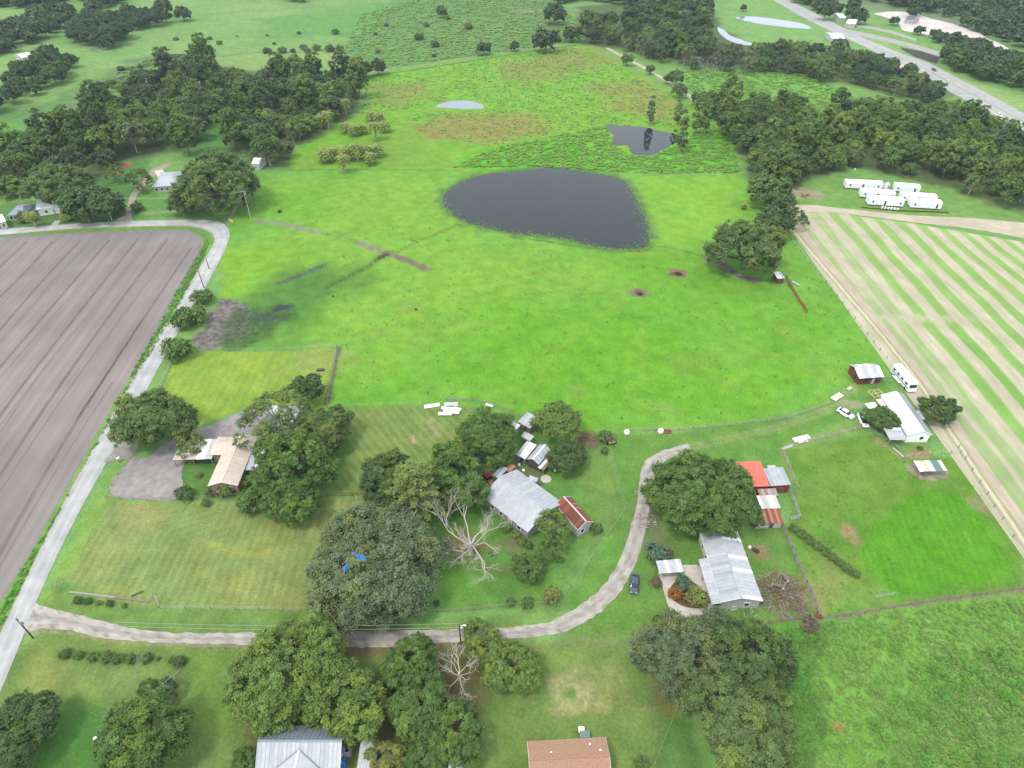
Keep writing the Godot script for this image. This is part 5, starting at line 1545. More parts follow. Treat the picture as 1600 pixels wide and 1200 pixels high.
func gable_house(called: String, label: String, px: Array, eave: float, ridge: float, wall: Material, roof: Array, o := {}) -> Node3D:
	var r := rect_of(px, eave)
	var L: float = r.L
	var Wd: float = r.W
	var t := thing(called, label, o.get("category", "house"), r.at, r.turn, o.get("group", ""))
	var oh: float = o.get("over", 0.4)
	var hl := L * 0.5 - oh
	var hw := Wd * 0.5 - oh
	var rz: float = o.get("ridge_z", 0.0) * r.near   # where the ridge stands across the house
	var rise: float = ridge - eave
	# the walls: a solid body that ends under the roof
	var wl := MB.new()
	var yl := eave + rise * (oh / (Wd * 0.5)) - 0.06
	var prof := [Vector2(-hw, 0), Vector2(hw, 0), Vector2(hw, yl), Vector2(rz, ridge - 0.06), Vector2(-hw, yl)]
	for k in 5:
		var p: Vector2 = prof[k]
		var q: Vector2 = prof[(k + 1) % 5]
		wl.quad(Vector3(-hl, p.y, p.x), Vector3(-hl, q.y, q.x), Vector3(hl, q.y, q.x), Vector3(hl, p.y, p.x))
	for s in [-1.0, 1.0]:
		for k in [[0, 1, 2], [0, 2, 4], [2, 3, 4]]:
			var q := []
			for i in k:
				q.append(Vector3(hl * s, prof[i].y, prof[i].x))
			if s > 0:
				wl.tri(q[0], q[1], q[2])
			else:
				wl.tri(q[0], q[2], q[1])
	var w := obj("wall", wl.mesh(), wall, t)
	# the roof
	var rf := box_part("roof", Vector3(0, ridge + 0.035, rz), Vector3(L, 0.06, 0.34), o.get("cap", roof[0]), t)
	var pw: float = o.get("panel", 0.95)
	panels(rf, L, -L * 0.5, ridge, eave, rz + 0.01, Wd * 0.5, pw, roof if r.near > 0.0 else o.get("roof_b", roof))
	panels(rf, L, -L * 0.5, ridge, eave, rz - 0.01, -Wd * 0.5, pw, o.get("roof_b", roof) if r.near > 0.0 else roof)
	var trim: Material = o.get("trim", M.white)
	for s in [-1.0, 1.0]:
		var fb := MB.new()
		fb.box(Vector3(0, eave - 0.09, s * (Wd * 0.5 + 0.015)), Vector3(L, 0.16, 0.03))
		obj("eave_board", fb.mesh(), trim, t)
		var rb := MB.new()
		for z in [-1.0, 1.0]:
			var e := Vector3(s * (L * 0.5 + 0.015), eave - 0.06, z * Wd * 0.5)
			var g := Vector3(s * (L * 0.5 + 0.015), ridge - 0.06, rz)
			var dd := (g - e)
			rb.box((e + g) * 0.5, Vector3(0.03, 0.2, dd.length()), Basis(Vector3.RIGHT, dd.normalized().cross(Vector3.RIGHT), dd.normalized()))
		obj("rake_board", rb.mesh(), trim, t)
	# windows and doors
	var wn: int = o.get("windows", int(L / 3.2))
	for s in [-1.0, 1.0]:
		for k in wn:
			var x := lerpf(-hl + 1.3, hl - 1.3, (k + 0.5) / wn)
			if k == wn / 2 and s == float(r.near):
				opening(t, "door", Vector3(x, 1.05, s * (hw + 0.03)), 0.95, 2.05, Vector3(0, 0, s), trim, o.get("door", M.white_dirty))
			else:
				opening(t, "window", Vector3(x, 1.5, s * (hw + 0.03)), 1.1, 1.1, Vector3(0, 0, s), trim, M.glass)
		if wn > 0 and hw > 1.6:
			opening(t, "window", Vector3(s * (hl + 0.03), 1.5, 0.35 * hw), 1.0, 1.1, Vector3(s, 0, 0), trim, M.glass)
	return t

func lean_roof(called: String, label: String, px: Array, h_near: float, h_far: float, roof: Array, o := {}) -> Node3D:
	# a single slope on posts or walls; A-B is its near edge
	var r := rect_of(px, (h_near + h_far) * 0.5)
	var L: float = r.L
	var Wd: float = r.W
	var s: float = r.near
	var t: Node3D = o.parent if o.has("parent") else thing(called, label, o.get("category", "shed"), r.at, r.turn, o.get("group", ""))
	var rf := box_part("roof", Vector3(0, h_far - 0.05, -s * (Wd * 0.5 - 0.05)), Vector3(L, 0.08, 0.08), M.wood_grey, t)
	panels(rf, L, -L * 0.5, h_far, h_near, -s * Wd * 0.5, s * Wd * 0.5, o.get("panel", 0.95), roof)
	var hw := Wd * 0.5 - 0.2
	var hl := L * 0.5 - 0.2
	if o.has("wall"):
		var m: Material = o.wall
		var wl := MB.new()
		var a := h_near + (h_far - h_near) * 0.2 / Wd - 0.05
		var b := h_far - (h_far - h_near) * 0.2 / Wd - 0.05
		wl.hexa([Vector3(-hl, 0, -hw * s), Vector3(hl, 0, -hw * s), Vector3(hl, 0, hw * s), Vector3(-hl, 0, hw * s), Vector3(-hl, b, -hw * s), Vector3(hl, b, -hw * s), Vector3(hl, a, hw * s), Vector3(-hl, a, hw * s)])
		var w := obj("wall", wl.mesh(), m, t)
		opening(t, "door", Vector3(0.2 * hl, 0.95, s * (hw + 0.03)), 0.9, 1.85, Vector3(0, 0, s), M.wood, M.wood_dark)
		if L > 4.0:
			opening(t, "window", Vector3(-0.5 * hl, 1.3, s * (hw + 0.03)), 0.8, 0.7, Vector3(0, 0, s), M.white_dirty, M.glass)
	else:
		var n := maxi(2, int(L / 2.6))
		for k in n:
			var x := lerpf(-hl, hl, float(k) / (n - 1))
			box_part("post", Vector3(x, h_near * 0.5 - 0.04, s * hw), Vector3(0.13, h_near - 0.06, 0.13), o.get("post", M.wood_grey), t)
			box_part("post", Vector3(x, h_far * 0.5 - 0.04, -s * hw), Vector3(0.13, h_far - 0.06, 0.13), o.get("post", M.wood_grey), t)
		for z in [[s * hw, h_near], [-s * hw, h_far]]:
			box_part("beam", Vector3(0, z[1] - 0.12, z[0]), Vector3(L - 0.3, 0.12, 0.1), o.get("post", M.wood_grey), t)
	if o.has("fascia"):
		box_part("eave_board", Vector3(0, h_near - 0.06, s * (Wd * 0.5 + 0.02)), Vector3(L, 0.16, 0.03), o.fascia, t)
	return t

func hip_house(called: String, label: String, px: Array, eave: float, ridge: float, wall: Material, roof: Material, ridge_len := 0.45, solid := true) -> Node3D:
	var r := rect_of(px, eave)
	var L: float = r.L
	var Wd: float = r.W
	var t := thing(called, label, "house", r.at, r.turn)
	var w := box_part("wall", Vector3(0, (eave - 0.04) * 0.5, 0), Vector3(L - 0.9, eave - 0.04, Wd - 0.9), wall, t)
	var hr := L * 0.5 * ridge_len
	var c := [Vector3(-L / 2, eave, Wd / 2), Vector3(L / 2, eave, Wd / 2), Vector3(L / 2, eave, -Wd / 2), Vector3(-L / 2, eave, -Wd / 2)]
	var a := Vector3(-hr, ridge, 0)
	var b := Vector3(hr, ridge, 0)
	var mb := MB.new()
	for f in [[c[0], c[1], b, a], [c[2], c[3], a, b]]:
		mb.quad(f[3], f[2], f[1], f[0])
	mb.tri(b, c[2], c[1])
	mb.tri(a, c[0], c[3])
	var rf := obj("roof", mb.mesh(), roof, t)
	var hips := MB.new()
	for e in [[a, c[0]], [a, c[3]], [b, c[1]], [b, c[2]], [a, b]]:
		hips.tube(e[0] + Vector3(0, 0.03, 0), e[1] + Vector3(0, 0.03, 0), 0.09, 0.09, 5)
	obj("ridge_cap", hips.mesh(), M.tin_pale, rf)
	for s in [-1.0, 1.0]:
		for k in 4:
			opening(t, "window" if k != 1 else "door", Vector3(lerpf(-L * 0.36, L * 0.36, k / 3.0), 1.4, s * (Wd * 0.5 - 0.42)), 1.1, 1.2, Vector3(0, 0, s), M.white, M.glass)
	return t

func build_houses():
	var tan := [M.tan_roof, M.tan_roof, M.tan_roof_b]
	# the tan L-shaped house
	var h := gable_house("tan_house", "tan L-shaped brick house with pale tan metal roof beside the gravel yard", [326, 757, 358, 683, 402, 684, 370, 760], 2.9, 4.1, M.tan_wall, tan, {"panel": 1.2})
	var r := rect_of([328, 711, 376, 711, 386, 683, 341, 682.5], 2.85)
	var wing := Node3D.new()
	wing.name = "side_wing"
	h.add_child(wing)
	wing.global_transform = Transform3D(Basis(Vector3.UP, r.turn), r.at)
	var wl := MB.new()
	wl.box(Vector3(0, 1.38, 0), Vector3(r.L - 0.8, 2.76, r.W - 0.8))
	obj("wall", wl.mesh(), M.tan_wall, wing)
	box_part("ridge_cap", Vector3(0, 3.93, 0), Vector3(r.L, 0.06, 0.3), M.tan_roof, wing)
	panels(wing, r.L, -r.L * 0.5, 3.9, 2.84, 0.0, r.W * 0.5, 1.2, tan)
	panels(wing, r.L, -r.L * 0.5, 3.9, 2.84, 0.0, -r.W * 0.5, 1.2, tan)
	lean_roof("carport", "flat whitish carport roof joined to the tan house, behind the crooked tree", [271, 716, 333, 719, 341, 684, 283, 690], 2.5, 2.7, [M.tin_white, M.white_dirty, M.tan_roof], {"category": "carport"})
	lean_roof("porch_roof", "grey corrugated lean-to roof on the right side of the tan house", [381, 733.5, 405, 735, 413, 700, 395, 700], 2.4, 2.7, [M.tin, M.tin_pale, M.tin_white], {"category": "porch"})
	gable_house("pale_barn", "pale roofed building showing through the thin-crowned oak", [412, 684, 465, 684, 462, 634, 416, 634], 3.2, 4.6, M.white_dirty, [M.tin_white, M.white_dirty], {"category": "barn"})
	lean_roof("garden_shed", "little grey tin shed half hidden under the green oak right of the tan house", [460, 728, 474, 727, 474, 716, 461, 717], 2.0, 2.3, [M.tin, M.tin_blue], {"wall": M.grey_wall})
	# the grey house in the middle and its rusty red outbuilding
	var gm := [M.tin, M.tin, M.tin_pale]
	gable_house("grey_metal_house", "long house with plain grey metal roof in the middle of the yard", [757, 777, 832, 837, 872, 780.5, 804, 731], 3.1, 5.0, M.grey_wall, gm, {"panel": 1.1})
	lean_roof("porch_roof", "small grey porch roof jutting from the back of the long grey house", [824, 748.5, 838, 752.5, 841, 748.5, 829, 743], 2.6, 2.85, gm, {"category": "porch"})
	lean_roof("tin_awning", "sagging grey awning at the left end of the long grey house", [768, 740, 777, 746, 796, 734, 786, 729], 2.5, 2.9, [M.tin_blue, M.tin], {"category": "porch"})
	gable_house("rusty_red_outbuilding", "white walled outbuilding with rusty red ribbed roof beside the grey house", [875, 789, 902, 834, 928, 809, 885, 776], 3.0, 4.5, M.white_dirty, [M.rust_b, M.rust, M.rust_b], {"category": "outbuilding", "roof_b": [M.rust, M.rust_c, M.rust], "cap": M.white_dirty, "panel": 0.7, "over": 0.25, "windows": 2})
	lean_roof("link_roof", "short white roof joining the grey house to the rusty outbuilding", [869, 788, 877, 793, 885, 785, 877, 777], 2.8, 3.0, [M.tin_white, M.white_dirty], {"wall": M.white_dirty, "category": "porch"})
	# the cluster of tin sheds
	var tins := [M.tin_white, M.tin_pale, M.white_dirty, M.tin]
	lean_roof("tin_shed", "tin shed with plain pale roof nearest the pasture in the shed cluster", [809, 658, 830, 669, 842, 655, 824, 644.5], 2.2, 2.8, [M.tin_pale, M.tin], {"wall": M.wood})
	lean_roof("tin_shed", "narrow white roof left in the shed cluster, under the round tree", [794, 665, 808, 672, 812, 664, 798, 658], 2.1, 2.4, [M.tin_white, M.white_dirty], {"wall": M.grey_wall})
	lean_roof("tin_shed", "small tin shed of patched white sheets in the middle of the cluster", [814, 681, 828, 689, 835, 682, 820, 675], 2.2, 2.5, [M.white_dirty, M.tin_white, M.tin_dark], {"wall": M.wood_grey})
	lean_roof("tin_shed", "steep grey-white tin roof left of the striped shed", [812, 712, 822, 716, 837, 697, 818, 687], 2.0, 2.8, [M.tin_pale, M.tin_white], {"wall": M.grey_wall})
	gable_house("striped_shed", "dark walled shed with streaked white and grey roof next to the round slab", [824, 716, 844, 694, 860, 704, 841, 728], 2.5, 3.5, M.wood_dark, tins, {"category": "shed", "panel": 0.6, "windows": 0, "over": 0.2, "trim": M.wood_grey})  # closed walls coloured dark for the shaded inside of its front
	lean_roof("lean_to", "low patched lean-to on the right side of the striped shed", [841, 731, 852, 735, 865, 716, 858, 710], 1.7, 2.1, [M.rust_c, M.tin_white, M.wood], {"category": "shed"})
	lean_roof("porch_roof", "rusty brown patch of roof at the top corner of the long grey house", [790, 734, 797, 738, 806, 729, 797, 724], 2.7, 2.9, [M.rust_c, M.rust], {"category": "porch"})
	# the grey house on the right with its lean-to, annex and carport
	var cm := [M.tin, M.tin_pale, M.tin_dark, M.tin_pale]
	gable_house("ridged_metal_house", "long house with sheet metal roof in bluish and white strips beside the branch pile", [1126.5, 942, 1092.5, 827, 1151.5, 830.5, 1192.5, 938], 3.0, 4.3, M.white_dirty, [M.tin, M.tin_dark, M.tin, M.tin_pale], {"roof_b": [M.tin_pale, M.tin_pale, M.tin_white], "panel": 0.8, "ridge_z": 0.3, "over": 0.3})
	lean_roof("porch_roof", "long lean-to roof on the side of the strip-roofed house, facing the planting bed", [1113, 945, 1091.5, 873.5, 1106, 872, 1128, 942], 2.4, 2.85, [M.tin, M.tin_pale], {"category": "porch"})
	lean_roof("annex_roof", "dull grey annex roof at the far end of the strip-roofed house, under the broad oak", [1094, 830, 1136, 832, 1132, 806, 1104, 808], 2.6, 2.9, [M.tin_dark, M.tin], {"wall": M.grey_wall, "category": "outbuilding"})
	lean_roof("carport", "small square carport with ribbed grey roof at the corner of the pale paving", [1029, 896, 1068, 893.5, 1064, 873.5, 1026, 877], 2.4, 2.6, [M.tin_pale, M.tin_white, M.tin_pale], {"category": "carport", "panel": 0.6, "fascia": M.wood_dark})
	lean_roof("garden_shed", "little grey-blue shed peeping out at the left under the broad oak", [1046, 736, 1058, 740, 1060, 728, 1045, 727], 2.0, 2.3, [M.tin_blue, M.tin], {"wall": M.grey_wall})
	# the red barn row
	lean_roof("red_barn", "barn with bright red metal roof beside the broad oak", [1160, 759, 1203, 758.5, 1188, 722, 1148, 724], 3.0, 3.8, [M.red_roof], {"wall": M.red_wall, "category": "barn", "panel": 0.9})
	lean_roof("grey_barn", "square grey metal roof joined to the red roof", [1203.5, 758.5, 1236, 756, 1223.5, 731, 1192.5, 733], 3.0, 3.6, [M.tin_dark, M.tin], {"wall": M.red_wall, "category": "barn"})
	lean_roof("tin_shed", "weathered grey and rust lean-to below the red roof", [1187, 775, 1216, 774, 1212, 763.5, 1183, 765], 2.2, 2.5, [M.rust_c, M.tin_dark, M.wood_grey], {"wall": M.red_wall, "panel": 0.7})
	lean_roof("tin_shed", "shed roofed with bright white stained sheets between grey and rusty roofs", [1183, 794.5, 1217, 793.5, 1215, 774, 1188, 775], 2.5, 2.8, [M.white_dirty, M.tin_white], {"wall": M.grey_wall, "panel": 0.8})
	lean_roof("rusty_shed", "shed with ribbed rust brown roof next to the fenced pen", [1180, 817, 1224, 815.5, 1218, 796, 1177, 797.5], 2.0, 2.7, [M.rust, M.rust_b, M.rust, M.rust_c], {"wall": M.white_dirty, "panel": 0.7})
	box_part("roof_hatch", Vector3(0, 0, 0), Vector3(2.0, 0.4, 0.9), M.white_dirty, thing("white_water_trough", "white trough on the ground behind the square grey roof", "trough", G(1205, 731) + Vector3(0, 0.25, 0)))
	# the yard by the sand lane
	gable_house("red_sided_shed", "shed with dull white roof and red brown sides by the pasture corner", [1340, 591, 1377.5, 590, 1368.5, 567, 1328, 570.5], 2.6, 3.8, M.rust_b, [M.tin_pale, M.tin_white], {"category": "shed", "windows": 2, "trim": M.rust_b, "ridge_z": -0.6})
	gable_house("long_white_house", "long house with white left roof and grey right roof near the sand lane", [1420, 681, 1376, 617.5, 1413, 616.5, 1455, 677.5], 2.9, 4.2, M.white, [M.tin_white, M.tin_white], {"roof_b": [M.tin_dark, M.tin_dark], "panel": 1.2, "over": 0.25, "ridge_z": -0.5})
	lean_roof("porch_roof", "small grey porch roof on the far side of the long white house", [1431, 642, 1441, 656, 1445, 654.5, 1435.5, 641], 2.4, 2.6, [M.tin, M.tin_dark], {"category": "porch"})
	lean_roof("porch_roof", "cluttered white porch roof on the near side of the long white house", [1391, 690, 1384, 672, 1403, 665, 1416, 685], 2.3, 2.6, [M.tin_pale, M.tin_white, M.tin], {"category": "porch"})
	lean_roof("carport", "small white carport left of the long white house", [1356, 640, 1370, 636, 1370, 629, 1353, 630], 2.2, 2.4, [M.tin_pale, M.tin_white], {"category": "carport"})
	lean_roof("porch_roof", "pale entry roof at the top left corner of the long white house", [1372, 634, 1387, 635, 1381, 622, 1372, 625], 2.4, 2.6, [M.white_dirty, M.tan_roof], {"category": "porch"})
	var pg_ := thing("timber_frame", "open yellow timber frame beside the small white carport", "pergola", G(1366, 623), 0.25)
	for x in [-1.7, 0.0, 1.7]:
		box_part("rafter", Vector3(x, 1.9, 0), Vector3(0.12, 0.14, 3.0), M.timber, pg_)
		for z in [-1.3, 1.3]:
			box_part("post", Vector3(x, 0.9, z), Vector3(0.12, 1.8, 0.12), M.timber, pg_)
	for z in [-1.3, 0.0, 1.3]:
		box_part("beam", Vector3(0, 2.04, z), Vector3(3.9, 0.13, 0.1), M.timber, pg_)
	var sh := lean_roof("field_shelter", "open field shelter with roof of white, red-stained and green-grey sheets", [1437.5, 736, 1480, 735, 1471, 719.5, 1427, 720.7], 2.3, 2.6, [M.tin_white], {"category": "shelter", "panel": 1.05, "fascia": M.tin_blue})
	var k := 0
	for c in sh.get_node("roof").get_children():
		c.material_override = [M.tin_white, M.tan_roof, M.tan_roof_b, M.tin_white, M.teal_roof, M.teal_roof, M.tan_roof, M.tin_white, M.tin_white, M.tan_roof, M.tin_white, M.tin_white][k % 12]
		k += 1
	lean_roof("pasture_shelter", "tiny red sided shelter beside the broad oak at the pasture's right edge", [1211, 435, 1224, 434, 1222, 425, 1212, 425], 2.2, 2.6, [M.tin_white, M.tin_pale], {"wall": M.rust_b, "category": "shelter"})
	# the white trailers
	var tr := [["white trailer at the back left, beside the small white tank", [1320, 295, 1377, 298], 4.0], ["short white trailer at the back right of the row", [1396, 300, 1435, 303.5], 4.0], ["white trailer partly hidden in the middle left of the row", [1343, 309, 1396, 313], 4.0], ["white trailer at the front left with four dark vents, on the brown strip", [1355, 321, 1410, 324.5], 4.0], ["white trailer partly hidden in the middle right of the row", [1406, 315, 1461, 319], 4.0], ["white trailer at the front right end of the row", [1421, 325.5, 1469, 328.5], 4.0]]
	for e in tr:
		trailer_home(e[0], e[1], e[2])
	# the houses along the lower edge
	var wm := [M.tin_pale, M.tin, M.tin_pale]
	gable_house("bottom_grey_house", "house with grey back slope and white front slope, cut by the lower edge", [404, 1204, 540, 1204, 535, 1134, 413.5, 1134], 3.0, 5.6, M.grey_wall, wm, {"roof_b": [M.tin_blue], "panel": 0.7, "cap": M.tin_blue})
	var fr := rect_of([404, 1204, 540, 1204, 535, 1134, 413.5, 1134], 3.0)
	var hh := get_node("bottom_grey_house")
	var cross := MB.new()
	var apex: Vector3 = G(467, 1171, 5.0) - fr.at
	var ridge_z: float = apex.z
	cross.tri(Vector3(apex.x, 4.95, ridge_z), Vector3(apex.x, 4.95, fr.W * 0.5 + 2.5), Vector3(apex.x - 4.4, 3.02, fr.W * 0.5 + 0.4))
	cross.tri(Vector3(apex.x, 4.95, ridge_z), Vector3(apex.x + 4.4, 3.02, fr.W * 0.5 + 0.4), Vector3(apex.x, 4.95, fr.W * 0.5 + 2.5))
	cross.tri(Vector3(apex.x, 4.95, fr.W * 0.5 + 2.5), Vector3(apex.x - 4.4, 3.02, fr.W * 0.5 + 0.4), Vector3(apex.x - 4.4, 3.02, fr.W * 0.5 + 2.5))
	cross.tri(Vector3(apex.x, 4.95, fr.W * 0.5 + 2.5), Vector3(apex.x + 4.4, 3.02, fr.W * 0.5 + 2.5), Vector3(apex.x + 4.4, 3.02, fr.W * 0.5 + 0.4))
	obj("cross_gable", cross.mesh(), M.tin_pale, hh)
	for sx in [-1.0, 1.0]:
		var vb := MB.new()
		vb.tube(Vector3(apex.x, 4.99, ridge_z), Vector3(apex.x + sx * 4.4, 3.07, fr.W * 0.5 + 0.4), 0.09, 0.09, 6)
		obj("valley", vb.mesh(), M.tin_blue, hh)
	box_part("ridge_cap", Vector3(apex.x, 4.98, ridge_z + (fr.W * 0.5 + 2.5 - ridge_z) * 0.5), Vector3(0.3, 0.06, fr.W * 0.5 + 2.5 - ridge_z), M.tin_white, hh)
	gable_house("brown_shingle_house", "house with brown shingle roof and white vent pipes, cut by the lower edge", [828, 1228, 957, 1222, 945.5, 1151.5, 824.5, 1159.5], 2.9, 4.4, M.tan_wall, [M.shingle], {"panel": 40.0, "cap": M.shingle_b, "roof_b": [M.shingle], "trim": M.white})
	lean_roof("tool_shed", "grey shed roof between the two lower houses' trees, beside the blue barrels", [557, 1206, 588, 1206, 590, 1155.5, 564, 1156], 2.4, 2.6, [M.tin, M.tin_pale], {"wall": M.grey_wall})
	lean_roof("white_shed", "narrow white roof strip at the lower edge under the trees", [700, 1208, 727, 1208, 727, 1170, 701, 1172], 2.4, 2.7, [M.tin_white, M.tin_pale], {"wall": M.white_dirty})

func trailer_home(label: String, e: Array, deep: float):
	var a := G(e[0], e[1])
	var b := G(e[2], e[3])
	var ax := (b - a).normalized()
	var back := Vector3(ax.z, 0, -ax.x)
	if back.z > 0.0:
		back = -back
	var mid := (a + b) * 0.5 + back * deep * 0.5
	var L := a.distance_to(b)
	var t := thing("white_trailer", label, "trailer", mid, atan2(-ax.z, ax.x), "white trailers behind the striped field")
	var body := MB.new()
	body.box(Vector3(0, 1.75, 0), Vector3(L, 2.5, deep))
	var w := obj("body", body.mesh(), M.trailer, t)
	var rf := MB.new()
	rf.hexa([Vector3(-L / 2 - 0.05, 3.0, deep / 2 + 0.05), Vector3(L / 2 + 0.05, 3.0, deep / 2 + 0.05), Vector3(L / 2 + 0.05, 3.0, -deep / 2 - 0.05), Vector3(-L / 2 - 0.05, 3.0, -deep / 2 - 0.05), Vector3(-L / 2, 3.25, 0.4), Vector3(L / 2, 3.25, 0.4), Vector3(L / 2, 3.25, -0.4), Vector3(-L / 2, 3.25, -0.4)])
	obj("roof", rf.mesh(), M.trailer, t)
	box_part("skirting", Vector3(0, 0.25, 0), Vector3(L - 0.5, 0.5, deep - 0.4), M.wood_dark, t)
	var n := int(L / 4.2)
	for k in n:
		var x := lerpf(-L / 2 + 1.6, L / 2 - 1.6, float(k) / maxi(1, n - 1)) + rng.randf_range(-0.5, 0.5)
		opening(t, "window" if k != 1 else "door", Vector3(x, 1.85 if k != 1 else 1.6, deep / 2 + 0.03), 0.8, 0.9 if k != 1 else 1.9, Vector3(0, 0, 1), M.white, M.glass)
		opening(t, "window", Vector3(-x, 1.85, -deep / 2 - 0.03), 0.8, 0.9, Vector3(0, 0, -1), M.white, M.glass)

func build_far_buildings():
	hip_house("grey_hip_house", "grey hip roofed house with white front left of the very broad oak", [238, 292, 282, 290, 278, 268, 252, 270], 2.8, 4.6, M.white_dirty, M.tin, 0.5)
	lean_roof("carport", "pale brown roof behind the grey hip roofed house", [240, 279, 252, 276, 262, 264, 248, 266], 2.6, 2.8, [M.tan_roof, M.white_dirty], {"category": "carport"})
	hip_house("grey_hip_house", "small house with grey hip roof at the left edge, beside the road", [17, 336, 44, 336, 48, 318, 25, 320], 2.6, 4.0, M.white_dirty, M.tin_blue, 0.4)
	gable_house("white_house", "white house showing through the broad oak at the left edge", [60, 327, 98, 322, 98, 305, 60, 310], 3.0, 4.6, M.white, [M.tin_white], {"panel": 1.5})
	for e in [["long pale metal roof standing at the back of the left wood", [209, 128, 235, 127, 236, 121.5, 211, 122], M.tin_white], ["white metal roof among the tree tops at the back of the left wood", [296, 134, 325, 133, 326, 126, 298, 127], M.tin_white], ["small white and rust roof at the back right of the left wood", [402, 126, 416, 124, 416, 118, 404, 119], M.tin_white], ["white roof at the right side of the left wood, behind the low trees", [397, 256, 409, 256, 410, 247, 399, 246], M.tin_white], ["pale orange roof at the very left edge", [-6, 258, 8, 257, 8, 247, -6, 248], M.tan_roof], ["white mobile home alone on the far left meadow", [26, 92, 44, 88, 46, 82, 30, 85], M.tin_white], ["long white roof with a bluish wall in the middle wood", [1056, 22, 1073, 22, 1072, 17, 1056, 17], M.tin_white], ["white roof left of the long white roof in the middle wood", [1030, 18, 1041, 19, 1042, 13, 1031, 13], M.tin_white], ["pale shed left among the trees of the middle wood", [1006, 19, 1016, 19, 1016, 14, 1007, 14], M.white_dirty], ["salmon roofed house in the long wood below the highway", [1399, 110, 1416, 109, 1416, 100, 1402, 99], M.tan_roof_b], ["white house with porch on the grass beside the highway", [1293, 60, 1316, 60, 1314, 52, 1296, 51], M.tin_white], ["white house among trees beyond the highway", [1305, 28, 1316, 28, 1316, 21, 1306, 21], M.tin_white], ["second white house among trees beyond the highway, nearer the road", [1324, 36, 1339, 38, 1340, 30, 1326, 29], M.tin_white], ["dark long shed at the back of the truck yard", [1418, 31, 1432, 33, 1433, 28, 1420, 26], M.car_dark], ["low brown warehouse along the back of the truck yard", [1505, 54, 1536, 66, 1540, 61, 1510, 51], M.tan_roof_b], ["tiny white building by the bright pond in the far left corner", [17, 37, 26, 38, 27, 33, 19, 33], M.tin_white], ["pale barn at the left edge by the road", [-8, 350, 4, 346, 8, 334, -4, 336], M.tin_white]]:
		gable_house("far_building", e[0], e[1], 3.0, 4.4, M.white_dirty, [e[2]], {"panel": 3.0, "category": "building", "over": 0.2, "windows": 3})

# ================= shrubs, hedges =================
func shrub(px: float, py: float, wpx: float, mat: String, label: String, group := "", stretch := 1.0):
	tree(px, py, wpx, "bush_a" if int(px) % 2 else "bush_b", mat, label, "shrub", "shrub", group, stretch)

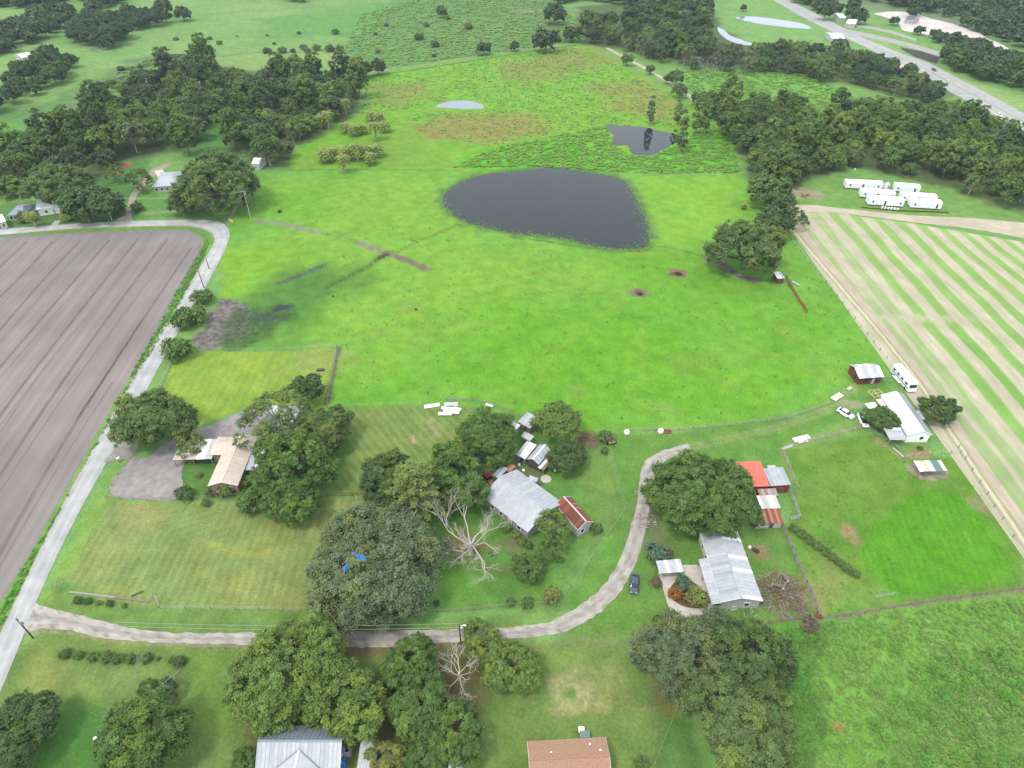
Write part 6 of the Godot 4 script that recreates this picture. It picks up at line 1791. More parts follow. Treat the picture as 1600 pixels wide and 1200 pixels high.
func build_shrubs():
	var n := 0
	var row := ["first from the left, dark and full", "second from the left, small", "third from the left", "fourth from the left, spreading", "fifth from the left, yellowish", "sixth from the left", "seventh from the left, standing apart", "eighth from the left, tiny", "ninth from the left, small and pale", "last on the right, darkest and largest"]
	for s in [[101, 1022, 16, "leaf_dark"], [122, 1024, 15, "leaf_oak"], [147, 1026, 16, "leaf_oak"], [166, 1027, 18, "leaf_oak"], [185, 1029, 17, "leaf_green"], [204, 1029, 16, "leaf_green"], [229, 1029, 15, "leaf_dark"], [247, 1029, 7, "leaf_oak"], [266, 1031, 9, "leaf_light"], [280, 1034, 18, "leaf_dark"]]:
		shrub(s[0], s[1], s[2], s[3], "clipped bush in the row below the gravel drive, " + row[n], "row of bushes below the drive")
		n += 1
	n = 0
	for s in [[122, 938, 14, "leaf_dark"], [138, 939, 12, "leaf_dark"], [155, 942, 9, "leaf_light"], [172, 943, 12, "leaf_dark"], [194, 946, 8, "leaf_light"]]:
		shrub(s[0], s[1], s[2], s[3], "small bush above the drive's mouth, " + ["leftmost and darkest", "second, dark", "third, small and pale", "fourth, dark", "rightmost, smallest and pale"][n], "row of bushes above the drive")
		n += 1
	for s in [[390, 784, 39, "leaf_green", "round bright green bush outside the board fence of the tan house"], [289, 772, 26, "leaf_dark", "dark bush at the corner of the gravel yard"], [322, 786, 14, "leaf_green", "low bush between the gravel yard bush and the round bush"], [352, 766, 22, "leaf_light", "flowering shrub against the end wall of the tan house"], [383, 752, 18, "leaf_light", "shrub beside the lean-to of the tan house"], [326, 765, 9, "leaf_yellow", "yellow shrub at the near corner of the tan house"], [338, 716, 8, "leaf_yellow", "yellow shrub in the inner corner of the tan house"], [310, 742, 11, "leaf_yellow", "yellow-green shrub at the foot of the crooked tree"], [300, 722, 8, "leaf_yellow", "small yellow shrub halfway along the crooked tree's trunk"],
			[1025, 864, 32, "leaf_teal", "round silvery shrub behind the small carport"], [1045, 865, 14, "leaf_brown", "brownish shrub right of the round silvery shrub"], [1067, 911, 24, "leaf_teal", "bluish green bush at the back of the planting bed"], [1055, 928, 20, "leaf_orange", "orange bush at the left of the planting bed"], [1090, 934, 34, "leaf_yellow", "large olive-yellow bush at the right of the planting bed"], [1026, 910, 16, "leaf_brown", "dry brownish shrub on the left edge of the pale paving"], [1050, 971, 18, "leaf_yellow", "yellow-green shrub at the near tip of the pale paving"], [1033, 970, 24, "leaf_oak", "dark low shrub left of the near tip of the pale paving"],
			[275, 546, 42, "leaf_green", "lowest of the bushes between road and mud, at the paddock corner"], [293, 498, 40, "leaf_green", "middle bush between road and mud"], [308, 490, 28, "leaf_light", "light green bush leaning right of the middle bush by the mud"], [316, 465, 30, "leaf_green", "topmost of the bushes between road and mud"],
			[128, 321, 20, "leaf_dark", "shrub behind the pole in front of the white house"], [187, 327, 22, "leaf_oak", "round shrub left of the sandy track's mouth"], [214, 324, 18, "leaf_dark", "round shrub right of the sandy track's mouth"], [40, 339, 22, "leaf_palm", "spiky yellowish shrub in front of the small grey hip roof"],
			[792, 825, 14, "leaf_light", "bright green shrub at the top end of the bed along the grey house wall"], [805, 835, 13, "leaf_yellow", "yellow-flecked shrub in the bed along the grey house wall"], [815, 846, 14, "leaf_light", "bright green shrub low in the bed along the grey house wall"], [826, 852, 12, "leaf_green", "green shrub at the near corner of the grey house"], [932, 826, 18, "leaf_green", "green shrub at the white end wall of the rusty outbuilding"], [798, 941, 14, "leaf_green", "small bush left on the fence by the drive"], [824, 942, 18, "leaf_green", "small bush right on the fence by the drive"], [862, 930, 26, "leaf_yellow", "pale yellowish shrub on the fence above the drive's bend"], [683, 942, 9, "leaf_dark", "dark little bush right of the huge mossy oak"], [770, 866, 9, "leaf_oak", "small shrub on the lawn below the bleached dead tree"],
			[1003, 1192, 20, "leaf_green", "dark bush at the lower edge right of the brown roof"], [1279, 961, 10, "leaf_orange", "rust orange shrub at the corner of the brown fence"], [1265, 976, 24, "leaf_brown", "dry grey-brown thicket at the fence corner"], [1438, 700, 8, "leaf_green", "small bush on bare ground above the field shelter"], [946, 683, 22, "leaf_oak", "low shrub at the top end of the wire mesh fence"], [945, 704, 12, "leaf_green", "small shrub on the wire mesh fence below the old flat cart"],
			[1162, 324, 9, "leaf_yellow", "round straw-coloured shrub on the pasture right of the pond"], [437, 330, 6, "leaf_dark", "tiny bush beside the double pole"], [650, 483, 4, "leaf_dark", "tiny dark thistle clump in the middle of the pasture"], [521, 463, 3, "leaf_dark", "tiny dark tuft above the muddy corner"]]:
		shrub(s[0], s[1], s[2], s[3], s[4])
	# the leaning hedge of the right paddock, a row of bushes grown into each other
	for i in 9:
		var f := i / 8.0
		shrub(lerpf(1242, 1336, f), lerpf(826, 896, f), 15, "leaf_oak" if i % 2 else "leaf_green", "bush of the slanting hedge in the right paddock, " + ["top end", "second from the top", "third from the top", "just above the middle", "middle", "just below the middle", "third from the bottom", "second from the bottom", "bottom end"][i], "slanting hedge in the right paddock", 0.8)
	# creek scrub, far left
	var alike := {"scrubby bush along the overgrown creek on the left": [], "lone scrub bush on the far rough meadow": [], "bush of the far hedge line behind the left-hand wood": [], "low bush in the far scrub line across the pale meadow": []}
	for q in scatter(W([-20, 238, 60, 205, 110, 180, 150, 150, 185, 112, 240, 88, 330, 82, 335, 90, 230, 104, 190, 130, 160, 160, 120, 200, 60, 238]), 9.0):
		if rng.randf() < 0.6:
			alike["scrubby bush along the overgrown creek on the left"].append(plant("bush_a", "scrub_bush", "", "shrub", Vector3(q.x, 0, q.y), rng.randf_range(0.9, 2.2), M[["leaf_oak", "leaf_dark", "leaf_moss"][rng.randi() % 3]], "scrub along the creek on the left", 0.8))
	for q in scatter(W([330, 60, 560, 45, 700, 30, 860, 30, 880, 60, 700, 90, 560, 108, 340, 90]), 26.0):
		if rng.randf() < 0.5:
			alike["lone scrub bush on the far rough meadow"].append(plant("bush_b", "scrub_bush", "", "shrub", Vector3(q.x, 0, q.y), rng.randf_range(0.9, 2.6), M[["leaf_far", "leaf_oak"][rng.randi() % 2]], "bushes on the far rough meadow", 0.8))
	for q in scatter(W([395, 83, 440, 78, 520, 75, 545, 80, 520, 82, 440, 84]), 7.0):
		alike["bush of the far hedge line behind the left-hand wood"].append(plant("bush_b", "scrub_bush", "", "shrub", Vector3(q.x, 0, q.y), rng.randf_range(1.0, 2.2), M[["leaf_far", "leaf_oak", "leaf_moss"][rng.randi() % 3]], "far hedge line behind the left-hand wood", 0.8))
	for q in scatter(W([255, 62, 330, 58, 420, 53, 470, 52, 470, 55, 400, 58, 330, 63, 255, 66]), 13.0):
		alike["low bush in the far scrub line across the pale meadow"].append(plant("bush_a", "scrub_bush", "", "shrub", Vector3(q.x, 0, q.y), rng.randf_range(0.7, 1.6), M[["leaf_far", "leaf_oak"][rng.randi() % 2]], "far scrub line across the pale meadow", 0.7))
	tell_apart(alike)

# ================= fences =================
func fence(label: String, flat: Array, h: float, gap: float, o := {}):
	var p := W(flat)
	var c := Vector2.ZERO
	for q in p:
		c += q / p.size()
	var t := thing(o.get("name", "wire_fence"), label, "fence", Vector3(c.x, 0, c.y))
	var pm: Material = o.get("post", M.wood_grey)
	var w: float = o.get("thick", 0.11)
	var mb := MB.new()
	mb.box(Vector3(0, h * 0.5 - 0.1, 0), Vector3(w, h + 0.3, w))
	mb.box(Vector3(0, h * 0.99 + 0.07, 0), Vector3(w * 0.7, 0.04, w * 0.7))
	var post := mb.mesh()
	for i in p.size() - 1:
		var n := maxi(1, int(round(p[i].distance_to(p[i + 1]) / gap)))
		for k in (n + 1 if i == p.size() - 2 else n):
			var q := p[i].lerp(p[i + 1], float(k) / n) - c
			var po := obj("post", post, pm, t, Vector3(q.x + rng.randf_range(-0.05, 0.05), rng.randf_range(-0.12, 0.0), q.y + rng.randf_range(-0.05, 0.05)))
			po.rotation = Vector3(rng.randf_range(-0.04, 0.04), rng.randf() * 0.6, rng.randf_range(-0.04, 0.04))
	var rails: int = o.get("rails", 0)
	var rm: Material = o.get("rail", M.wood_grey)
	if rails:
		for i in p.size() - 1:
			var n := maxi(1, int(round(p[i].distance_to(p[i + 1]) / gap)))
			for k in n:
				var a := p[i].lerp(p[i + 1], float(k) / n) - c
				var b := p[i].lerp(p[i + 1], float(k + 1) / n) - c
				for j in rails:
					var y := h * (j + 0.7) / rails + rng.randf_range(-0.03, 0.03)
					var d := Vector3(b.x - a.x, rng.randf_range(-0.04, 0.04), b.y - a.y)
					var rb := MB.new()
					rb.box(Vector3((a.x + b.x) * 0.5, y, (a.y + b.y) * 0.5), Vector3(0.035, o.get("board", 0.14), d.length() - 0.02), Basis(Vector3.UP.cross(d.normalized()), Vector3.UP, d.normalized()))
					obj("rail", rb.mesh(), rm, t)
	else:
		for y in [0.35, 0.65, 1.0]:
			var wb := MB.new()
			for i in p.size() - 1:
				wb.tube(Vector3(p[i].x - c.x, h * y, p[i].y - c.y), Vector3(p[i + 1].x - c.x, h * y, p[i + 1].y - c.y), 0.018, 0.018, 4, false)
			obj("wire", wb.mesh(), M.wire, t)

func build_fences():
	fence("wire fence along the lower edge of the mown field above the drive", [243, 930, 250, 951, 330, 952, 480, 954], 1.2, 4.5)
	fence("post and rail fence along the drive right of the huge mossy oak", [655, 957, 715, 956, 790, 948, 850, 944], 1.2, 3.2, {"name": "rail_fence", "rails": 2})
	fence("fence between the great pasture and the mown yard", [512, 637, 600, 635, 660, 632], 1.3, 4.0)
	fence("post and rail fence behind the pile of white boards", [696, 627, 738, 627, 770, 634, 800, 645], 1.3, 2.6, {"name": "rail_fence", "rails": 3})
	fence("pale wire mesh fence that bends round the yard of the grey house", [940, 678, 946, 700, 958, 735, 971, 772, 976, 800, 940, 850, 905, 900, 880, 934], 1.2, 2.8, {"post": M.steel, "thick": 0.07, "rails": 1, "rail": M.wood_grey, "board": 0.08})
	fence("fence round the lower side of the gravel yard", [168, 779, 230, 782, 300, 780, 330, 778], 1.1, 3.0, {"name": "rail_fence", "rails": 2, "rail": M.wood_grey})
	fence("short dark solid board fence below the tan house", [322, 776, 372, 776], 1.3, 2.4, {"name": "board_fence", "rails": 6, "rail": M.wood_dark, "board": 0.2})
	fence("dark hedge-like fence from the tan house's oaks to the conifer", [510, 777, 550, 775, 585, 773], 1.2, 3.0, {"name": "rail_fence", "rails": 2, "rail": M.wood_dark})
	fence("wire fence on the left side of the gravel yard", [165, 778, 185, 742, 203, 716], 1.1, 3.2)
	fence("weathered fence on the right side of the paddock", [527, 543, 522, 575, 516, 605, 511, 633], 1.3, 2.6, {"name": "rail_fence", "rails": 2})
	fence("wire fence along the upper side of the paddock", [300, 547, 400, 549, 470, 546, 526, 543], 1.2, 4.5)
	fence("pale rail fence on the road side of the paddock", [268, 566, 262, 580, 250, 606], 1.2, 2.6, {"name": "rail_fence", "rails": 2, "rail": M.white_dirty})
	fence("old grey board fence between the branch pile and the right paddock", [1222, 824, 1236, 858, 1254, 900, 1272, 940, 1279, 966], 1.4, 2.4, {"name": "board_fence", "rails": 4, "rail": M.wood_grey, "board": 0.26, "post": M.wood_dark})
	fence("long brown weathered fence between the right paddock and the rough meadow", [1200, 974, 1240, 970, 1285, 968, 1350, 959, 1420, 946, 1500, 935, 1600, 921], 1.2, 3.0, {"name": "rail_fence", "rails": 2, "rail": M.wood, "post": M.wood})
	fence("wire fence between the great pasture and the sand lane", [1236, 376, 1290, 442, 1345, 512, 1396, 574], 1.2, 4.5, {"post": M.wood_dark})
	fence("wire fence between the right paddock and the sand lane", [1497, 700, 1530, 755, 1565, 812, 1600, 868], 1.2, 4.0, {"post": M.wood_dark})
	fence("fence from the field shelter to the sand lane", [1412, 716, 1440, 711, 1470, 710, 1500, 708], 1.2, 3.0)
	fence("wire fence along the right paddock's upper side", [1222, 702, 1290, 684, 1350, 668, 1400, 700, 1416, 718], 1.2, 3.6)
	fence("rusty panel fence standing out into the pasture by the tiny red shelter", [1227, 436, 1236, 452, 1248, 472, 1260, 490], 1.5, 2.0, {"name": "panel_fence", "rails": 4, "rail": M.rust, "board": 0.24, "post": M.rust_b})
	fence("fence of the sand track edge from the red barns up to the pasture track", [1221, 704, 1232, 728, 1247, 765], 1.2, 3.0)
	fence("grey plank fence of the pen beside the red barns", [1231, 764, 1240, 786, 1249, 811, 1233, 813], 1.4, 2.2, {"name": "board_fence", "rails": 3, "rail": M.tin_pale, "board": 0.25, "post": M.wood_grey})
	fence("wire fence above the drive at the upper yards of the right", [980, 673, 1060, 672, 1150, 664, 1230, 654, 1300, 630], 1.1, 4.2)
	fence("fence below the drive, from the row of bushes to the big yellow-green oak", [292, 1014, 330, 1014, 375, 1014], 1.1, 3.2, {"name": "rail_fence", "rails": 2, "rail": M.wood_grey})
	fence("pale fence line running down from the big clump beside the brown roof", [1057, 1110, 1040, 1150, 1022, 1196], 1.0, 3.0, {"rails": 1, "rail": M.wood_grey, "board": 0.08})
	fence("low white and grey fence right of the lower sheds, slanting across the paddock corner", [1366, 935, 1398, 930], 1.2, 2.2, {"name": "metal_gate", "rails": 4, "rail": M.steel, "board": 0.06, "post": M.steel})
	fence("fence between the pond and the marsh, right of the pond", [972, 272, 1040, 273, 1100, 274, 1150, 277], 1.2, 5.0)
	fence("fence behind the white trailers' meadow, on the brown strip", [1346, 325, 1400, 330, 1482, 333], 0.5, 3.0, {"name": "retaining_kerb", "rails": 2, "rail": M.rust_b, "board": 0.3, "post": M.rust_b})
	# the gate across the drive
	var a := G(992, 774)
	var b := G(1016, 774)
	var gt := thing("drive_gate", "grey metal gate standing across the gravel drive", "gate", (a + b) * 0.5, 0)
	var gl := a.distance_to(b)
	for s in [-1.0, 1.0]:
		box_part("gate_post", Vector3(s * gl * 0.5, 0.75, 0), Vector3(0.25, 1.5, 0.25), M.white_dirty if s < 0 else M.wood, gt)
	for y in [0.3, 0.6, 0.9, 1.2]:
		box_part("bar", Vector3(0, y, 0), Vector3(gl - 0.3, 0.06, 0.06), M.steel, gt)

# ================= poles and wires =================
func pole(label: String, foot: Array, head: Array, o := {}) -> Node3D:
	var f := G(foot[0], foot[1])
	var h := 4.0
	for i in 40:   # the height at which its top is seen where the photograph has it
		h += 0.25
		if G(head[0], head[1], h).distance_to(Vector3(f.x, h, f.z)) > G(head[0], head[1], h + 0.25).distance_to(Vector3(f.x, h + 0.25, f.z)):
			continue
		break
	var t := thing("utility_pole", label, "utility pole", f, o.get("turn", 0.0))
	var mb := MB.new()
	mb.tube(Vector3(0, -0.3, 0), Vector3(0, h, 0), 0.17, 0.11, 8)
	obj("pole", mb.mesh(), o.get("mat", M.wood_grey), t)
	if o.get("arm", false):
		box_part("crossarm", Vector3(0, h - 0.5, 0.14), Vector3(2.4, 0.12, 0.1), M.wood_grey, t)
		for x in [-1.05, -0.4, 0.4, 1.05]:
			var ib := MB.new()
			ib.tube(Vector3(x, h - 0.44, 0.14), Vector3(x, h - 0.2, 0.14), 0.06, 0.04, 6)
			obj("insulator", ib.mesh(), M.lamp, t)
	if o.get("can", false):
		var cb := MB.new()
		cb.tube(Vector3(0.38, h - 1.9, 0), Vector3(0.38, h - 1.0, 0), 0.25, 0.25, 10)
		obj("transformer", cb.mesh(), M.steel, t)
	if o.get("lamp", false):
		var lb := MB.new()
		lb.tube(Vector3(0, h - 0.4, 0), Vector3(0.9, h - 0.1, 0.1), 0.04, 0.04, 6)
		lb.box(Vector3(1.0, h - 0.12, 0.1), Vector3(0.5, 0.14, 0.25))
		obj("lamp_arm", lb.mesh(), M.lamp, t)
	t.set_meta("top", h)
	return t

func wires(label: String, a: Node3D, b: Node3D, n: int):
	var ha: float = a.get_meta("top") - 0.3
	var hb: float = b.get_meta("top") - 0.3
	var t := MB.new()
	var d := (b.position - a.position)
	var side := d.cross(Vector3.UP).normalized()
	for k in n:
		var s := (k - (n - 1) * 0.5) * 0.8
		var last := Vector3(0, ha, 0) + side * s
		for i in 8:
			var f := (i + 1) / 8.0
			var q := d * f + Vector3(0, lerpf(ha, hb, f) - 4.0 * 0.02 * d.length() * f * (1.0 - f), 0) + side * s
			t.tube(last, q, 0.022, 0.022, 4, false)
			last = q
	var o := obj("overhead_wire", t.mesh(), M.wire, self, a.position)
	tag(o, label, "wire")

func build_poles():
	var p1 := pole("pale utility pole left of the sandy track's mouth", [175, 344], [162, 308], {"mat": M.white_dirty, "lamp": true})
	var p2 := pole("utility pole with crossarm and transformer at the bend of the road", [392, 341], [380, 297], {"arm": true, "can": true, "mat": M.white_dirty})
	var p3 := pole("thin pole in front of the white house at the left edge", [65, 348], [53, 325], {})
	var p4 := pole("thin dark pole on the verge of the road below the bend", [319, 450], [309, 422], {"mat": M.wood_dark})
	var p5 := pole("dark leaning-looking pole at the mouth of the gravel drive", [52, 997], [23, 968], {"mat": M.wood_dark, "can": true})
	var p6 := pole("dark pole with white lamp on the lower side of the gravel drive", [721, 1014], [717, 976], {"mat": M.wood_dark, "lamp": true, "can": true})
	var p7 := pole("tall thin pole beside the far farm track", [697, 96], [696, 82], {"mat": M.white_dirty})
	var p8 := pole("thin wooden pole near the little red tree behind the road bend", [327, 420], [325, 405], {"mat": M.wood_dark})
	wires("wires from the pale pole to the pole with the crossarm", p1, p2, 3)
	wires("wires from the thin pole by the white house to the pale pole", p3, p1, 2)
	wires("wires along the gravel drive between its two dark poles", p5, p6, 2)
	wires("wire from the pole with the crossarm down to the dark verge pole", p2, p4, 2)

# ================= vehicles =================
func car(label: String, px: Array, L: float, paint: Material, o := {}):
	# px: tail and nose in the photograph; the body faces local +x
	var a := G(px[0], px[1], 0.6)
	var b := G(px[2], px[3], 0.6)
	var d := (b - a).normalized()
	var mid := (a + b) * 0.5
	var t := thing(o.get("name", "parked_car"), label, o.get("category", "car"), Vector3(mid.x, o.get("y", 0.0), mid.z), atan2(-d.z, d.x))
	var w: float = o.get("w", 1.82)
	var k := L / 4.7
	var body := MB.new()
	# cross sections along the car: x, half width, low, high
	var secs := [[-2.35, 0.72, 0.42, 0.74], [-2.2, 0.86, 0.3, 0.92], [-1.2, 0.91, 0.24, 0.98], [0.4, 0.91, 0.24, 0.97], [1.3, 0.89, 0.24, 0.92], [2.15, 0.82, 0.3, 0.76], [2.35, 0.66, 0.4, 0.6]]
	loft(body, secs, k, w / 1.82)
	obj("body", body.mesh(), paint, t)
	var pickup: bool = o.get("pickup", false)
	var cab := MB.new()
	var cs := [[-1.95, 0.62, 0.9, 0.99], [-1.2, 0.7, 0.9, 1.38], [-0.2, 0.72, 0.9, 1.45], [0.5, 0.7, 0.9, 1.4], [1.25, 0.72, 0.9, 0.96]] if not pickup else [[-0.45, 0.78, 0.9, 1.2], [-0.35, 0.74, 0.9, 1.72], [0.7, 0.74, 0.9, 1.74], [1.45, 0.78, 0.9, 1.0]]
	loft(cab, cs, k, w / 1.82)
	obj("window_band", cab.mesh(), M.glass, t)
	var rf := MB.new()
	var rs := [[-1.15, 0.6, 1.36, 1.4], [-0.2, 0.63, 1.42, 1.48], [0.45, 0.6, 1.38, 1.43]] if not pickup else [[-0.3, 0.66, 1.68, 1.75], [0.65, 0.66, 1.7, 1.78]]
	loft(rf, rs, k, w / 1.82)
	obj("roof", rf.mesh(), paint, t)
	if pickup:
		box_part("cargo_bed", Vector3(-1.4 * k, 1.02, 0), Vector3(1.6 * k, 0.06, 1.45), o.get("bed", M.dark), t)
		for s in [-1.0, 1.0]:
			box_part("bed_side", Vector3(-1.4 * k, 1.08, s * 0.82), Vector3(1.75 * k, 0.22, 0.1), paint, t)
	var wh := MB.new()
	wh.tube(Vector3(0, 0, -0.11), Vector3(0, 0, 0.11), 0.33, 0.33, 14)
	wh.tube(Vector3(0, 0, 0.11), Vector3(0, 0, -0.11), 0.33, 0.33, 14)
	var ri := MB.new()
	ri.tube(Vector3(0, 0, -0.12), Vector3(0, 0, 0.12), 0.2, 0.2, 10)
	ri.tube(Vector3(0, 0, 0.12), Vector3(0, 0, -0.12), 0.2, 0.2, 10)
	for x in [-1.42, 1.42]:
		for s in [-1.0, 1.0]:
			var ty := obj("wheel", wh.mesh(), M.rubber, t, Vector3(x * k, 0.33, s * (w * 0.5 - 0.12)))
			obj("rim", ri.mesh(), M.steel, ty)
	for s in [-1.0, 1.0]:
		box_part("headlight", Vector3(2.24 * k, 0.66, s * 0.58), Vector3(0.12, 0.12, 0.34), M.lamp, t)
		box_part("tail_light", Vector3(-2.27 * k, 0.78, s * 0.62), Vector3(0.1, 0.14, 0.28), M.tail, t)
		box_part("mirror", Vector3(0.85 * k, 1.0, s * (w * 0.5 + 0.08)), Vector3(0.12, 0.12, 0.2), paint, t)

func loft(mb: MB, secs: Array, k: float, wk: float):
	for i in secs.size() - 1:
		var s: Array = secs[i]
		var e: Array = secs[i + 1]
		var top := 0.88
		var p := []
		for q in [s, e]:
			var x: float = q[0] * k
			var w: float = q[1] * wk
			p.append([Vector3(x, q[2], -w), Vector3(x, lerpf(q[2], q[3], 0.7), -w), Vector3(x, q[3], -w * top), Vector3(x, q[3], w * top), Vector3(x, lerpf(q[2], q[3], 0.7), w), Vector3(x, q[2], w)])
		for j in 6:
			mb.quad(p[0][j], p[1][j], p[1][(j + 1) % 6], p[0][(j + 1) % 6])
		if i == 0:
			mb.quad(p[0][0], p[0][1], p[0][4], p[0][5])
			mb.quad(p[0][1], p[0][2], p[0][3], p[0][4])
		if i == secs.size() - 2:
			mb.quad(p[1][5], p[1][4], p[1][1], p[1][0])
			mb.quad(p[1][4], p[1][3], p[1][2], p[1][1])

func build_vehicles():
	car("dark blue car parked on the grass beside the gravel drive", [992.5, 898, 990, 926], 4.7, M.navy)
	car("dark red pickup with a dark windscreen at the left end of the grey house", [770, 757, 757, 741], 4.9, M.car_red, {"pickup": true, "bed": M.wood})
	car("dusty grey car in the shade of the round tree left of the sheds", [744, 720, 731, 726], 4.4, M.car_grey)
	car("white car parked alone on the grass left of the long white house", [1314, 641, 1329, 650], 4.6, M.car_white)
	car("white pickup with a dark bed half under the round tree by the white house", [1344, 647, 1354, 667], 5.0, M.car_white, {"pickup": true})
	car("dark car on the highway", [1455, 106, 1464, 112], 5.0, M.car_dark, {"name": "highway_car", "y": 0.08})
	car("white car on the highway at the right", [1556, 177, 1565, 182], 5.0, M.car_white, {"name": "highway_car", "y": 0.08})
	# the motorhome
	var a := G(1399, 578, 1.0)
	var b := G(1425, 609, 1.0)
	var d := (b - a).normalized()
	var mid := (a + b) * 0.5
	var rv := thing("motorhome", "white motorhome with dark windows parked by the sand lane", "motorhome", Vector3(mid.x, 0, mid.z), atan2(-d.z, d.x))
	var L := a.distance_to(b) + 0.6
	var rb := MB.new()
	rb.hexa([Vector3(-L / 2, 0.5, -1.2), Vector3(L / 2, 0.5, -1.2), Vector3(L / 2, 0.5, 1.2), Vector3(-L / 2, 0.5, 1.2), Vector3(-L / 2 + 0.1, 3.0, -1.2), Vector3(L / 2 - 0.7, 3.0, -1.2), Vector3(L / 2 - 0.7, 3.0, 1.2), Vector3(-L / 2 + 0.1, 3.0, 1.2)])
	obj("body", rb.mesh(), M.car_white, rv)
	box_part("roof", Vector3(-0.3, 3.06, 0), Vector3(L - 0.9, 0.1, 2.3), M.white, rv)
	for x in [-0.25, 0.2]:
		box_part("roof_unit", Vector3(x * L, 3.22, 0), Vector3(0.9, 0.24, 0.8), M.white_dirty, rv)
	for s in [-1.0, 1.0]:
		for k in 4:
			box_part("window", Vector3(lerpf(-L * 0.36, L * 0.3, k / 3.0), 2.1, s * 1.2), Vector3(1.0, 0.6, 0.06), M.glass, rv)
		box_part("stripe", Vector3(-0.1, 1.3, s * 1.2), Vector3(L - 0.9, 0.3, 0.04), M.tin_blue, rv)
	box_part("windscreen", Vector3(L / 2 - 0.42, 2.1, 0), Vector3(0.12, 0.9, 2.0), M.glass, rv, Basis(Vector3.BACK, 0.27))
	var wh := MB.new()
	wh.tube(Vector3(0, 0, -0.15), Vector3(0, 0, 0.15), 0.45, 0.45, 12)
	wh.tube(Vector3(0, 0, 0.15), Vector3(0, 0, -0.15), 0.45, 0.45, 12)
	for x in [-0.28, 0.32]:
		for s in [-1.0, 1.0]:
			obj("wheel", wh.mesh(), M.rubber, rv, Vector3(x * L, 0.45, s * 1.06))
	# the old flat cart by the pasture
	var ca := G(949, 679, 0.7)
	var cb := G(957, 692, 0.7)
	var cd := (cb - ca).normalized()
	var ct := thing("flat_cart", "old flat farm cart with weathered planks by the pasture fence", "cart", Vector3((ca.x + cb.x) * 0.5, 0, (ca.z + cb.z) * 0.5), atan2(-cd.z, cd.x))
	for k in 6:
		box_part("plank", Vector3(0, 0.8 + 0.006 * (k % 2), (k - 2.5) * 0.34), Vector3(3.6, 0.06, 0.32), [M.wood, M.tan_wall, M.wood_grey][k % 3], ct)
	box_part("end_board", Vector3(-1.8, 1.2, 0), Vector3(0.08, 0.8, 2.1), M.wood_dark, ct)
	box_part("drawbar", Vector3(2.5, 0.6, 0), Vector3(1.5, 0.1, 0.12), M.dark, ct)
	for x in [-1.1, 1.1]:
		for s in [-1.0, 1.0]:
			obj("wheel", wh.mesh(), M.rubber, ct, Vector3(x, 0.42, s * 1.1))
	# the little orange digger at the left edge
	var dg := thing("orange_digger", "small orange digger at the left edge of the lawn", "digger", G(25, 1096), 0.6)
	box_part("body", Vector3(0, 0.7, 0), Vector3(1.3, 0.7, 0.9), M.orange, dg)
	box_part("seat", Vector3(-0.3, 1.2, 0), Vector3(0.4, 0.4, 0.5), M.dark, dg)
	for s in [-1.0, 1.0]:
		box_part("track", Vector3(0, 0.22, s * 0.5), Vector3(1.5, 0.4, 0.25), M.rubber, dg)
	box_part("boom", Vector3(1.0, 1.2, 0), Vector3(1.4, 0.16, 0.16), M.orange, dg, Basis(Vector3.BACK, 0.6))
	box_part("arm", Vector3(1.8, 1.1, 0), Vector3(0.14, 1.2, 0.14), M.orange, dg, Basis(Vector3.BACK, 0.3))
	box_part("bucket", Vector3(1.95, 0.4, 0), Vector3(0.4, 0.4, 0.5), M.dark, dg)

# ================= small things =================
func board(label: String, p: Array, w: float, mat: Material, y := 0.06, called := "white_board", category := "board", group := ""):
	var a := G(p[0], p[1])
	var b := G(p[2], p[3])
	var d := (b - a).normalized()
	var mb := MB.new()
	mb.box(Vector3.ZERO, Vector3(a.distance_to(b), 0.07, w))
	mb.box(Vector3(0, 0.05, 0), Vector3(a.distance_to(b) * 0.96, 0.03, w * 0.2))
	var o := obj(called, mb.mesh(), mat, self, (a + b) * 0.5 + Vector3(0, y, 0))
	o.rotation.y = atan2(-d.z, d.x)
	tag(o, label, category, group)

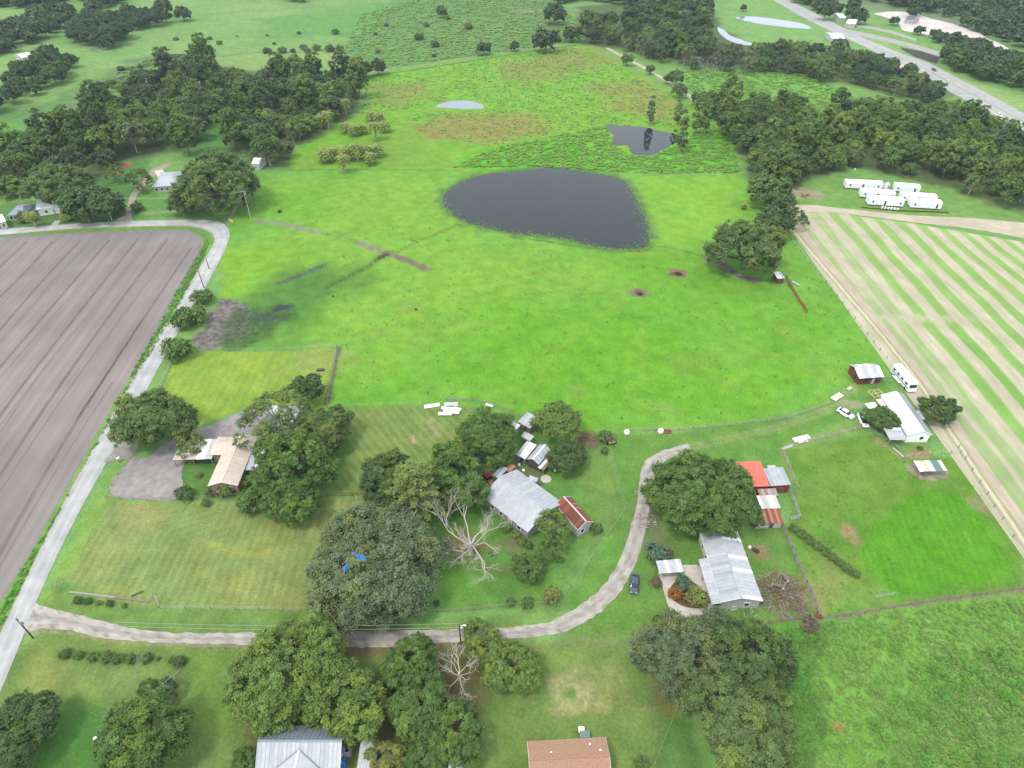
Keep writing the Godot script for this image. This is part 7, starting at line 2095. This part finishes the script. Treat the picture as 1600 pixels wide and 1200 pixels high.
func build_small_things():
	var i := 0
	for e in [[663, 636, 687, 632, 1.3, "long one lying apart at the left"], [694, 632, 716, 632, 1.6, "upper one with a grey streak"], [690, 638, 720, 641, 1.0, "middle one"], [693, 643, 718, 645, 1.5, "widest one"], [685, 648, 706, 648, 1.2, "lowest one"], [708, 640, 719, 644, 1.6, "right end one"], [759, 634, 770, 637, 0.8, "short one lying apart at the right"]]:
		board("white board in the pile at the pasture fence, " + e[5], [e[0], e[1], e[2], e[3]], e[4], M.white if i != 1 else M.white_dirty, 0.06 + 0.085 * i, "white_board", "board", "white boards at the pasture fence")
		i += 1
	board("upper white sheet lying by the right paddock corner", [1240, 688, 1264, 682], 1.4, M.white, 0.08, "white_sheet", "sheet", "white sheets by the right paddock")
	board("lower white sheet lying by the right paddock corner", [1246, 692, 1262, 689], 1.0, M.white_dirty, 0.18, "white_sheet", "sheet", "white sheets by the right paddock")
	board("grey sheet leaning by the corner of the right paddock", [1221, 702, 1240, 696], 0.6, M.tin_pale, 0.1, "white_sheet", "sheet")
	board("white plank on the pasture edge left of the red sided shed", [1301, 625, 1314, 617], 1.6, M.white, 0.3, "white_plank", "plank")
	board("short white plank near the red sided shed", [1324, 610, 1330, 606], 0.9, M.white_dirty, 0.3, "white_plank", "plank")
	board("long white slab lying beside the motorhome", [1395, 588, 1406, 600], 0.9, M.white, 0.4, "white_plank", "plank")
	board("pale pole lying below the long white house", [1395, 700, 1412, 715], 0.4, M.white_dirty, 0.15, "white_plank", "plank")
	board("pale teal pipe lying beside the tiny red shelter", [1237, 440, 1249, 446], 0.7, M.teal_pipe, 0.2, "teal_pipe", "pipe")
	board("first dark drift log on the grass above the drive's mouth", [205, 932, 224, 924], 0.35, M.wood_dark, 0.12, "log", "log")
	board("long grey log on the grass above the row of bushes", [108, 925, 190, 935], 0.4, M.wood_grey, 0.12, "log", "log")
	board("grey log right of the small bushes", [180, 934, 234, 940], 0.4, M.wood, 0.12, "log", "log")
	board("fallen pale limb on the brown ground below the drive", [590, 1075, 606, 1063], 0.25, M.dead, 0.15, "log", "log")
	tarp("torn blue tarpaulin among the leaves of the huge mossy oak, upper piece", [[548, 862], [566, 866], [576, 876], [566, 876], [556, 870]], 17.6)
	tarp("torn blue tarpaulin lower left in the huge mossy oak, smaller piece", [[535, 890], [543, 878], [546, 884], [538, 895]], 16.2)
	# round slab
	var sl := thing("round_slab", "round pale concrete slab on the grass behind the grey house", "slab", G(853, 749))
	var sb := MB.new()
	sb.tube(Vector3(0, 0, 0), Vector3(0, 0.2, 0), 1.35, 1.3, 20)
	obj("slab", sb.mesh(), M.concrete, sl)
	var rim := MB.new()
	rim.tube(Vector3(0, 0.19, 0), Vector3(0, 0.26, 0), 0.5, 0.45, 12)
	obj("lid", rim.mesh(), M.white_dirty, sl)
	# white tanks by the pasture
	for e in [[979, 675, "left white tank on the grass by the pasture, standing alone"], [1032, 673, "right white tank by the pasture, beside the orange crate"]]:
		var tk := thing("white_tank", e[2], "tank", G(e[0], e[1] + 3), 0.3, "white tanks by the pasture")
		box_part("pallet", Vector3(0, 0.1, 0), Vector3(1.2, 0.2, 1.2), M.wood, tk)
		var tb := MB.new()
		tb.hexa([Vector3(-0.6, 0.2, -0.55), Vector3(0.6, 0.2, -0.55), Vector3(0.6, 0.2, 0.55), Vector3(-0.6, 0.2, 0.55), Vector3(-0.52, 1.15, -0.47), Vector3(0.52, 1.15, -0.47), Vector3(0.52, 1.15, 0.47), Vector3(-0.52, 1.15, 0.47)])
		obj("tank", tb.mesh(), M.white, tk)
		var cp := MB.new()
		cp.tube(Vector3(0, 1.1, 0), Vector3(0, 1.24, 0), 0.14, 0.14, 8)
		obj("cap", cp.mesh(), M.dark, tk)
	var cr := thing("orange_crate", "rust orange feed crate right of the right white tank", "crate", G(1042, 676), -0.05)
	box_part("floor", Vector3(0, 0.3, 0), Vector3(1.9, 0.1, 1.0), M.rust_b, cr)
	for s in [-1.0, 1.0]:
		box_part("side", Vector3(0, 0.5, s * 0.5), Vector3(2.0, 0.5, 0.06), M.rust_c, cr)
		box_part("end", Vector3(s * 0.98, 0.5, 0), Vector3(0.06, 0.5, 0.94), M.rust, cr)
	var cy := thing("white_cylinder_tank", "small white tank between the two back trailers", "tank", G(1384.5, 294))
	var cyb := MB.new()
	cyb.tube(Vector3(0, 0, 0), Vector3(0, 2.2, 0), 1.3, 1.3, 14)
	cyb.tube(Vector3(0, 2.2, 0), Vector3(0, 2.7, 0), 1.3, 0.3, 14)
	obj("shell", cyb.mesh(), M.trailer, cy)
	box_part("hatch", Vector3(0, 1.2, 1.28), Vector3(0.5, 1.2, 0.1), M.steel, cy)
	for k in 6:
		var o := obj("white_barrel", drum(0.4, 0.8), M.white, self, G(1378.0 + k * 4.8, 325.6 + k * 0.5))
		tag(o, "%s white barrel in the row in front of the front left trailer" % ["first", "second", "third", "fourth", "fifth", "sixth"][k], "barrel", "white barrels before the trailers")
	for e in [[538, 1190, "blue barrel beside the grey roof at the lower edge, upper one"], [538, 1197, "blue barrel beside the grey roof at the lower edge, lower one"]]:
		var o := obj("blue_barrel", drum(0.45, 1.0), M.blue_tarp, self, G(e[0], e[1]))
		tag(o, e[2], "barrel", "blue barrels at the lower edge")
	for e in [[818, 736, "white bucket on the dirt behind the grey house, larger one"], [811, 727, "white bucket on the dirt behind the grey house, smaller one"], [867, 736, "white bucket at the foot of the dark round tree"], [1171, 856, "white ball-like bucket beside the tyres"], [1336, 265, "white box at the edge of the dense wood"], [150, 1155, "white pail left of the oak on the dark lawn, upper one"], [172, 1154, "white pail left of the oak on the dark lawn, right one"]]:
		var o := obj("white_bucket", drum(0.32, 0.45), M.white, self, G(e[0], e[1]))
		tag(o, e[2], "bucket")
	# tyres on the bare patch
	for k in 2:
		var tm := TorusMesh.new()
		tm.inner_radius = 0.28
		tm.outer_radius = 0.55
		tm.rings = 18
		tm.ring_segments = 8
		var o := obj("tyre", tm, M.rubber, self, G(1179 + k * 3.5, 860 + k * 2.2) + Vector3(0, 0.16, 0))
		tag(o, "old tyre on the bare patch right of the strip-roofed house, " + ["left one", "right one"][k], "tyre", "tyres on the bare patch")
	# air conditioners and a dish
	for e in [[1145, 949, 0.2, "white air conditioner at the end wall of the strip-roofed house"], [543.6, 1176, 0.0, "grey air conditioner between the two lower roofs"]]:
		var ac := thing("air_conditioner", e[3], "air conditioner", G(e[0], e[1]), e[2])
		box_part("case", Vector3(0, 0.5, 0), Vector3(1.0, 0.9, 1.0), M.white_dirty, ac)
		var fb := MB.new()
		fb.tube(Vector3(0, 0.95, 0), Vector3(0, 1.0, 0), 0.34, 0.32, 14)
		obj("fan_grille", fb.mesh(), M.dark, ac)
		box_part("base", Vector3(0, 0.04, 0), Vector3(1.3, 0.1, 1.3), M.concrete, ac)
	var ds := thing("satellite_dish", "pale satellite dish on a post behind the grey roof at the bottom", "satellite dish", G(457, 1126))
	box_part("mast", Vector3(0, 0.7, 0), Vector3(0.09, 1.4, 0.09), M.wood_dark, ds)
	var db := MB.new()
	db.tube(Vector3(0, 1.4, 0), Vector3(0.05, 1.5, -0.1), 0.2, 0.65, 16)
	obj("dish", db.mesh(), M.lamp, ds)
	# vents of the brown roof and the boxes behind it
	var hs := get_node("brown_shingle_house")
	for e in [[861, 1177, 3.6], [871, 1178, 3.6], [921.5, 1163.5, 3.3], [938, 1173, 3.7]]:
		var g := G(e[0], e[1], e[2])
		var vb := MB.new()
		vb.tube(Vector3(0, -0.4, 0), Vector3(0, 0.35, 0), 0.16, 0.16, 8)
		var vo := obj("vent_pipe", vb.mesh(), M.white, hs)
		vo.global_position = g
	var hb := thing("chest_box", "white lidded box against the back wall of the brown roofed house", "box", G(913, 1152))
	box_part("case", Vector3(0, 0.6, 0), Vector3(1.6, 1.2, 1.1), M.white_dirty, hb)
	box_part("lid", Vector3(0, 1.24, 0), Vector3(1.7, 0.08, 1.2), M.teal_roof, hb)
	var ob := thing("propane_box", "orange and white box behind the white lidded box", "box", G(908, 1144))
	box_part("case", Vector3(0, 0.5, 0), Vector3(0.9, 1.0, 0.9), M.orange, ob)
	box_part("lid", Vector3(0, 1.04, 0), Vector3(1.0, 0.08, 1.0), M.white, ob)
	# the yellow road sign at the bend
	var sg := thing("road_sign", "yellow arrow sign on a post outside the bend of the road", "road sign", G(363, 352), -0.5)
	box_part("post", Vector3(0, 1.0, 0), Vector3(0.1, 2.0, 0.1), M.wood_grey, sg)
	box_part("plate", Vector3(0, 2.1, 0.08), Vector3(1.9, 1.0, 0.05), M.yellow, sg)
	box_part("arrow_shaft", Vector3(0.1, 2.1, 0.12), Vector3(1.0, 0.2, 0.02), M.dark, sg)
	for s in [-1.0, 1.0]:
		box_part("arrow_head", Vector3(-0.5, 2.1 + s * 0.14, 0.12), Vector3(0.5, 0.16, 0.02), M.dark, sg, Basis(Vector3.BACK, s * 0.75))
	var mbx := thing("mailbox", "white mailbox at the mouth of the gravel yard", "mailbox", G(187, 721), 0.9)
	box_part("post", Vector3(0, 0.5, 0), Vector3(0.12, 1.0, 0.12), M.wood, mbx)
	box_part("case", Vector3(0, 1.15, 0), Vector3(0.7, 0.4, 0.4), M.white, mbx)
	box_part("flag", Vector3(0, 1.2, 0.22), Vector3(0.06, 0.3, 0.04), M.tail, mbx)
	var bn := thing("low_bench", "dark low feed trough on the paddock beside the weathered fence", "trough", G(501, 579), 0.2)
	box_part("trough", Vector3(0, 0.4, 0), Vector3(2.2, 0.4, 0.9), M.wood_dark, bn)
	for s in [-1.0, 1.0]:
		box_part("leg", Vector3(s * 0.9, 0.1, 0), Vector3(0.12, 0.4, 0.8), M.wood, bn)
	# cattle feeder dark spot in the salt licks
	for e in [[1000, 460, "dark feed tub on the left round bare patch of the pasture"], [1059, 428, "dark feed tub on the right round bare patch of the pasture"]]:
		var o := obj("feed_tub", drum(0.7, 0.5), M.rubber, self, G(e[0], e[1]))
		tag(o, e[2], "tub", "feed tubs on the pasture")
	# the branch pile
	pile("branch_pile", "big pile of cut brown branches beside the old grey board fence", [1222, 928], 5.2, 760, 0.05, [M.wood, M.bark, M.bark_pale, M.leaf_litter])
	for e in [[1227, 903, 0.75, "cut log with a bright end on top of the branch pile, upper one"], [1213, 915, 0.5, "cut log with a bright end on the branch pile, left one"], [1225, 915, 0.5, "cut log with a bright end on the branch pile, right one"]]:
		var lg := thing("cut_log", e[3], "log", G(e[0], e[1], 1.6), rng.randf() * 3.0, "cut logs on the branch pile")
		var lb := MB.new()
		lb.tube(Vector3(-0.8, 0, 0), Vector3(0.8, 0.2, 0.1), e[2] * 0.7, e[2] * 0.6, 10)
		obj("bark", lb.mesh(), M.bark, lg)
		for s in [-1.0, 1.0]:
			var en := MB.new()
			en.tube(Vector3(s * 0.8, 0.1 + 0.1 * s, 0.05 + s * 0.05), Vector3(s * 0.84, 0.11 + 0.1 * s, 0.05 + s * 0.05), e[2] * 0.6, e[2] * 0.5, 10)
			obj("cut_end", en.mesh(), M.timber_end, lg)
	pile("brush_heap", "brown brush heap behind the tin sheds by the pasture fence", [914, 687], 2.6, 90, 0.06, [M.wood, M.bark, M.rust_b])
	pile("brush_heap", "pale heap of twigs on the ground left of the bleached dead tree", [700, 858], 3.6, 130, 0.05, [M.dead, M.wood_grey])
	pile("brush_heap", "small heap of sticks beside the drive under the broad oak", [1012, 815], 2.6, 60, 0.06, [M.dead, M.wood])
	pile("brush_heap", "clutter of boards below the end wall of the strip-roofed house", [1168, 948], 2.6, 50, 0.06, [M.white_dirty, M.wood, M.wood_grey])
	pile("brush_heap", "little heap of dead wood on the grass near the road, above the drive's mouth", [90, 912], 1.1, 26, 0.05, [M.wood_grey, M.white_dirty])
	pile("brush_heap", "grey fallen limbs in front of the clump on the far left meadow", [158, 76], 8.0, 60, 0.25, [M.dead_grey])
	pile("brush_heap", "brown heap on the bare patch left of the white trailers", [1258, 306], 2.6, 40, 0.1, [M.rust_b, M.wood])

func tarp(label: String, pts: Array, h: float):
	var mb := MB.new()
	var w := []
	var c := Vector3.ZERO
	for q in pts:
		var g := G(q[0], q[1], h + rng.randf_range(-0.5, 0.5))
		w.append(g)
		c += g / pts.size()
	for i in w.size():
		var a: Vector3 = w[i] - c
		var b: Vector3 = w[(i + 1) % w.size()] - c
		var m := (a + b) * 0.5 * 0.8 + Vector3(0, rng.randf_range(-0.2, 0.2), 0)
		mb.tri(Vector3(0, 0.35, 0), a, m)
		mb.tri(Vector3(0, 0.35, 0), m, b)
		mb.tri(Vector3(0, 0.3, 0), m, a)
		mb.tri(Vector3(0, 0.3, 0), b, m)
	var o := obj("blue_tarp", mb.mesh(), M.blue_tarp, self, c)
	tag(o, label, "tarpaulin")

func drum(r: float, h: float) -> ArrayMesh:
	var mb := MB.new()
	mb.tube(Vector3(0, 0, 0), Vector3(0, h * 0.96, 0), r, r, 14, false)
	mb.tube(Vector3(0, h * 0.96, 0), Vector3(0, h, 0), r, r * 0.92, 14)
	mb.tube(Vector3(0, h * 0.48, 0), Vector3(0, h * 0.52, 0), r * 1.03, r * 1.03, 14, false)
	return mb.mesh()

func pile(called: String, label: String, at: Array, R: float, n: int, r: float, mats: Array):
	var g := G(at[0], at[1])
	var t := thing(called, label, "brush pile", g)
	for m in mats.size():
		var mb := MB.new()
		for k in n / mats.size():
			var d := R * pow(rng.randf(), 0.7)
			var a := rng.randf() * TAU
			var p := Vector3(cos(a) * d, 0.1 + rng.randf() * R * 0.25 * (1.0 - d / R), sin(a) * d)
			var out := Vector3(cos(a) * 0.5 + rng.randfn() * 0.8, rng.randf_range(-0.15, 0.2), sin(a) * 0.5 + rng.randfn() * 0.8).normalized()
			var q := p + out * R * rng.randf_range(0.15, 0.45)
			q.y = maxf(q.y, 0.06)
			var rr := r * rng.randf_range(0.5, 1.6)
			mb.tube(p, q, rr, rr * 0.5, 5, false)
		obj("branches", mb.mesh(), mats[m], t).set_meta("kind", "stuff")

# ================= plants that cover the ground =================
func tuft_mesh(n: int, h: float, w: float) -> ArrayMesh:
	var mb := MB.new()
	for k in n:
		var a := rng.randf() * TAU
		var d := Vector3(cos(a), 0, sin(a))
		var p := d * rng.randf() * w * 0.6
		var q := p + d * w * rng.randf_range(0.3, 0.8) + Vector3(0, h * rng.randf_range(0.5, 1.0), 0)
		var side := d.cross(Vector3.UP) * w * rng.randf_range(0.18, 0.34)
		var m := p.lerp(q, 0.6) + Vector3(0, h * 0.15, 0)
		var tone := rng.randf_range(0.62, 1.0)
		mb.col = Color(tone, tone, tone)
		for t in [[p, m - side, m + side], [m - side, q, m + side]]:
			for x in t:
				mb.v.append(x)
				mb.n.append((Vector3.UP * 0.8 + d * 0.4).normalized())
				mb.c.append(mb.col)
				mb.u.append(Vector2.ZERO)
	return mb.mesh()

func cover(called: String, label: String, category: String, polys: Array, gap_area: float, mesh: Mesh, s0: float, s1: float, mat: Material, clump := 0.0, clump_scale := 12.0):
	var tr: Array[Transform3D] = []
	for f in polys:
		var poly := W(f)
		var bb := Rect2(poly[0], Vector2.ZERO)
		for q in poly:
			bb = bb.expand(q)
		for k in int(bb.get_area() / gap_area):
			var q := bb.position + bb.size * Vector2(rng.randf(), rng.randf())
			if not Geometry2D.is_point_in_polygon(q, poly):
				continue
			if clump > 0.0 and noise_a.get_noise_2d(q.x / clump_scale, q.y / clump_scale) < clump - 0.5 + rng.randf_range(-0.45, 0.45):
				continue
			var s := rng.randf_range(s0, s1)
			tr.append(Transform3D(Basis(Vector3.UP, rng.randf() * TAU).scaled(Vector3(s, s * rng.randf_range(0.7, 1.3), s)), Vector3(q.x, 0, q.y)))
	var mm := MultiMesh.new()
	mm.transform_format = MultiMesh.TRANSFORM_3D
	mm.use_colors = true
	mm.mesh = mesh
	mm.instance_count = tr.size()
	for i in tr.size():
		mm.set_instance_transform(i, tr[i])
		var at := tr[i].origin
		var k := clampf(0.88 + 0.2 * noise_a.get_noise_2d(at.x / 6.0, at.z / 6.0) + rng.randf_range(-0.1, 0.1), 0.6, 1.0)
		var y := clampf(0.93 + 0.25 * noise_a.get_noise_2d(at.x / 9.0 + 90.0, at.z / 9.0), 0.6, 1.0)
		mm.set_instance_color(i, Color(k * y, k, k * y))
	var o := MultiMeshInstance3D.new()
	o.name = numbered(called)
	o.multimesh = mm
	o.material_override = mat
	add_child(o, true)
	tag(o, label, category)
	o.set_meta("kind", "stuff")

func build_ground_cover():
	var weed := tuft_mesh(16, 0.36, 0.6)
	var grass := tuft_mesh(12, 0.16, 0.34)
	var reed := tuft_mesh(18, 0.42, 1.2)
	cover("meadow_plants", "dense leafy weeds of the rough meadow at the lower right", "weeds", [[1195, 988, 1300, 972, 1400, 955, 1610, 930, 1610, 1230, 1240, 1230, 1228, 1110]], 0.5, weed, 0.4, 1.0, M.leaf_meadow)
	cover("meadow_plants", "taller dark weeds in patches of the rough meadow", "weeds", [[1440, 1030, 1610, 1010, 1610, 1230, 1370, 1230, 1360, 1140]], 0.8, weed, 0.9, 2.0, M.leaf_pasture, 0.66, 6.0)
	cover("meadow_plants", "bright tall grass along the left side of the rough meadow", "grass", [[1192, 990, 1300, 975, 1285, 1020, 1262, 1060, 1290, 1140, 1255, 1230, 1225, 1120]], 0.3, weed, 0.8, 1.6, M.leaf_grass)
	cover("marsh_plants", "lush marsh plants round the two ponds", "marsh plants", [[705, 262, 770, 232, 900, 205, 945, 196, 960, 228, 985, 243, 1020, 245, 1060, 225, 1090, 205, 1130, 205, 1160, 270, 1000, 271, 900, 264, 830, 260]], 0.6, reed, 0.4, 1.0, M.leaf_marsh, 0.45, 9.0)
	cover("marsh_plants", "lush marsh plants between the woods on the right", "marsh plants", [[1065, 112, 1180, 104, 1270, 120, 1330, 150, 1285, 165, 1285, 215, 1240, 165, 1090, 165]], 1.6, reed, 0.5, 1.1, M.leaf_marsh, 0.5, 10.0)
	cover("marsh_plants", "tussocks of the second pasture behind the pond", "marsh plants", [[575, 125, 880, 72, 920, 76, 1010, 128, 1080, 162, 1120, 200, 930, 195, 760, 230, 640, 200, 600, 186, 684, 173, 760, 172, 758, 155, 700, 152, 676, 164, 560, 180]], 3.0, reed, 0.3, 0.75, M.leaf_tussock, 0.5, 8.0)
	cover("marsh_plants", "tussocks of the far rough meadow", "marsh plants", [[565, 22, 650, 0, 860, 0, 900, 30, 900, 66, 700, 93, 565, 110, 540, 70]], 6.0, reed, 0.6, 1.5, M.leaf_tussock, 0.4, 14.0)
	cover("marsh_plants", "brush along the overgrown creek on the left", "brush", [[-20, 238, 60, 205, 110, 180, 150, 150, 185, 112, 240, 88, 330, 82, 335, 90, 230, 104, 190, 130, 160, 160, 120, 200, 60, 238]], 3.0, reed, 0.6, 1.8, M.leaf_creek, 0.5, 9.0)
	cover("pasture_tufts", "darker grass tufts scattered over the great pasture", "grass", [[400, 300, 700, 275, 690, 330, 760, 368, 900, 398, 1012, 396, 1060, 400, 1220, 445, 1245, 395, 1390, 572, 1320, 605, 1150, 658, 920, 668, 760, 632, 520, 632, 535, 545, 500, 480]], 12.0, grass, 0.6, 1.4, M.leaf_dark_tuft, 0.35, 6.0)
	cover("pasture_tufts", "grass tufts of the right paddock", "grass", [[1232, 712, 1380, 682, 1425, 722, 1495, 715, 1595, 875, 1595, 918, 1400, 945, 1295, 962, 1236, 830]], 6.0, grass, 0.5, 1.1, M.leaf_dark_tuft, 0.3, 5.0)
	cover("verge_grass", "tall bright grass between the road and the ploughed field", "grass", [[28, 900, 98, 786, 160, 680, 212, 572, 270, 466, 306, 402, 324, 374, 318, 368, 326, 380, 318, 402, 288, 462, 240, 545, 202, 605, 150, 690, 96, 792, 40, 905, 16, 950, -6, 995, -16, 985]], 0.3, weed, 0.35, 0.8, M.leaf_grass)
